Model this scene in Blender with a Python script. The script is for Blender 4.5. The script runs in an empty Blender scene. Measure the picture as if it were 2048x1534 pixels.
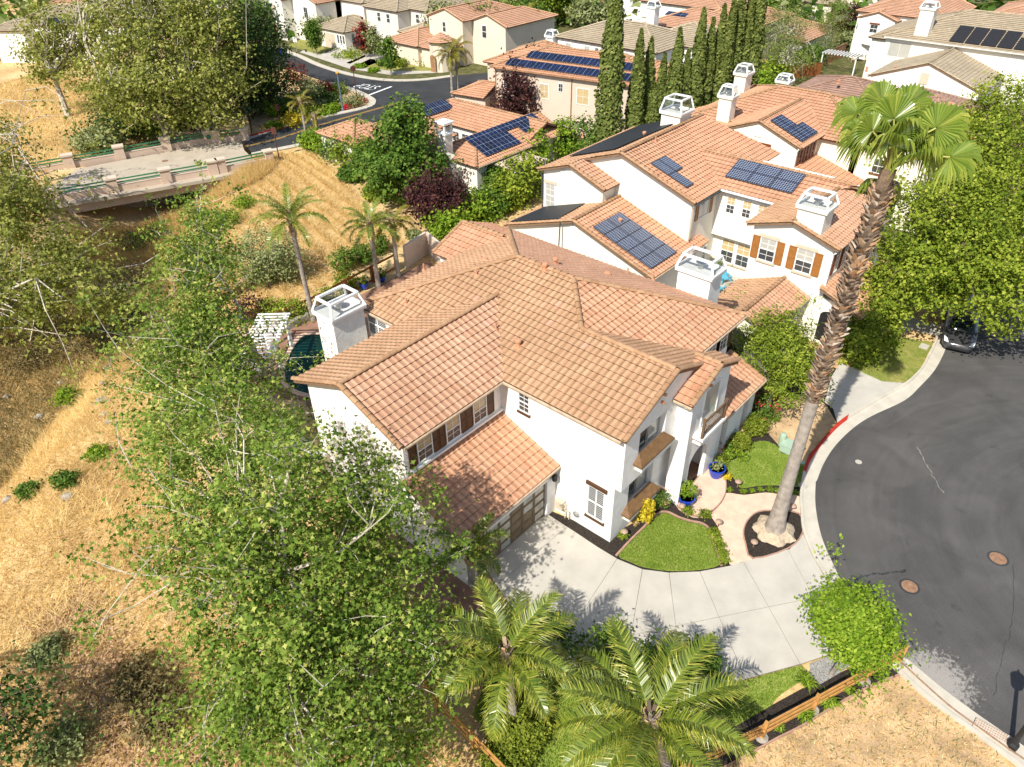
import bpy, bmesh, math, random
import numpy as np
from mathutils import Vector, Matrix
R = math.radians
scene = bpy.context.scene
col = scene.collection

# ------------------------------------------------------------------ camera
CAMZ = 27.0
FPX = 1478.0                      # focal length in pixels of the 2048 wide photograph
PITCH, ROLL, YAW = R(36.41), R(-1.18), math.pi / 2 - R(47.81)
_fh = Vector((math.cos(YAW), math.sin(YAW), 0)); _rt = Vector((math.sin(YAW), -math.cos(YAW), 0)); _z = Vector((0, 0, 1))
FW = math.cos(PITCH) * _fh - math.sin(PITCH) * _z
_up = math.sin(PITCH) * _fh + math.cos(PITCH) * _z
RT = math.cos(ROLL) * _rt + math.sin(ROLL) * _up
UP = -math.sin(ROLL) * _rt + math.cos(ROLL) * _up
CAM = Vector((0, 0, CAMZ))
cd = bpy.data.cameras.new('camera'); cam = bpy.data.objects.new('camera', cd); col.objects.link(cam)
cd.sensor_fit = 'HORIZONTAL'; cd.sensor_width = 36.0; cd.lens = 36.0 * FPX / 2048
cd.clip_start = 0.5; cd.clip_end = 2000
cam.matrix_world = Matrix(((RT.x, UP.x, -FW.x, CAM.x), (RT.y, UP.y, -FW.y, CAM.y), (RT.z, UP.z, -FW.z, CAM.z), (0, 0, 0, 1)))
scene.camera = cam

# ------------------------------------------------------------------ sky, sun, exposure
SUN_EL, SUN_AZ = R(47), R(9)       # light travels towards +X, a little towards +Y
sd = Vector((-math.cos(SUN_EL) * math.cos(SUN_AZ), -math.cos(SUN_EL) * math.sin(SUN_AZ), math.sin(SUN_EL)))
w = bpy.data.worlds.new('World'); scene.world = w; w.use_nodes = True
nt = w.node_tree; bg = nt.nodes['Background']; sky = nt.nodes.new('ShaderNodeTexSky')
sky.sky_type = 'NISHITA'; sky.sun_disc = False; sky.sun_elevation = SUN_EL
sky.sun_rotation = math.atan2(sd.x, sd.y)
sky.air_density = 1.0; sky.dust_density = 1.2; sky.ozone_density = 1.0
nt.links.new(sky.outputs[0], bg.inputs[0]); bg.inputs[1].default_value = 0.12
sl = bpy.data.lights.new('sun', 'SUN'); sl.energy = 5.0; sl.angle = R(0.53); sl.color = (1.0, 0.95, 0.86)
so = bpy.data.objects.new('sun', sl); col.objects.link(so); so.location = (0, 0, 80)
so.rotation_euler = sd.to_track_quat('Z', 'Y').to_euler()
vs = scene.view_settings; vs.view_transform = 'Standard'; vs.look = 'None'; vs.gamma = 1.0; vs.exposure = 0.42; vs.use_curve_mapping = False

# ------------------------------------------------------------------ helpers
def ray(u, v): return FW + RT * ((u - 1024) / FPX) - UP * ((v - 767) / FPX)
def G(u, v, z=0.0):                # point of the place at height z seen at a pixel of the photograph
    d = ray(u, v); return CAM + d * ((z - CAMZ) / d.z)
def GX(u, v, x): d = ray(u, v); return CAM + d * (x / d.x)
def GY(u, v, y): d = ray(u, v); return CAM + d * (y / d.y)
def GP(u, v, p, n):
    d = ray(u, v); p = Vector(p); n = Vector(n); return CAM + d * ((p - CAM).dot(n) / d.dot(n))
c3 = lambda a, b: (1150 + a / 3.408, 850 + b / 3.408)
c4 = lambda a, b: (1400 + a / 3.156, 500 + b / 3.156)
c7 = lambda a, b: (1400 + a / 3.16, 1100 + b / 3.16)

def tag(o, label=None, cat=None, group=None, kind=None):
    if label: o['label'] = label
    if cat: o['category'] = cat
    if group: o['group'] = group
    if kind: o['kind'] = kind
    return o
def thing(name, label, cat, loc=(0, 0, 0), group=None):
    o = bpy.data.objects.new(name, None); col.objects.link(o); o.location = loc; o.empty_display_size = .3
    return tag(o, label, cat, group)
def wloc(o):
    v = Vector((0, 0, 0))
    while o: v = v + o.location; o = o.parent
    return v
def link(name, me, parent=None, kind=None, mat4=None):
    o = bpy.data.objects.new(name, me); col.objects.link(o)
    if parent: o.parent = parent
    if mat4 is not None:
        m = mat4.copy()
        if parent: m.translation = m.translation - wloc(parent)
        o.matrix_local = m if parent else o.matrix_local
        if not parent: o.matrix_world = m
    if kind: o['kind'] = kind
    return o
def dup(root, loc, rz=0.0, label=None, group=None, scale=1.0):
    r = root.copy(); col.objects.link(r); r.location = loc; r.rotation_euler = (0, 0, rz); r.scale = (scale,) * 3
    if label: r['label'] = label
    if group: r['group'] = group
    for ch in list(root.children):
        c = ch.copy(); col.objects.link(c); c.parent = r
        for g in ch.children:
            d = g.copy(); col.objects.link(d); d.parent = c
    return r
def mesh_np(name, verts, faces, mats, tint=None, midx=None, smooth=False):
    """verts (N,3); faces (M,k) with constant k, or list of ragged faces"""
    me = bpy.data.meshes.new(name)
    verts = np.asarray(verts, np.float32).reshape(-1, 3)
    if isinstance(faces, np.ndarray):
        k = faces.shape[1]; m = len(faces)
        tot = np.full(m, k, np.int32); st = np.arange(m, dtype=np.int32) * k; flat = faces.astype(np.int32).ravel()
    else:
        tot = np.array([len(f) for f in faces], np.int32); m = len(tot)
        st = np.concatenate([[0], np.cumsum(tot)[:-1]]).astype(np.int32) if m else np.zeros(0, np.int32)
        flat = np.array([i for f in faces for i in f], np.int32)
    me.vertices.add(len(verts)); me.vertices.foreach_set('co', verts.ravel())
    me.loops.add(len(flat)); me.loops.foreach_set('vertex_index', flat)
    me.polygons.add(m); me.polygons.foreach_set('loop_start', st); me.polygons.foreach_set('loop_total', tot)
    if midx is not None: me.polygons.foreach_set('material_index', np.asarray(midx, np.int32))
    me.update(calc_edges=True)
    me.polygons.foreach_set('use_smooth', np.full(m, bool(smooth)))
    for mt in (mats if isinstance(mats, (list, tuple)) else [mats]): me.materials.append(mt)
    if tint is not None:
        a = me.attributes.new('tint', 'FLOAT', 'FACE'); a.data.foreach_set('value', np.asarray(tint, np.float32))
    me.validate()
    return me

class MB:
    """collects boxes, prisms, tubes; build() links them as ONE mesh object"""
    def __init__(s): s.v = []; s.f = []; s.t = []
    def poly(s, pts, tint=.5):
        b = len(s.v); s.v += [tuple(p) for p in pts]; s.f.append(tuple(range(b, b + len(pts)))); s.t.append(tint)
    def obox(s, c, ax, ay, az, hx, hy, hz, tint=.5):
        c = Vector(c); ax = Vector(ax).normalized() * hx; ay = Vector(ay).normalized() * hy; az = Vector(az).normalized() * hz
        b = len(s.v)
        for k in (-1, 1):
            for j in (-1, 1):
                for i in (-1, 1): s.v.append(tuple(c + ax * i + ay * j + az * k))
        for f in ((0, 2, 3, 1), (4, 5, 7, 6), (0, 1, 5, 4), (2, 6, 7, 3), (0, 4, 6, 2), (1, 3, 7, 5)):
            s.f.append(tuple(b + i for i in f)); s.t.append(tint)
        return s
    def box(s, x0, x1, y0, y1, z0, z1, tint=.5):
        return s.obox(((x0 + x1) / 2, (y0 + y1) / 2, (z0 + z1) / 2), (1, 0, 0), (0, 1, 0), (0, 0, 1), abs(x1 - x0) / 2, abs(y1 - y0) / 2, abs(z1 - z0) / 2, tint)
    def bar(s, a, b, w, h=None, up=(0, 0, 1), tint=.5):
        a = Vector(a); b = Vector(b); d = b - a; L = d.length; d.normalize(); up = Vector(up)
        if abs(d.dot(up)) > .98: up = Vector((1, 0, 0))
        sx = d.cross(up).normalized(); uz = sx.cross(d)
        return s.obox((a + b) / 2, d, sx, uz, L / 2, w / 2, (h or w) / 2, tint)
    def tube(s, pts, rad, k=6, cap=True, tint=.5):
        pts = [Vector(p) for p in pts]; n = len(pts)
        if not hasattr(rad, '__len__'): rad = [rad] * n
        b0 = len(s.v); ref = None
        for i in range(n):
            d = (pts[min(i + 1, n - 1)] - pts[max(i - 1, 0)])
            if d.length < 1e-9: d = Vector((0, 0, 1))
            d.normalize()
            if ref is None: ref = Vector((1, 0, 0)) if abs(d.x) < .8 else Vector((0, 1, 0))
            sx = d.cross(ref).normalized(); sy = sx.cross(d); ref = -sy if False else ref
            for j in range(k):
                a = 2 * math.pi * j / k; s.v.append(tuple(pts[i] + (sx * math.cos(a) + sy * math.sin(a)) * rad[i]))
        for i in range(n - 1):
            for j in range(k):
                j2 = (j + 1) % k
                s.f.append((b0 + i * k + j, b0 + i * k + j2, b0 + (i + 1) * k + j2, b0 + (i + 1) * k + j)); s.t.append(tint)
        if cap:
            s.f.append(tuple(b0 + j for j in reversed(range(k)))); s.t.append(tint)
            s.f.append(tuple(b0 + (n - 1) * k + j for j in range(k))); s.t.append(tint)
        return s
    def lathe(s, c, prof, k=16, tint=.5, ax=(0, 0, 1)):
        c = Vector(c); ax = Vector(ax).normalized()
        return s.tube([c + ax * z for r, z in prof], [max(r, 1e-4) for r, z in prof], k, True, tint) if ax.z == 1 else s.tube([c + ax * z for r, z in prof], [max(r, 1e-4) for r, z in prof], k, True, tint)
    def prism(s, pts, z0, z1, tint=.5):
        """vertical prism over an xy polygon"""
        n = len(pts); b = len(s.v)
        s.v += [(p[0], p[1], z0) for p in pts] + [(p[0], p[1], z1) for p in pts]
        s.f.append(tuple(b + i for i in reversed(range(n)))); s.f.append(tuple(b + n + i for i in range(n))); s.t += [tint, tint]
        for i in range(n):
            j = (i + 1) % n; s.f.append((b + i, b + j, b + n + j, b + n + i)); s.t.append(tint)
        return s
    def slab(s, pts, d, tint=.5):
        """polygon pts (3D) extruded by vector d"""
        n = len(pts); b = len(s.v); d = Vector(d)
        s.v += [tuple(p) for p in pts] + [tuple(Vector(p) + d) for p in pts]
        s.f.append(tuple(b + i for i in range(n))); s.f.append(tuple(b + n + i for i in reversed(range(n)))); s.t += [tint, tint]
        for i in range(n):
            j = (i + 1) % n; s.f.append((b + i, b + n + i, b + n + j, b + j)); s.t.append(tint)
        return s
    def mesh(s, name, mat, off=(0, 0, 0), smooth=False):
        me = mesh_np(name, np.array(s.v, np.float32) - np.array(off, np.float32), s.f, mat, s.t, smooth=smooth)
        bm = bmesh.new(); bm.from_mesh(me); bmesh.ops.recalc_face_normals(bm, faces=bm.faces); bm.to_mesh(me); bm.free()
        return me
    def build(s, name, mat, parent=None, kind=None, label=None, smooth=False):
        if not s.v: return None
        off = wloc(parent) if parent else Vector((0, 0, 0))
        o = link(name, s.mesh(name, mat, tuple(off), smooth), parent, kind)
        if label: o['label'] = label
        return o
    def top(s, name, mat, label, cat, group=None, kind=None, smooth=False):
        """a thing that is one mesh: origin at its base"""
        a = np.array(s.v); c = Vector(((a[:, 0].min() + a[:, 0].max()) / 2, (a[:, 1].min() + a[:, 1].max()) / 2, a[:, 2].min()))
        o = link(name, s.mesh(name, mat, tuple(c), smooth)); o.location = c
        return tag(o, label, cat, group, kind)

# ------------------------------------------------------------------ materials
def nodes(name):
    m = bpy.data.materials.new(name); m.use_nodes = True; return m, m.node_tree, m.node_tree.nodes['Principled BSDF']
def L(nt, a, b): nt.links.new(a, b)
def rgb(nt, c):
    n = nt.nodes.new('ShaderNodeRGB'); n.outputs[0].default_value = (*c, 1); return n.outputs[0]
def noise(nt, scale, detail=4, rough=.55, vec=None, dist=0):
    n = nt.nodes.new('ShaderNodeTexNoise'); n.inputs['Scale'].default_value = scale; n.inputs['Detail'].default_value = detail
    n.inputs['Roughness'].default_value = rough; n.inputs['Distortion'].default_value = dist
    if vec is None: vec = nt.nodes.new('ShaderNodeNewGeometry').outputs['Position']
    L(nt, vec, n.inputs['Vector']); return n.outputs['Fac']
def ramp(nt, fac, stops, interp='LINEAR'):
    n = nt.nodes.new('ShaderNodeValToRGB'); r = n.color_ramp; r.interpolation = interp
    while len(r.elements) < len(stops): r.elements.new(.5)
    for e, (p, c) in zip(r.elements, stops): e.position = p; e.color = (*c, 1) if len(c) == 3 else c
    L(nt, fac, n.inputs[0]); return n.outputs[0]
def mix(nt, fac, a, b, mode='MIX'):
    n = nt.nodes.new('ShaderNodeMix'); n.data_type = 'RGBA'; n.blend_type = mode
    if isinstance(fac, (int, float)): n.inputs[0].default_value = fac
    else: L(nt, fac, n.inputs[0])
    for i, x in ((6, a), (7, b)):
        if isinstance(x, tuple): n.inputs[i].default_value = (*x, 1)
        else: L(nt, x, n.inputs[i])
    return n.outputs[2]
def mth(nt, op, a, b=None, c=None):
    n = nt.nodes.new('ShaderNodeMath'); n.operation = op
    for i, x in enumerate((a, b, c)):
        if x is None: continue
        if isinstance(x, (int, float)): n.inputs[i].default_value = x
        else: L(nt, x, n.inputs[i])
    return n.outputs[0]
def bump(nt, b, h, strength=.4, dist=.02):
    n = nt.nodes.new('ShaderNodeBump'); n.inputs['Strength'].default_value = strength; n.inputs['Distance'].default_value = dist
    L(nt, h, n.inputs['Height']); L(nt, n.outputs[0], b.inputs['Normal'])
def attr(nt, name='tint'):
    n = nt.nodes.new('ShaderNodeAttribute'); n.attribute_name = name; return n.outputs['Fac']
def mul(c, k): return tuple(min(1, x * k) for x in c)
def M_plain(name, c, rough=.7, var=.12, scale=1.5, bs=None, bstr=.3, bd=.01, spec=.3, metal=0.0):
    m, nt, b = nodes(name)
    f = noise(nt, scale, 5)
    cc = ramp(nt, f, [(.3, mul(c, 1 - var)), (.7, mul(c, 1 + var))]); L(nt, cc, b.inputs['Base Color'])
    b.inputs['Roughness'].default_value = rough; b.inputs['Specular IOR Level'].default_value = spec; b.inputs['Metallic'].default_value = metal
    if bs: bump(nt, b, noise(nt, bs, 4), bstr, bd)
    return m
def M_tint(name, stops, rough=.8, bs=None, bstr=.3, bd=.01, spec=.25, big=.15, bigscale=.6):
    m, nt, b = nodes(name)
    cc = ramp(nt, attr(nt), stops)
    f = noise(nt, bigscale, 6, .6)
    cc = mix(nt, 1.0, cc, ramp(nt, f, [(.3, (1 - big,) * 3), (.7, (1 + big,) * 3)]), 'MULTIPLY')
    f2 = noise(nt, 18, 3)
    cc = mix(nt, 1.0, cc, ramp(nt, f2, [(.3, (.88,) * 3), (.7, (1.1,) * 3)]), 'MULTIPLY')
    L(nt, cc, b.inputs['Base Color']); b.inputs['Roughness'].default_value = rough; b.inputs['Specular IOR Level'].default_value = spec
    if bs: bump(nt, b, noise(nt, bs, 4), bstr, bd)
    return m
def M_leaf(name, a, bcol, c=None, rough=.5, trans=.3, spec=.3):
    m, nt, b = nodes(name)
    st = [(0, a), (.6, bcol)] + ([(1, c)] if c else [(1, bcol)])
    cc = ramp(nt, attr(nt), st); L(nt, cc, b.inputs['Base Color'])
    b.inputs['Roughness'].default_value = rough; b.inputs['Specular IOR Level'].default_value = spec
    t = nt.nodes.new('ShaderNodeBsdfTranslucent')
    L(nt, mix(nt, 1.0, cc, (1.25, 1.3, .55), 'MULTIPLY'), t.inputs[0])
    ms = nt.nodes.new('ShaderNodeMixShader'); ms.inputs[0].default_value = trans
    L(nt, b.outputs[0], ms.inputs[1]); L(nt, t.outputs[0], ms.inputs[2])
    L(nt, ms.outputs[0], nt.nodes['Material Output'].inputs[0])
    return m
def M_glass(name, c=(.03, .04, .05), rough=.05):
    m, nt, b = nodes(name); b.inputs['Base Color'].default_value = (*c, 1); b.inputs['Roughness'].default_value = rough
    b.inputs['Specular IOR Level'].default_value = .7; return m
MT = {}
MT['stucco'] = M_plain('white_stucco', (.78, .76, .72), .9, .07, 2.2, 9, .8, .02, .15)
MT['stucco2'] = M_plain('cream_stucco', (.76, .72, .63), .9, .04, .5, 14, .3, .01, .15)
MT['stucco3'] = M_plain('ivory_stucco', (.78, .72, .60), .9, .04, .5, 14, .3, .01, .15)
MT['tan'] = M_plain('tan_stucco', (.60, .49, .39), .9, .05, .5, 14, .3, .01, .15)
MT['beige'] = M_plain('beige_stucco', (.66, .57, .45), .9, .05, .5, 14, .3, .01, .15)
MT['grey_stucco'] = M_plain('pale_grey_stucco', (.62, .59, .53), .9, .05, .5)
MT['white'] = M_plain('white_paint', (.80, .80, .78), .5, .04, 3)
MT['cream'] = M_plain('cream_trim', (.55, .46, .34), .7, .06, 3)
MT['brown'] = M_plain('dark_brown_paint', (.085, .040, .018), .5, .15, 4)
MT['shutter'] = M_plain('caramel_shutter_paint', (.30, .125, .032), .5, .12, 4)
MT['redbrown'] = M_plain('red_brown_shutter_paint', (.16, .045, .018), .5, .12, 4)
MT['railwood'] = M_plain('balcony_rail_wood', (.15, .09, .05), .6, .2, 5)
MT['wood'] = M_plain('brown_ledge_wood', (.155, .085, .036), .6, .25, 5, 30, .3, .004)
MT['gutter'] = M_plain('tan_gutter', (.46, .34, .23), .5, .2, 3)
MT['dgutter'] = M_plain('dark_gutter', (.06, .07, .07), .5, .2, 3)
MT['glass'] = M_glass('window_glass', (.05, .055, .055))
MT['blind'] = M_plain('window_blind_glass', (.42, .41, .36), .12, .06, 2, spec=.6)
MT['tanblind'] = M_plain('tan_blind_glass', (.50, .38, .20), .15, .08, 2, spec=.5)
MT['garage'] = M_plain('brown_garage_door', (.20, .145, .085), .5, .12, 3)
MT['concrete'] = M_plain('pale_concrete', (.46, .43, .37), .9, .10, .9, 25, .25, .004, .2)
MT['kerb'] = M_plain('kerb_concrete', (.50, .46, .38), .9, .10, 1.5, 25, .25, .004, .2)
MT['red'] = M_plain('red_kerb_paint', (.45, .035, .02), .7, .15, 4)
MT['mulch'] = M_plain('dark_mulch', (.035, .027, .021), .95, .6, 14, 22, 1.0, .05)
MT['soil'] = M_plain('bare_soil', (.49, .335, .185), .95, .34, .9, 9, .8, .05)
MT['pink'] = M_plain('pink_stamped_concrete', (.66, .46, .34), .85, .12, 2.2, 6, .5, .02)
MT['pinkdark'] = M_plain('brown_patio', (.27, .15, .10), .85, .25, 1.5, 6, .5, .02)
MT['edge'] = M_plain('brick_edging', (.36, .22, .16), .9, .2, 5)
MT['fence'] = M_plain('new_fence_wood', (.46, .235, .07), .7, .22, 4, 30, .3, .004)
MT['redwood'] = M_plain('redwood_fence', (.25, .085, .025), .7, .25, 4, 30, .3, .004)
MT['oldwood'] = M_plain('weathered_fence_wood', (.30, .16, .08), .8, .25, 3)
MT['metal'] = M_plain('grey_metal', (.45, .46, .46), .35, .1, 3, metal=.7)
MT['black'] = M_plain('black_metal', (.02, .02, .02), .5, .2, 4)
MT['poolpanel'] = M_plain('black_pool_heater_mat', (.022, .022, .024), .55, .25, 6, 40, .3, .01)
MT['terracotta'] = M_plain('vent_terracotta', (.52, .25, .14), .8, .15, 4)
MT['bridge'] = M_plain('tan_bridge_stucco', (.56, .43, .33), .9, .07, .9)
MT['bridgecap'] = M_plain('bridge_cap_concrete', (.58, .47, .37), .9, .07, 1)
MT['greenrail'] = M_plain('green_rail_paint', (.05, .19, .09), .5, .12, 3)
MT['signbrown'] = M_plain('brown_sign_post', (.10, .035, .025), .6, .15, 3)
MT['lampblue'] = M_plain('blue_grey_lamp_post', (.11, .17, .21), .4, .1, 3)
MT['utility'] = M_plain('pale_green_utility_paint', (.34, .45, .34), .6, .08, 3)
MT['potblue'] = M_plain('glazed_blue', (.012, .05, .40), .12, .15, 5, spec=.6)
MT['rock'] = M_plain('grey_rock', (.34, .31, .26), .9, .3, 4, 10, .6, .03)
MT['gravel'] = M_plain('grey_gravel', (.30, .29, .27), .95, .5, 16, 20, 1, .05)
MT['pool'] = M_glass('pool_water', (.004, .035, .028), .06); MT['pool'].node_tree.nodes['Principled BSDF'].inputs['Specular IOR Level'].default_value = .12
MT['rootflare'] = M_plain('sandy_root_mat', (.46, .37, .26), .95, .2, 6, 12, 1.0, .05)
MT['lightcap'] = M_plain('copper_light_cap', (.36, .25, .18), .6, .15, 5)
MT['bark'] = M_plain('brown_bark', (.16, .11, .075), .95, .35, 6, 14, .7, .03)
MT['palebark'] = M_plain('pale_sycamore_bark', (.46, .41, .33), .9, .4, 5, 12, .4, .02)
MT['greybark'] = M_plain('grey_palm_trunk', (.30, .26, .22), .95, .25, 4, 20, .5, .02)
MT['boot'] = M_tint('palm_boots', [(0, (.10, .07, .05)), (.45, (.28, .215, .16)), (.78, (.42, .25, .13)), (1, (.52, .45, .38))], .85)
MT['frond'] = M_leaf('palm_frond', (.07, .115, .014), (.19, .24, .025), (.48, .43, .08), .35, .22, .5)
MT['frondy'] = M_leaf('yellow_palm_frond', (.10, .13, .018), (.25, .22, .03), (.42, .27, .05), .4, .25)
MT['fan'] = M_leaf('fan_palm_leaf', (.07, .125, .014), (.19, .265, .035), (.40, .42, .085), .3, .25, .55)
MT['stalk'] = M_plain('palm_stalk', (.33, .33, .08), .5, .15, 3)
MT['syc'] = M_leaf('sycamore_leaf', (.045, .095, .012), (.185, .275, .040), (.46, .47, .13), .6, .3, .12)
MT['syc2'] = M_leaf('creek_sycamore_leaf', (.085, .10, .018), (.25, .275, .055), (.44, .42, .13), .6, .28, .12)
MT['green'] = M_leaf('mid_green_leaf', (.035, .08, .012), (.11, .195, .025), (.22, .29, .055), .6, .28, .12)
MT['hedge'] = M_leaf('clipped_hedge_leaf', (.07, .11, .010), (.19, .235, .022), (.32, .34, .05), .6, .25, .15)
MT['bright'] = M_leaf('bright_green_leaf', (.07, .14, .010), (.20, .31, .022), (.36, .44, .06), .6, .32, .12)
MT['lime'] = M_leaf('lime_leaf', (.06, .105, .010), (.215, .28, .025), (.42, .45, .07), .6, .3, .12)
MT['yellow'] = M_leaf('golden_leaf', (.30, .24, .012), (.60, .46, .02), (.7, .58, .06), .5, .25)
MT['dark'] = M_leaf('dark_green_leaf', (.020, .045, .010), (.055, .105, .022), (.11, .16, .04), .6, .2, .12)
MT['cypress'] = M_leaf('cypress_leaf', (.06, .085, .02), (.15, .185, .04), (.25, .27, .075), .6, .15, .12)
MT['purple'] = M_leaf('purple_leaf', (.022, .010, .013), (.07, .025, .025), (.15, .06, .045), .6, .2, .12)
MT['redleaf'] = M_leaf('red_leaf', (.07, .01, .012), (.20, .035, .025), (.3, .08, .04), .6, .2, .12)
MT['olive'] = M_leaf('olive_leaf', (.12, .145, .05), (.25, .28, .11), (.38, .40, .19), .6, .2, .12)
MT['birch'] = M_leaf('birch_leaf', (.09, .13, .025), (.21, .26, .06), (.34, .36, .12), .6, .3, .12)
MT['flower'] = M_leaf('red_flower', (.55, .01, .03), (.75, .03, .06), (.8, .1, .1), .5, .2)
MT['drygrass'] = M_leaf('dry_grass_blade', (.42, .27, .10), (.68, .48, .20), (.85, .68, .36), .75, .25, .15)
MT['scrub'] = M_leaf('dry_scrub', (.09, .075, .03), (.19, .15, .06), (.30, .24, .11), .7, .2, .2)
MT['blade'] = M_leaf('lawn_blade', (.12, .21, .02), (.22, .32, .04), (.38, .42, .10), .6, .25, .2)
MT['litter'] = M_leaf('dead_leaf', (.20, .10, .05), (.45, .27, .16), (.66, .48, .33), .8, .1, .2)
# ------------------------------------------------------------------ ground, road, paving
rng = np.random.default_rng(7); random.seed(7)
def smooth2(p, n=4, closed=True):
    out = []; N = len(p)
    for i in range(N if closed else N - 1):
        g = lambda k: p[k % N] if closed else p[max(0, min(N - 1, k))]
        a, b, c, d = g(i - 1), g(i), g(i + 1), g(i + 2)
        for j in range(n):
            t = j / n
            out.append(tuple(.5 * (2 * b[k] + (c[k] - a[k]) * t + (2 * a[k] - 5 * b[k] + 4 * c[k] - d[k]) * t * t + (3 * b[k] - a[k] - 3 * c[k] + d[k]) * t ** 3) for k in (0, 1)))
    if not closed: out.append(tuple(p[-1][:2]))
    return out
def w2(px, z=0): return [tuple(G(*q, z)[:2]) for q in px]
def poly_mesh(pts, z, name, mat, thick=0.0):
    bm = bmesh.new(); vs_ = [bm.verts.new((x, y, z)) for x, y in pts]
    f = bm.faces.new(vs_); f.normal_update()
    if f.normal.z < 0: f.normal_flip()
    if thick:
        r = bmesh.ops.extrude_face_region(bm, geom=[f]); 
        for v in [g for g in r['geom'] if isinstance(g, bmesh.types.BMVert)]: v.co.z += thick
    bmesh.ops.triangulate(bm, faces=[g for g in bm.faces if len(g.verts) > 4])
    bmesh.ops.recalc_face_normals(bm, faces=bm.faces)
    me = bpy.data.meshes.new(name); bm.to_mesh(me); bm.free(); me.materials.append(mat)
    return me
def sheet(name, pts, z, mat, sm=0, thick=0.0, parent=None, kind='structure'):
    if sm: pts = smooth2(pts, sm)
    me = poly_mesh(pts, z, name, mat, thick); o = link(name, me, parent); 
    if kind: o['kind'] = kind
    return o
def inpoly(P2, pts):
    x = P2[:, 0]; y = P2[:, 1]; r = np.zeros(len(x), bool); n = len(pts); j = n - 1
    for i in range(n):
        xi, yi = pts[i]; xj, yj = pts[j]
        c = ((yi > y) != (yj > y)) & (x < (xj - xi) * (y - yi) / (yj - yi + 1e-12) + xi); r ^= c; j = i
    return r

# creek bed: a gully along this line (x, y), with the land falling to it
CREEK = np.array([(60, 96), (40, 84), (29.5, 75), (22, 66.5), (15, 58.5), (9, 52.5), (3.5, 47.5), (-3, 41), (-12, 30), (-24, 20)], float)
def seg_dist(x, y):
    d = np.full(x.shape, 1e9)
    for a, b in zip(CREEK[:-1], CREEK[1:]):
        ab = b - a; t = np.clip(((x - a[0]) * ab[0] + (y - a[1]) * ab[1]) / (ab @ ab), 0, 1)
        d = np.minimum(d, np.hypot(x - a[0] - t * ab[0], y - a[1] - t * ab[1]))
    return d
def hz(x, y):
    x = np.asarray(x, float); y = np.asarray(y, float)
    d = seg_dist(x, y)
    g = np.clip(1 - (d - 1.2) / 8.5, 0, 1); g = g * g * (3 - 2 * g)
    z = -3.6 * g
    # fade the gully out beyond the bridge street and under the house pads
    z = z * np.clip((64 - x) / 14, 0, 1)
    # house pad: keep level ground east of the pool yard
    pad = np.clip((x - (11.5 - .1 * (y - 16))) / 3, 0, 1) * np.clip((47 - y) / 3, 0, 1) * np.clip((y + 14) / 4, 0, 1)
    z = z * (1 - pad)
    # land across the creek rises a little
    far = np.clip((seg_side(x, y)) / 20, 0, 1); z = z + far * 1.2 * (d > 8)
    z = z + .10 * np.sin(x * .9 + 1.3 * np.sin(y * .5)) * np.sin(y * .8) * np.clip((14 - x) / 6, 0, 1)
    return z - .06
def seg_side(x, y): # positive beyond the creek (to the left in the photograph)
    a = CREEK[3]; b = CREEK[6]; n = np.array([-(b - a)[1], (b - a)[0]]); n = n / np.hypot(*n)
    s = (x - a[0]) * n[0] + (y - a[1]) * n[1]
    return np.where(s * ((-20 - a[0]) * n[0] + (90 - a[1]) * n[1]) > 0, abs(s) - 8, 0)
def hz1(x, y): return float(hz(np.array([x]), np.array([y]))[0])
xs = np.unique(np.concatenate([np.linspace(-400, -40, 10), np.arange(-40, 70, .8), np.linspace(70, 130, 25), np.linspace(130, 1200, 20)]))
ys = np.unique(np.concatenate([np.linspace(-600, -20, 10), np.arange(-20, 100, .8), np.linspace(100, 160, 20), np.linspace(160, 1200, 18)]))
X, Y = np.meshgrid(xs, ys); Z = hz(X, Y); ny, nx = X.shape
idx = np.arange(nx * ny).reshape(ny, nx)
fc = np.stack([idx[:-1, :-1], idx[:-1, 1:], idx[1:, 1:], idx[1:, :-1]], -1).reshape(-1, 4)
def M_ground():
    m, nt, b = nodes('dry_ground')
    f = noise(nt, .22, 6, .6); g = noise(nt, 3.5, 5, .7); e = noise(nt, 22, 3)
    c = ramp(nt, f, [(.32, (.50, .335, .155)), (.5, (.64, .45, .215)), (.68, (.76, .57, .30))])
    c = mix(nt, 1.0, c, ramp(nt, g, [(.25, (.62, .6, .56)), (.7, (1.15, 1.14, 1.12))]), 'MULTIPLY')
    c = mix(nt, 1.0, c, ramp(nt, e, [(.3, (.8,) * 3), (.7, (1.12,) * 3)]), 'MULTIPLY')
    L(nt, c, b.inputs['Base Color']); b.inputs['Roughness'].default_value = .95; b.inputs['Specular IOR Level'].default_value = .1
    bump(nt, b, g, .6, .12); return m
MT['ground'] = M_ground()
gr = link('ground', mesh_np('ground', np.stack([X, Y, Z], -1).reshape(-1, 3), fc, MT['ground'], smooth=True), kind='structure')

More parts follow.
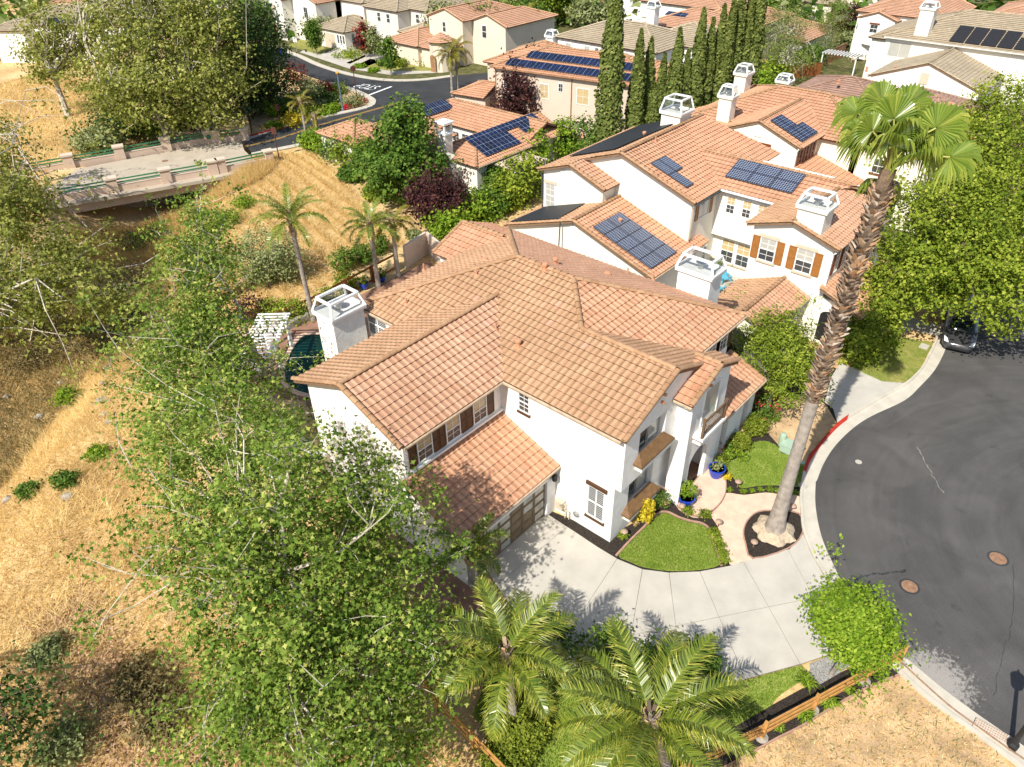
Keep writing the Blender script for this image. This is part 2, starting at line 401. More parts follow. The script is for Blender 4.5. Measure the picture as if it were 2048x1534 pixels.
def M_asphalt(name, base, streak):
    m, nt, b = nodes(name)
    f = noise(nt, .35, 6, .6, dist=.8); g = noise(nt, 60, 2)
    tc = nt.nodes.new('ShaderNodeNewGeometry').outputs['Position']
    # faint circular tyre arcs round the turning circle
    vm = nt.nodes.new('ShaderNodeVectorMath'); vm.operation = 'DISTANCE'; L(nt, tc, vm.inputs[0]); vm.inputs[1].default_value = (35.5, -7.5, 0)
    cmb = nt.nodes.new('ShaderNodeCombineXYZ'); L(nt, vm.outputs['Value'], cmb.inputs[0]); L(nt, mth(nt, 'MULTIPLY', noise(nt, .05, 3), 6.0), cmb.inputs[1])
    s = noise(nt, 1.3, 3, .6, cmb.outputs[0], 1.2)
    c = ramp(nt, f, [(.3, mul(base, .8)), (.7, mul(base, 1.25))])
    c = mix(nt, 1.0, c, ramp(nt, s, [(.3, (1 - streak,) * 3), (.5, (1, 1, 1)), (.72, (1 + streak * 1.2,) * 3)]), 'MULTIPLY')
    wht = noise(nt, 1.1, 8, .75)
    c = mix(nt, ramp(nt, wht, [(.66, (0, 0, 0)), (.8, (.35,) * 3)]), c, (.34, .31, .28))
    c = mix(nt, 1.0, c, ramp(nt, g, [(.3, (.8,) * 3), (.7, (1.2,) * 3)]), 'MULTIPLY')
    if streak < .12:   # pale scuffed crust on the asphalt near the fence end, dark oil spots
        vs2 = nt.nodes.new('ShaderNodeVectorMath'); vs2.operation = 'DISTANCE'; L(nt, tc, vs2.inputs[0]); p_ = G(1868, 1362); vs2.inputs[1].default_value = (p_.x, p_.y, 0)
        near_ = mth(nt, 'SUBTRACT', 1.0, mth(nt, 'DIVIDE', vs2.outputs['Value'], 2.6)); k_ = mth(nt, 'ADD', mth(nt, 'MULTIPLY', near_, .55), noise(nt, 5.5, 7, .75))
        c = mix(nt, ramp(nt, k_, [(.72, (0, 0, 0)), (.86, (.6,) * 3)]), c, (.42, .39, .35))
        c = mix(nt, ramp(nt, noise(nt, .8, 4, .6), [(.64, (0, 0, 0)), (.74, (.45,) * 3)]), c, (.03, .03, .03))
    c = mix(nt, 1.0, c, ramp(nt, noise(nt, 24, 3, .7), [(.3, (.72,) * 3), (.7, (1.28,) * 3)]), 'MULTIPLY')
    L(nt, c, b.inputs['Base Color']); b.inputs['Roughness'].default_value = .85; b.inputs['Specular IOR Level'].default_value = .25
    bump(nt, b, g, .3, .006); return m
MT['asphalt'] = M_asphalt('worn_asphalt', (.078, .074, .070), .10)
MT['asphalt2'] = M_asphalt('dark_new_asphalt', (.040, .042, .044), .12)
MT['deck'] = M_plain('bridge_deck_concrete', (.42, .36, .28), .9, .12, .6)

# --- turning circle: asphalt edge and kerb back line (photo left/bottom side)
asp = [(2030, 560), (1960, 610), (1905, 665), c4(1540, 650), c4(1480, 760), c4(1390, 860), c4(1290, 950), c4(1080, 1050), c4(960, 1130), c4(850, 1240), c4(780, 1350), c4(740, 1450), c3(1640, 400), c3(1640, 560), c3(1680, 760), c3(1760, 950), c3(1830, 1090), (1722, 1222), (1760, 1265), (1798, 1303), c7(1370, 740), c7(1540, 880), c7(1750, 1035), c7(1960, 1180), (2075, 1512), (2150, 1570)]
bak = [(2010, 545), (1938, 595), (1885, 645), c4(1475, 590), c4(1440, 660), c4(1400, 740), c4(1310, 830), c4(1210, 890), c4(1040, 985), c4(870, 1095), c4(700, 1290), c4(650, 1400), c3(1530, 480), c3(1535, 590), c3(1548, 720), c3(1610, 880), c3(1730, 1090), (1682, 1225), (1720, 1278), (1762, 1315), c7(1255, 785), c7(1450, 960), c7(1700, 1140), c7(1905, 1295), (2030, 1530), (2110, 1600)]
aspW = smooth2(w2(asp), 5, False); bakW = smooth2(w2(bak), 5, False)
road_pts = aspW + [(10, -40), (120, -60), (140, -8), (75, 6)]
sheet('road', road_pts, 0.0, MT['asphalt'])
def strip(name, A, B, fa, mat, prof, parent=None, kind='structure', skip=None):
    """sweep of a cross-section between two matching lines; prof = [(t 0..1 from A to B, z)]"""
    v = []; f = []; n = len(prof)
    for (a, b) in zip(A, B):
        for t, z in prof: v.append((a[0] + (b[0] - a[0]) * t, a[1] + (b[1] - a[1]) * t, z))
    for i in range(len(A) - 1):
        for j in range(n - 1): f.append((i * n + j, i * n + j + 1, (i + 1) * n + j + 1, (i + 1) * n + j))
    me = mesh_np(name, np.array(v), np.array(f), mat)
    o = link(name, me, parent); o['kind'] = kind; return o
strip('kerb', bakW, aspW, 0, MT['kerb'], [(0, -.03), (0, .115), (.17, .115), (.21, .03), (.30, .018), (1, .012), (1.0, -.02)])
i0 = 5 * 9 - 2; i1 = 5 * 11 + 1
rk = strip('red_kerb_paint', bakW[i0:i1], aspW[i0:i1], 0, MT['red'], [(0, .1195), (.172, .1195), (.213, .034)])

# --- front yard of the house nearest
drive_px = [(1097, 1030), c3(0, 730), c3(150, 830), c3(290, 915), c3(460, 985), c3(640, 1008), c3(850, 1000), c3(1050, 962), c3(1200, 918), c3(1460, 848), c3(1553, 745), c3(1608, 880), c3(1728, 1090), (1681, 1226), (1700, 1290), c7(870, 645), c7(640, 722), c7(270, 822), c7(90, 852), (1360, 1385), (1250, 1392), (1120, 1340), (1040, 1240), (985, 1160), (950, 1098)]
drive = w2(drive_px)
sheet('yard_bed', w2([(1095, 1018), (1220, 1070), (1350, 1000), (1440, 880), (1500, 760), (1600, 700), (1690, 745), (1705, 870), (1640, 900), (1604, 1000), (1612, 1100), (1560, 1130), (1300, 1160), (1080, 1050)]), -.025, MT['mulch'])
bm = bmesh.new(); f = bm.faces.new([bm.verts.new((x, y, 0)) for x, y in drive])
for a, b in [((290, 910), (100, 1200)), ((460, 980), (370, 1500)), ((640, 1005), (690, 1400)), ((850, 1000), (1075, 1534)), ((1150, 940), (1480, 1534)), ((1460, 870), (1600, 1130)), ((650, 1380), (1600, 1185)), ((-60, 700), (-420, 1000))]:
    A = G(*c3(*a)); B = G(*c3(*b)); d = (B - A).normalized(); n = Vector((-d.y, d.x, 0))
    bmesh.ops.bisect_plane(bm, geom=bm.verts[:] + bm.edges[:] + bm.faces[:], plane_co=A, plane_no=n)
drv = sheet('driveway', drive, -.02, MT['mulch'])
for fa in bm.faces:
    pts = [v.co.copy() for v in fa.verts]
    if fa.calc_area() < .05: continue
    c = fa.calc_center_median()
    q = [(p + (c - p).normalized() * .016) for p in pts]
    link('slab', poly_mesh([(p.x, p.y) for p in q], -.015, 'slab', MT['concrete'], .05), drv)
bm.free()
lawn1 = smooth2(w2([c3(*q) for q in [(296, 893), (380, 800), (480, 700), (560, 625), (620, 603), (700, 640), (780, 667), (860, 682), (905, 720), (930, 800), (960, 880), (985, 955), (850, 990), (640, 998), (460, 970), (375, 935)]]), 3)
lawn2 = smooth2(w2([c3(*q) for q in [(1030, 262), (1140, 215), (1185, 140), (1290, 110), (1380, 150), (1400, 190), (1470, 215), (1560, 290), (1545, 400), (1520, 425), (1380, 415), (1250, 417), (1130, 432), (1085, 370), (1040, 320)]]), 3)
lawn3 = smooth2(w2([c4(*q) for q in [(955, 735), (1040, 650), (1120, 560), (1250, 545), (1380, 575), (1470, 585), (1438, 655), (1398, 735), (1305, 832), (1150, 832)]]), 2)
lawn4 = w2([(1000, 1290), (1120, 1345), (1250, 1397), (1360, 1390), c7(90, 858), c7(270, 828), c7(640, 728), (1620, 1350), (1560, 1390), c7(440, 995), c7(250, 1100), c7(0, 1240), (1300, 1570), (1100, 1600), (1040, 1534), (985, 1480), (945, 1430)])
lawn5 = w2([(1720, 1265), (1640, 1330), (1600, 1360), (1650, 1350), (1765, 1310)])
def M_lawn(name, a, b_, c_):
    m, nt, b = nodes(name); f = noise(nt, 1.1, 6, .7, dist=.6); g = noise(nt, 30, 3)
    c = ramp(nt, f, [(.32, a), (.5, b_), (.68, c_)]); c = mix(nt, 1.0, c, ramp(nt, g, [(.25, (.6,) * 3), (.75, (1.25,) * 3)]), 'MULTIPLY')
    L(nt, c, b.inputs['Base Color']); b.inputs['Roughness'].default_value = .9; b.inputs['Specular IOR Level'].default_value = .1
    bump(nt, b, g, .8, .04); return m
MT['lawn'] = M_lawn('green_lawn', (.155, .225, .03), (.245, .32, .055), (.37, .40, .11))
MT['lawn_dry'] = M_lawn('tired_lawn', (.16, .20, .04), (.27, .27, .07), (.42, .34, .13))
sheet('front_lawn', lawn1, .03, MT['lawn']); sheet('side_lawn', lawn2, .03, MT['lawn']); sheet('neighbour_lawn', lawn3, .03, MT['lawn_dry']); sheet('fence_lawn', lawn4, .0, MT['lawn'])
def patch(x, y): return .5 + .25 * np.sin(x * 1.7 + 1.9 * np.sin(y * .8)) * np.sin(y * 1.3 + 1.4 * np.sin(x * .6)) + .25 * np.sin(x * .45 + 2 + np.sin(y * .37)) * np.sin(y * .52)
def blades(name, pts, z, n, h, wd, mat, seed=1, zf=None, lean=.5, kind='stuff', parent=None, clump=None, rows=None):
    r = np.random.default_rng(seed); a = np.array(pts); lo = a.min(0); hi = a.max(0)
    p = r.uniform(lo, hi, (int(n * 3.0), 2)); p = p[inpoly(p, pts)]
    if rows is not None: p = p[np.mod(p @ np.array(rows[0]) + .25 * np.sin(p[:, 0] * .9), rows[1]) < rows[1] * .38]
    p = p[:n]; n = len(p); pt_ = patch(p[:, 0], p[:, 1])
    ang = r.uniform(0, 6.283, n); zz = np.full(n, z) if zf is None else zf(p[:, 0], p[:, 1])
    hh = h * r.uniform(.5, 1.3, n) * ((.55 + .9 * pt_) if clump else 1); ln = lean * hh * r.uniform(.2, 1.4, n); la = r.uniform(0, 6.283, n)
    dx = np.cos(ang) * wd / 2; dy = np.sin(ang) * wd / 2
    v = np.zeros((n, 3, 3)); v[:, 0] = np.stack([p[:, 0] - dx, p[:, 1] - dy, zz], -1); v[:, 1] = np.stack([p[:, 0] + dx, p[:, 1] + dy, zz], -1)
    v[:, 2] = np.stack([p[:, 0] + ln * np.cos(la), p[:, 1] + ln * np.sin(la), zz + hh], -1)
    o = link(name, mesh_np(name, v.reshape(-1, 3), np.arange(n * 3).reshape(-1, 3), mat, np.clip(pt_ + r.normal(0, .22, n), 0, 1) if clump else r.uniform(0, 1, n)), parent)
    tag(o, kind=kind); return o
tag(blades('grass', lawn1, .03, 16000, .07, .03, MT['blade'], 1), 'short green grass of the rounded front lawn beside the driveway', 'grass')
tag(blades('grass', lawn2, .03, 11000, .07, .03, MT['blade'], 2), 'short green grass of the lawn between the path and the green utility box', 'grass')
tag(blades('grass', lawn3, .03, 6000, .06, .03, MT['blade'], 3), 'patchy grass of the neighbour lawn beside the grey car', 'grass')
tag(blades('grass', lawn4, .0, 26000, .10, .03, MT['blade'], 4), 'green grass under the palms beside the driveway and wooden fence', 'grass')
# brick edging round the front lawn
def edging(name, pts, z, wd, mat, closed=False):
    mb = MB(); n = len(pts)
    for i in range(n if closed else n - 1):
        a = pts[i]; b = pts[(i + 1) % n]; mb.bar((a[0], a[1], z), (b[0], b[1], z), wd, .07)
    return mb.build(name, mat, kind='structure')
e1 = smooth2(w2([c3(*q) for q in [(280, 893), (370, 795), (472, 695), (555, 612), (622, 594), (705, 630), (785, 656), (868, 674), (916, 716), (940, 800), (970, 880), (998, 962)]]), 3, False)
edging('lawn_edging', e1, .03, .10, MT['edge'])
path = smooth2(w2([c3(*q) for q in [(1055, 952), (1000, 800), (975, 700), (915, 615), (860, 600), (930, 590), (1000, 530), (1030, 465), (1150, 478), (1300, 462), (1420, 478), (1528, 488), (1535, 600), (1450, 600), (1330, 583), (1235, 598), (1172, 655), (1145, 730), (1160, 812), (1212, 912), (1130, 936)]]), 3)
sheet('garden_path', path, .02, MT['pink'])
# half-round entry step
patio = smooth2(w2([c3(*q) for q in [(690, 535), (760, 450), (905, 290), (985, 330), (1027, 375), (1025, 460), (990, 530), (925, 590), (850, 618), (780, 605)]], .13), 3)
sheet('entry_step', patio, -.02, MT['pink'], thick=.15)
edging('step_nosing', patio, .115, .05, MT['edge'], True)
soil = w2([c4(*q) for q in [(395, 1120), (430, 985), (520, 930), (700, 900), (800, 985), (865, 1095), (690, 1290), (660, 1380), (600, 1260), (500, 1235)]])
sheet('bare_soil', soil, .0, MT['soil'])
drive2 = w2([c4(*q) for q in [(785, 960), (830, 800), (885, 715), (945, 738), (1150, 832), (1300, 842), (1210, 892), (1040, 987), (868, 1098), (838, 1000)]])
sheet('neighbour_driveway', drive2, .005, MT['concrete'], thick=.03)
walk3 = w2([c4(*q) for q in [(1200, 490), (1260, 400), (1500, 480), (1490, 545), (1330, 500), (1290, 530)]])
sheet('pavement', walk3, .01, MT['concrete'], thick=.03)
sheet('sandy_ground', w2([c7(*q) for q in [(1257, 788), (1450, 962), (1700, 1142), (1903, 1297), (2010, 1500), (1500, 2200), (-300, 1700), (150, 1380), (480, 1196), (640, 1116), (870, 975), (1050, 875)]]), .0, MT['soil'])
mul_px = [c7(*q) for q in [(1255, 785), (1050, 870), (870, 970), (640, 1110), (480, 1190), (150, 1372), (-250, 1560), (-400, 1480), (0, 1240), (250, 1100), (440, 990), (640, 880), (880, 780), (1060, 700), (1210, 735)]]
sheet('fence_bed', w2(mul_px), .012, MT['mulch'])
e2 = w2([c7(*q) for q in [(1258, 790), (1050, 875), (870, 975), (640, 1115), (480, 1195), (150, 1378), (-250, 1568)]])
edging('bed_edging', smooth2(e2, 4, False), .03, .07, MT['edge'])
sheet('gravel_bed', w2([c7(*q) for q in [(690, 720), (870, 650), (1000, 690), (880, 780), (760, 850), (700, 810)]]), .015, MT['gravel'])
ring = smooth2(w2([c3(*q) for q in [(1330, 586), (1525, 606), (1548, 740), (1450, 845), (1212, 912), (1162, 812), (1147, 730), (1174, 655), (1237, 600)]]), 3)
sheet('palm_bed', ring, .028, MT['mulch']); edging('bed_edging', ring, .035, .06, MT['edge'], True)
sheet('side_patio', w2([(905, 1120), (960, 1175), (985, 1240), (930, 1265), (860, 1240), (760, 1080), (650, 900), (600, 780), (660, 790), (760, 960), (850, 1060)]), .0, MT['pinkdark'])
sheet('bare_yard', w2([(955, 1445), (1045, 1430), (1080, 1490), (1040, 1560), (990, 1540), (940, 1480)]), .008, MT['soil'])
# pool terrace
pxp = [(470, 790), (500, 690), (560, 640), (620, 620), (700, 600), (780, 560), (860, 520), (880, 560), (800, 640), (720, 760), (620, 800)]
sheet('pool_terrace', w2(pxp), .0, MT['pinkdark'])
pool = smooth2(w2([(566, 735), (598, 676), (640, 668), (690, 680), (720, 720), (660, 790), (580, 780)]), 4)
sheet('pool_water', pool, .03, MT['pool'], kind='structure'); edging('pool_coping', pool, .05, .32, MT['pink'], True)

# --- street beyond the creek
def line(px, z=0): return [tuple(G(*q, z)[:2]) for q in px]
far_road = line([(484, 281), (560, 255), (640, 235), (728, 216), (742, 205), (735, 196), (700, 178), (640, 160), (560, 130), (470, 95), (560, 95), (598, 112), (640, 130), (700, 148), (770, 159), (840, 159), (900, 152), (980, 145), (1060, 150), (1000, 190), (900, 215), (800, 235), (640, 282), (505, 307)])
sheet('far_street', far_road, .0, MT['asphalt2'])
def kerbline(px, w_, z=.08, mat='kerb', name='far_kerb'):
    p = smooth2(line(px), 4, False); mb = MB()
    for a, b in zip(p[:-1], p[1:]): mb.bar((a[0], a[1], z / 2), (b[0], b[1], z / 2), w_, z)
    return mb.build(name, MT[mat], kind='structure')
kerbline([(484, 281), (560, 255), (640, 235), (728, 216), (745, 204), (735, 194), (700, 178), (660, 166)], .9)
kerbline([(556, 96), (600, 113), (640, 131), (700, 149), (770, 160), (840, 160), (905, 152)], .9)
kerbline([(505, 309), (600, 290), (640, 282)], .8)
kerbline([(501, 273), (545, 261), (567, 255)], .5, .11, 'red', 'red_kerb_paint')
sheet('pavement', line([(600, 105), (640, 118), (700, 138), (780, 150), (890, 145), (890, 138), (780, 140), (700, 128), (650, 105), (612, 96)]), .02, MT['concrete'])
sheet('far_driveway', line([(640, 112), (668, 98), (715, 98), (735, 112), (700, 128)]), .03, MT['concrete'])
sheet('far_driveway', line([(692, 126), (735, 108), (770, 108), (770, 120), (720, 138)]), .03, MT['concrete'])
sheet('far_lawn', line([(575, 92), (600, 80), (622, 78), (655, 100), (640, 110)]), .03, MT['lawn_dry'])
sheet('far_lawn', line([(710, 132), (740, 118), (790, 122), (870, 132), (880, 142), (780, 142)]), .03, MT['lawn_dry'])
sheet('verge', line([(505, 270), (560, 250), (640, 230), (725, 212), (738, 203), (728, 196), (690, 182), (640, 175), (560, 190), (500, 230)]), .01, MT['soil'])
kerbmark = MB()
a, b = G(733, 192), G(783, 173); kerbmark.bar((a.x, a.y, .006), (b.x, b.y, .006), .35, .006)
kerbmark.build('stop_line', MT['white'], kind='structure')
mb = MB()
for px in ([(490, 293), (560, 276), (640, 250), (745, 220), (800, 205)],):
    p = smooth2(line(px), 4, False)
    for o_ in (-.12, .12):
        for a, b in zip(p[:-1], p[1:]): mb.bar((a[0], a[1] + o_, .006), (b[0], b[1] + o_, .006), .10, .006)
MT['ypaint'] = M_plain('yellow_road_paint', (.52, .30, .06), .8, .15, 4)
mb.build('centre_line', MT['ypaint'], kind='structure')
# road word STOP near the stop bar
tc = bpy.data.curves.new('road_word', 'FONT'); tc.body = 'STOP'; tc.size = 1.5; tc.align_x = 'CENTER'; tc.align_y = 'CENTER'; tc.extrude = .003
tc.materials.append(MT['white']); to = bpy.data.objects.new('road_word', tc); col.objects.link(to); p = G(735, 173); to.location = (p.x, p.y, .008); to.rotation_euler = (0, 0, R(102)); to.scale = (1, 2.0, 1); to['kind'] = 'structure'
# land beyond the street, between the far houses
MT['farland'] = M_lawn('far_garden_ground', (.05, .075, .02), (.11, .115, .04), (.24, .17, .09))
sheet('far_gardens', [(61, 40), (66, 62), (68, 96), (62, 108), (52, 150), (60, 400), (500, 500), (700, 0), (160, -25), (70, 6), (58, 12)], -.02, MT['farland'])
sheet('far_gardens', [(44, 44), (60, 40), (64, 66), (60, 73), (46, 68)], -.03, MT['farland'])
sheet('street', line([(1290, 22), (1340, 40), (1420, 30), (1330, -30), (1230, -20)]), .01, MT['asphalt2'])
sheet('street', line([(1120, 42), (1260, 55), (1300, 45), (1180, 20)]), .01, MT['asphalt2'])
# ------------------------------------------------------------------ houses
class Fr:
    """a house's own axes: local x, y turned by yaw about its corner"""
    def __init__(s, ox=0, oy=0, oz=0, yaw=0): s.o = Vector((ox, oy, oz)); s.m = Matrix.Rotation(R(yaw), 3, 'Z')
    def p(s, x, y, z): return s.o + s.m @ Vector((x, y, z))
    def d(s, x, y, z=0): return s.m @ Vector((x, y, z))
ID = Fr()
TILE_SETS = {
 'terra': [(0, (0.448, 0.232, 0.144)), (.4, (0.516, 0.287, 0.182)), (.8, (0.565, 0.332, 0.218)), (1, (0.601, 0.320, 0.232))],
 'terra2': [(0, (0.465, 0.223, 0.131)), (.4, (0.543, 0.283, 0.169)), (.8, (0.574, 0.328, 0.204)), (1, (0.608, 0.300, 0.195))],
 'ochre': [(0, (0.411, 0.230, 0.134)), (.45, (0.479, 0.281, 0.166)), (.8, (0.528, 0.321, 0.193)), (1, (0.592, 0.319, 0.222))],
 'grey': [(0, (.33, .27, .18)), (.5, (.40, .33, .23)), (1, (.47, .40, .29))],
 'mauve': [(0, (.27, .16, .125)), (.5, (.35, .215, .165)), (1, (.42, .28, .21))],
}
def M_tile(name, stops, wear_shade):
    m, nt, b = nodes(name)
    cc = ramp(nt, attr(nt), stops)
    f = noise(nt, .35, 6, .6); f2 = noise(nt, 16, 3); f3 = noise(nt, 2.2, 4, .6)
    cc = mix(nt, 1.0, cc, ramp(nt, f, [(.3, (.88,) * 3), (.7, (1.12,) * 3)]), 'MULTIPLY')
    cc = mix(nt, 1.0, cc, ramp(nt, f2, [(.3, (.88,) * 3), (.7, (1.1,) * 3)]), 'MULTIPLY')
    # weathering collects in the pans; butt ends take dirt plus painted-in course shadow lines
    wf = mth(nt, 'MULTIPLY', mth(nt, 'MULTIPLY', attr(nt, 'wear_shade'), wear_shade), ramp(nt, f3, [(.3, (.55,) * 3), (.65, (1.1,) * 3)]))
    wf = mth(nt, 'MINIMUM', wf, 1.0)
    cc = mix(nt, wf, cc, ramp(nt, mth(nt, 'MULTIPLY', attr(nt, 'wear_shade'), .4), [(.5, (.17, .105, .04)), (.9, (.045, .024, .012))]))
    L(nt, cc, b.inputs['Base Color']); b.inputs['Roughness'].default_value = .85; b.inputs['Specular IOR Level'].default_value = .2
    bump(nt, b, noise(nt, 40, 4), .25, .006); return m
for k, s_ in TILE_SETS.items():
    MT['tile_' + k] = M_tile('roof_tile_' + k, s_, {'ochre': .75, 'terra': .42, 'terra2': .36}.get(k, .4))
def prof(s, A=.038): return A * math.sin(math.pi * s / .64) if s < .64 else -.006 * math.sin(math.pi * (s - .64) / .36)
SEG = {0: (0, .10, .32, .54, .64, .82), 1: (0, .32, .64), 2: (0,)}
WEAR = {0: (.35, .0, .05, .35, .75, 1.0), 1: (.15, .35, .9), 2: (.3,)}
def wear_shade_attr(me, lod, n, vals=None):
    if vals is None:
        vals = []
        for i in range(len(WEAR[lod])): vals += [WEAR[lod][i], 2.6]  # top faces weathered; butt faces darkened to paint the shadow under each course
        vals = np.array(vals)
    a = me.attributes.new('wear_shade', 'FLOAT', 'FACE'); a.data.foreach_set('value', vals.astype(np.float32))
def tile_proto(w, c, lod, mat, tint, nm='roof_tile'):
    ss = list(SEG[lod]) + [1.0]; n = len(ss); v = []; f = []
    for s in ss:
        h = prof(s if s < 1 else 0)
        v += [(s * w, -.012, .066 + h), (s * w, c + .03, .012 + h), (s * w, -.012, .008 + h * .8)]
    for i in range(n - 1):
        a = 3 * i; b = a + 3; f += [(a, b, b + 1, a + 1), (a + 2, b + 2, b, a)]
    me = mesh_np(nm, np.array(v), np.array(f), mat, np.full(len(f), tint)); wear_shade_attr(me, lod, 1); return me
_cap = {}
def cap_mesh(mat, r=.125, L_=.46):
    k = (mat.name, r)
    if k not in _cap:
        out = []
        for tint in (.2, .5, .8):
            v = []; f = []; n = 6
            for j in range(n + 1):
                a = math.pi * j / n; c_, s_ = math.cos(a), math.sin(a)
                v += [(0, c_ * r * 1.08, s_ * r * .95 + .035), (L_, c_ * r, s_ * r * .85), (0, c_ * r * .86, s_ * r * .72 + .02)]
            for j in range(n):
                a = 3 * j; b = a + 3; f += [(a, a + 1, b + 1, b), (a + 2, a, b, b + 2)]
            me = mesh_np('ridge_tile', np.array(v), np.array(f), mat, np.full(len(f), tint)); wear_shade_attr(me, 0, 0, np.tile([.55, 1.6], n)); out.append(me)
        _cap[k] = out
    return _cap[k]

class House:
    def __init__(s, name, label, cat, loc, F=ID, wall='stucco', tile='terra', tw=.33, tc=.40, pick=0, lod=1, group=None, caps=True):
        s.root = thing(name, label, cat, loc, group); s.F = F; s.wallm = MT[wall]; s.tm = MT['tile_' + tile]
        s.tw, s.tc, s.lod, s.pick = tw, tc, lod, pick; s.wall = MB(); s.deck = MB(); s.planes = []; s.caps = []; s.capobj = caps; s.seed = 11; s.capm = MT['tile_ochre'] if tile.startswith('terra') else s.tm
    # -- walls
    def box(s, x0, x1, y0, y1, z0, z1):
        F = s.F; s.wall.obox(F.p((x0 + x1) / 2, (y0 + y1) / 2, (z0 + z1) / 2), F.d(1, 0), F.d(0, 1), (0, 0, 1), abs(x1 - x0) / 2, abs(y1 - y0) / 2, abs(z1 - z0) / 2)
    def gwall(s, axis, a0, a1, b0, b1, zb, ze, zr, rb=None):
        """prism along axis, gable profile across (b0..b1), apex at rb"""
        rb = (b0 + b1) / 2 if rb is None else rb
        pr = [(b0, zb), (b1, zb), (b1, ze), (rb, zr), (b0, ze)]
        P_ = lambda a, b, z: s.F.p(a, b, z) if axis == 'x' else s.F.p(b, a, z)
        s.wall.slab([P_(a0, b, z) for b, z in pr], (s.F.d(a1 - a0, 0) if axis == 'x' else s.F.d(0, a1 - a0)))
    def tri(s, axis, a0, a1, b0, b1, z0, z1):
        P_ = lambda a, b, z: s.F.p(a, b, z) if axis == 'x' else s.F.p(b, a, z)
        s.wall.slab([P_(a0, b0, z0), P_(a0, b1, z0), P_(a0, (b0 + b1) / 2, z1)], (s.F.d(a1 - a0, 0) if axis == 'x' else s.F.d(0, a1 - a0)))
    # -- roof planes (local 3D points, convex)
    def plane(s, pts, tile=None, pick=True, off=0.0):
        P3 = [s.F.p(*p) for p in pts]
        n = None
        for i in range(len(P3)):
            n = (P3[(i + 1) % len(P3)] - P3[i]).cross(P3[(i + 2) % len(P3)] - P3[(i + 1) % len(P3)])
            if n.length > 1e-4: break
        n.normalize()
        if n.z < 0: n = -n; P3 = P3[::-1]
        s.deck.slab([p - n * .004 for p in P3], -n * .13); s.planes.append((P3, n, tile, pick))
    def cap(s, a, b): s.caps.append((s.F.p(*a), s.F.p(*b)))
    def block(s, x0, x1, y0, y1, zb, ze, sl, axis='x', e0='g', e1='g', oh=.35, rake=.12, walls=True, tile=None, caps=True, pick=True):
        """roofed box: ze = height of the eave edge; e0/e1 = end at low/high axis side: g gable, h hip, n none"""
        if axis == 'x': a0, a1, b0, b1 = x0, x1, y0, y1
        else: a0, a1, b0, b1 = y0, y1, x0, x1
        P_ = (lambda a, b, z: (a, b, z)) if axis == 'x' else (lambda a, b, z: (b, a, z))
        bc = (b0 + b1) / 2; hw = (b1 - b0) / 2 + oh; zr = ze + sl * hw
        A0 = a0 - (rake if e0 == 'g' else oh if e0 == 'h' else 0); A1 = a1 + (rake if e1 == 'g' else oh if e1 == 'h' else 0)
        r0 = A0 + (hw if e0 == 'h' else 0); r1 = A1 - (hw if e1 == 'h' else 0)
        if r0 > r1: r0 = r1 = (r0 + r1) / 2
        B0, B1 = bc - hw, bc + hw
        s.plane([P_(A0, B0, ze), P_(A1, B0, ze), P_(r1, bc, zr), P_(r0, bc, zr)][:4] if r1 - r0 > .01 else [P_(A0, B0, ze), P_(A1, B0, ze), P_(r0, bc, zr)], tile, pick)
        s.plane([P_(A0, B1, ze), P_(A1, B1, ze), P_(r1, bc, zr), P_(r0, bc, zr)] if r1 - r0 > .01 else [P_(A0, B1, ze), P_(A1, B1, ze), P_(r0, bc, zr)], tile, pick)
        if e0 == 'h': s.plane([P_(A0, B0, ze), P_(r0, bc, zr), P_(A0, B1, ze)], tile, pick)
        if e1 == 'h': s.plane([P_(A1, B0, ze), P_(r1, bc, zr), P_(A1, B1, ze)], tile, pick)
        if caps:
            if r1 - r0 > .3: s.cap(P_(r0, bc, zr), P_(r1, bc, zr))
            for e, A, r in ((e0, A0, r0), (e1, A1, r1)):
                if e == 'h': s.cap(P_(A, B0, ze), P_(r, bc, zr)); s.cap(P_(A, B1, ze), P_(r, bc, zr))
                if e == 'g': s.cap(P_(A + (.05 if A == A0 else -.05), B0, ze), P_(A + (.05 if A == A0 else -.05), bc, zr)); s.cap(P_(A + (.05 if A == A0 else -.05), B1, ze), P_(A + (.05 if A == A0 else -.05), bc, zr))
        if walls:
            zt = ze + sl * oh - .16
            if e0 == 'h' or e1 == 'h':
                lo = a0 if e0 != 'h' else a0; s.box(*( (a0, a1, b0, b1) if axis == 'x' else (b0, b1, a0, a1)), zb, zt)
                if 'g' in (e0, e1):
                    g0 = a0 if e0 == 'g' else max(a0, r1 - .5) if False else None
                    if e0 == 'g': s.tri(axis, a0 + .002, a0 + .3, b0 + .002, b1 - .002, zt, zr - .17)
                    if e1 == 'g': s.tri(axis, a1 - .3, a1 - .002, b0 + .002, b1 - .002, zt, zr - .17)
            else: s.gwall(axis, a0, a1, b0, b1, zb, zt, zr - .17)
        return zr
    # -- windows: p = lower corner on the wall, u along the wall, n outward
    def window(s, p, u, n, w, h, nx=2, ny=4, frame='white', glass='glass', grid=True, sash=True, lintel=None, sill=None, shut=None, sw=.45, blind=None, fw=.06, depth=.05, lw=.22, louvre=False, name='window'):
        F = s.F; p = F.p(*p); u = F.d(*u); n = F.d(*n); z = Vector((0, 0, 1))
        c = lambda a, b, d: p + u * a + z * b + n * d
        m = MB()
        for a0, a1, b0, b1 in ((-fw, 0, -fw, h + fw), (w, w + fw, -fw, h + fw), (0, w, -fw, 0), (0, w, h, h + fw)):
            m.obox(c((a0 + a1) / 2, (b0 + b1) / 2, depth / 2 - .02), u, z, n, (a1 - a0) / 2, (b1 - b0) / 2, depth / 2 + .02)
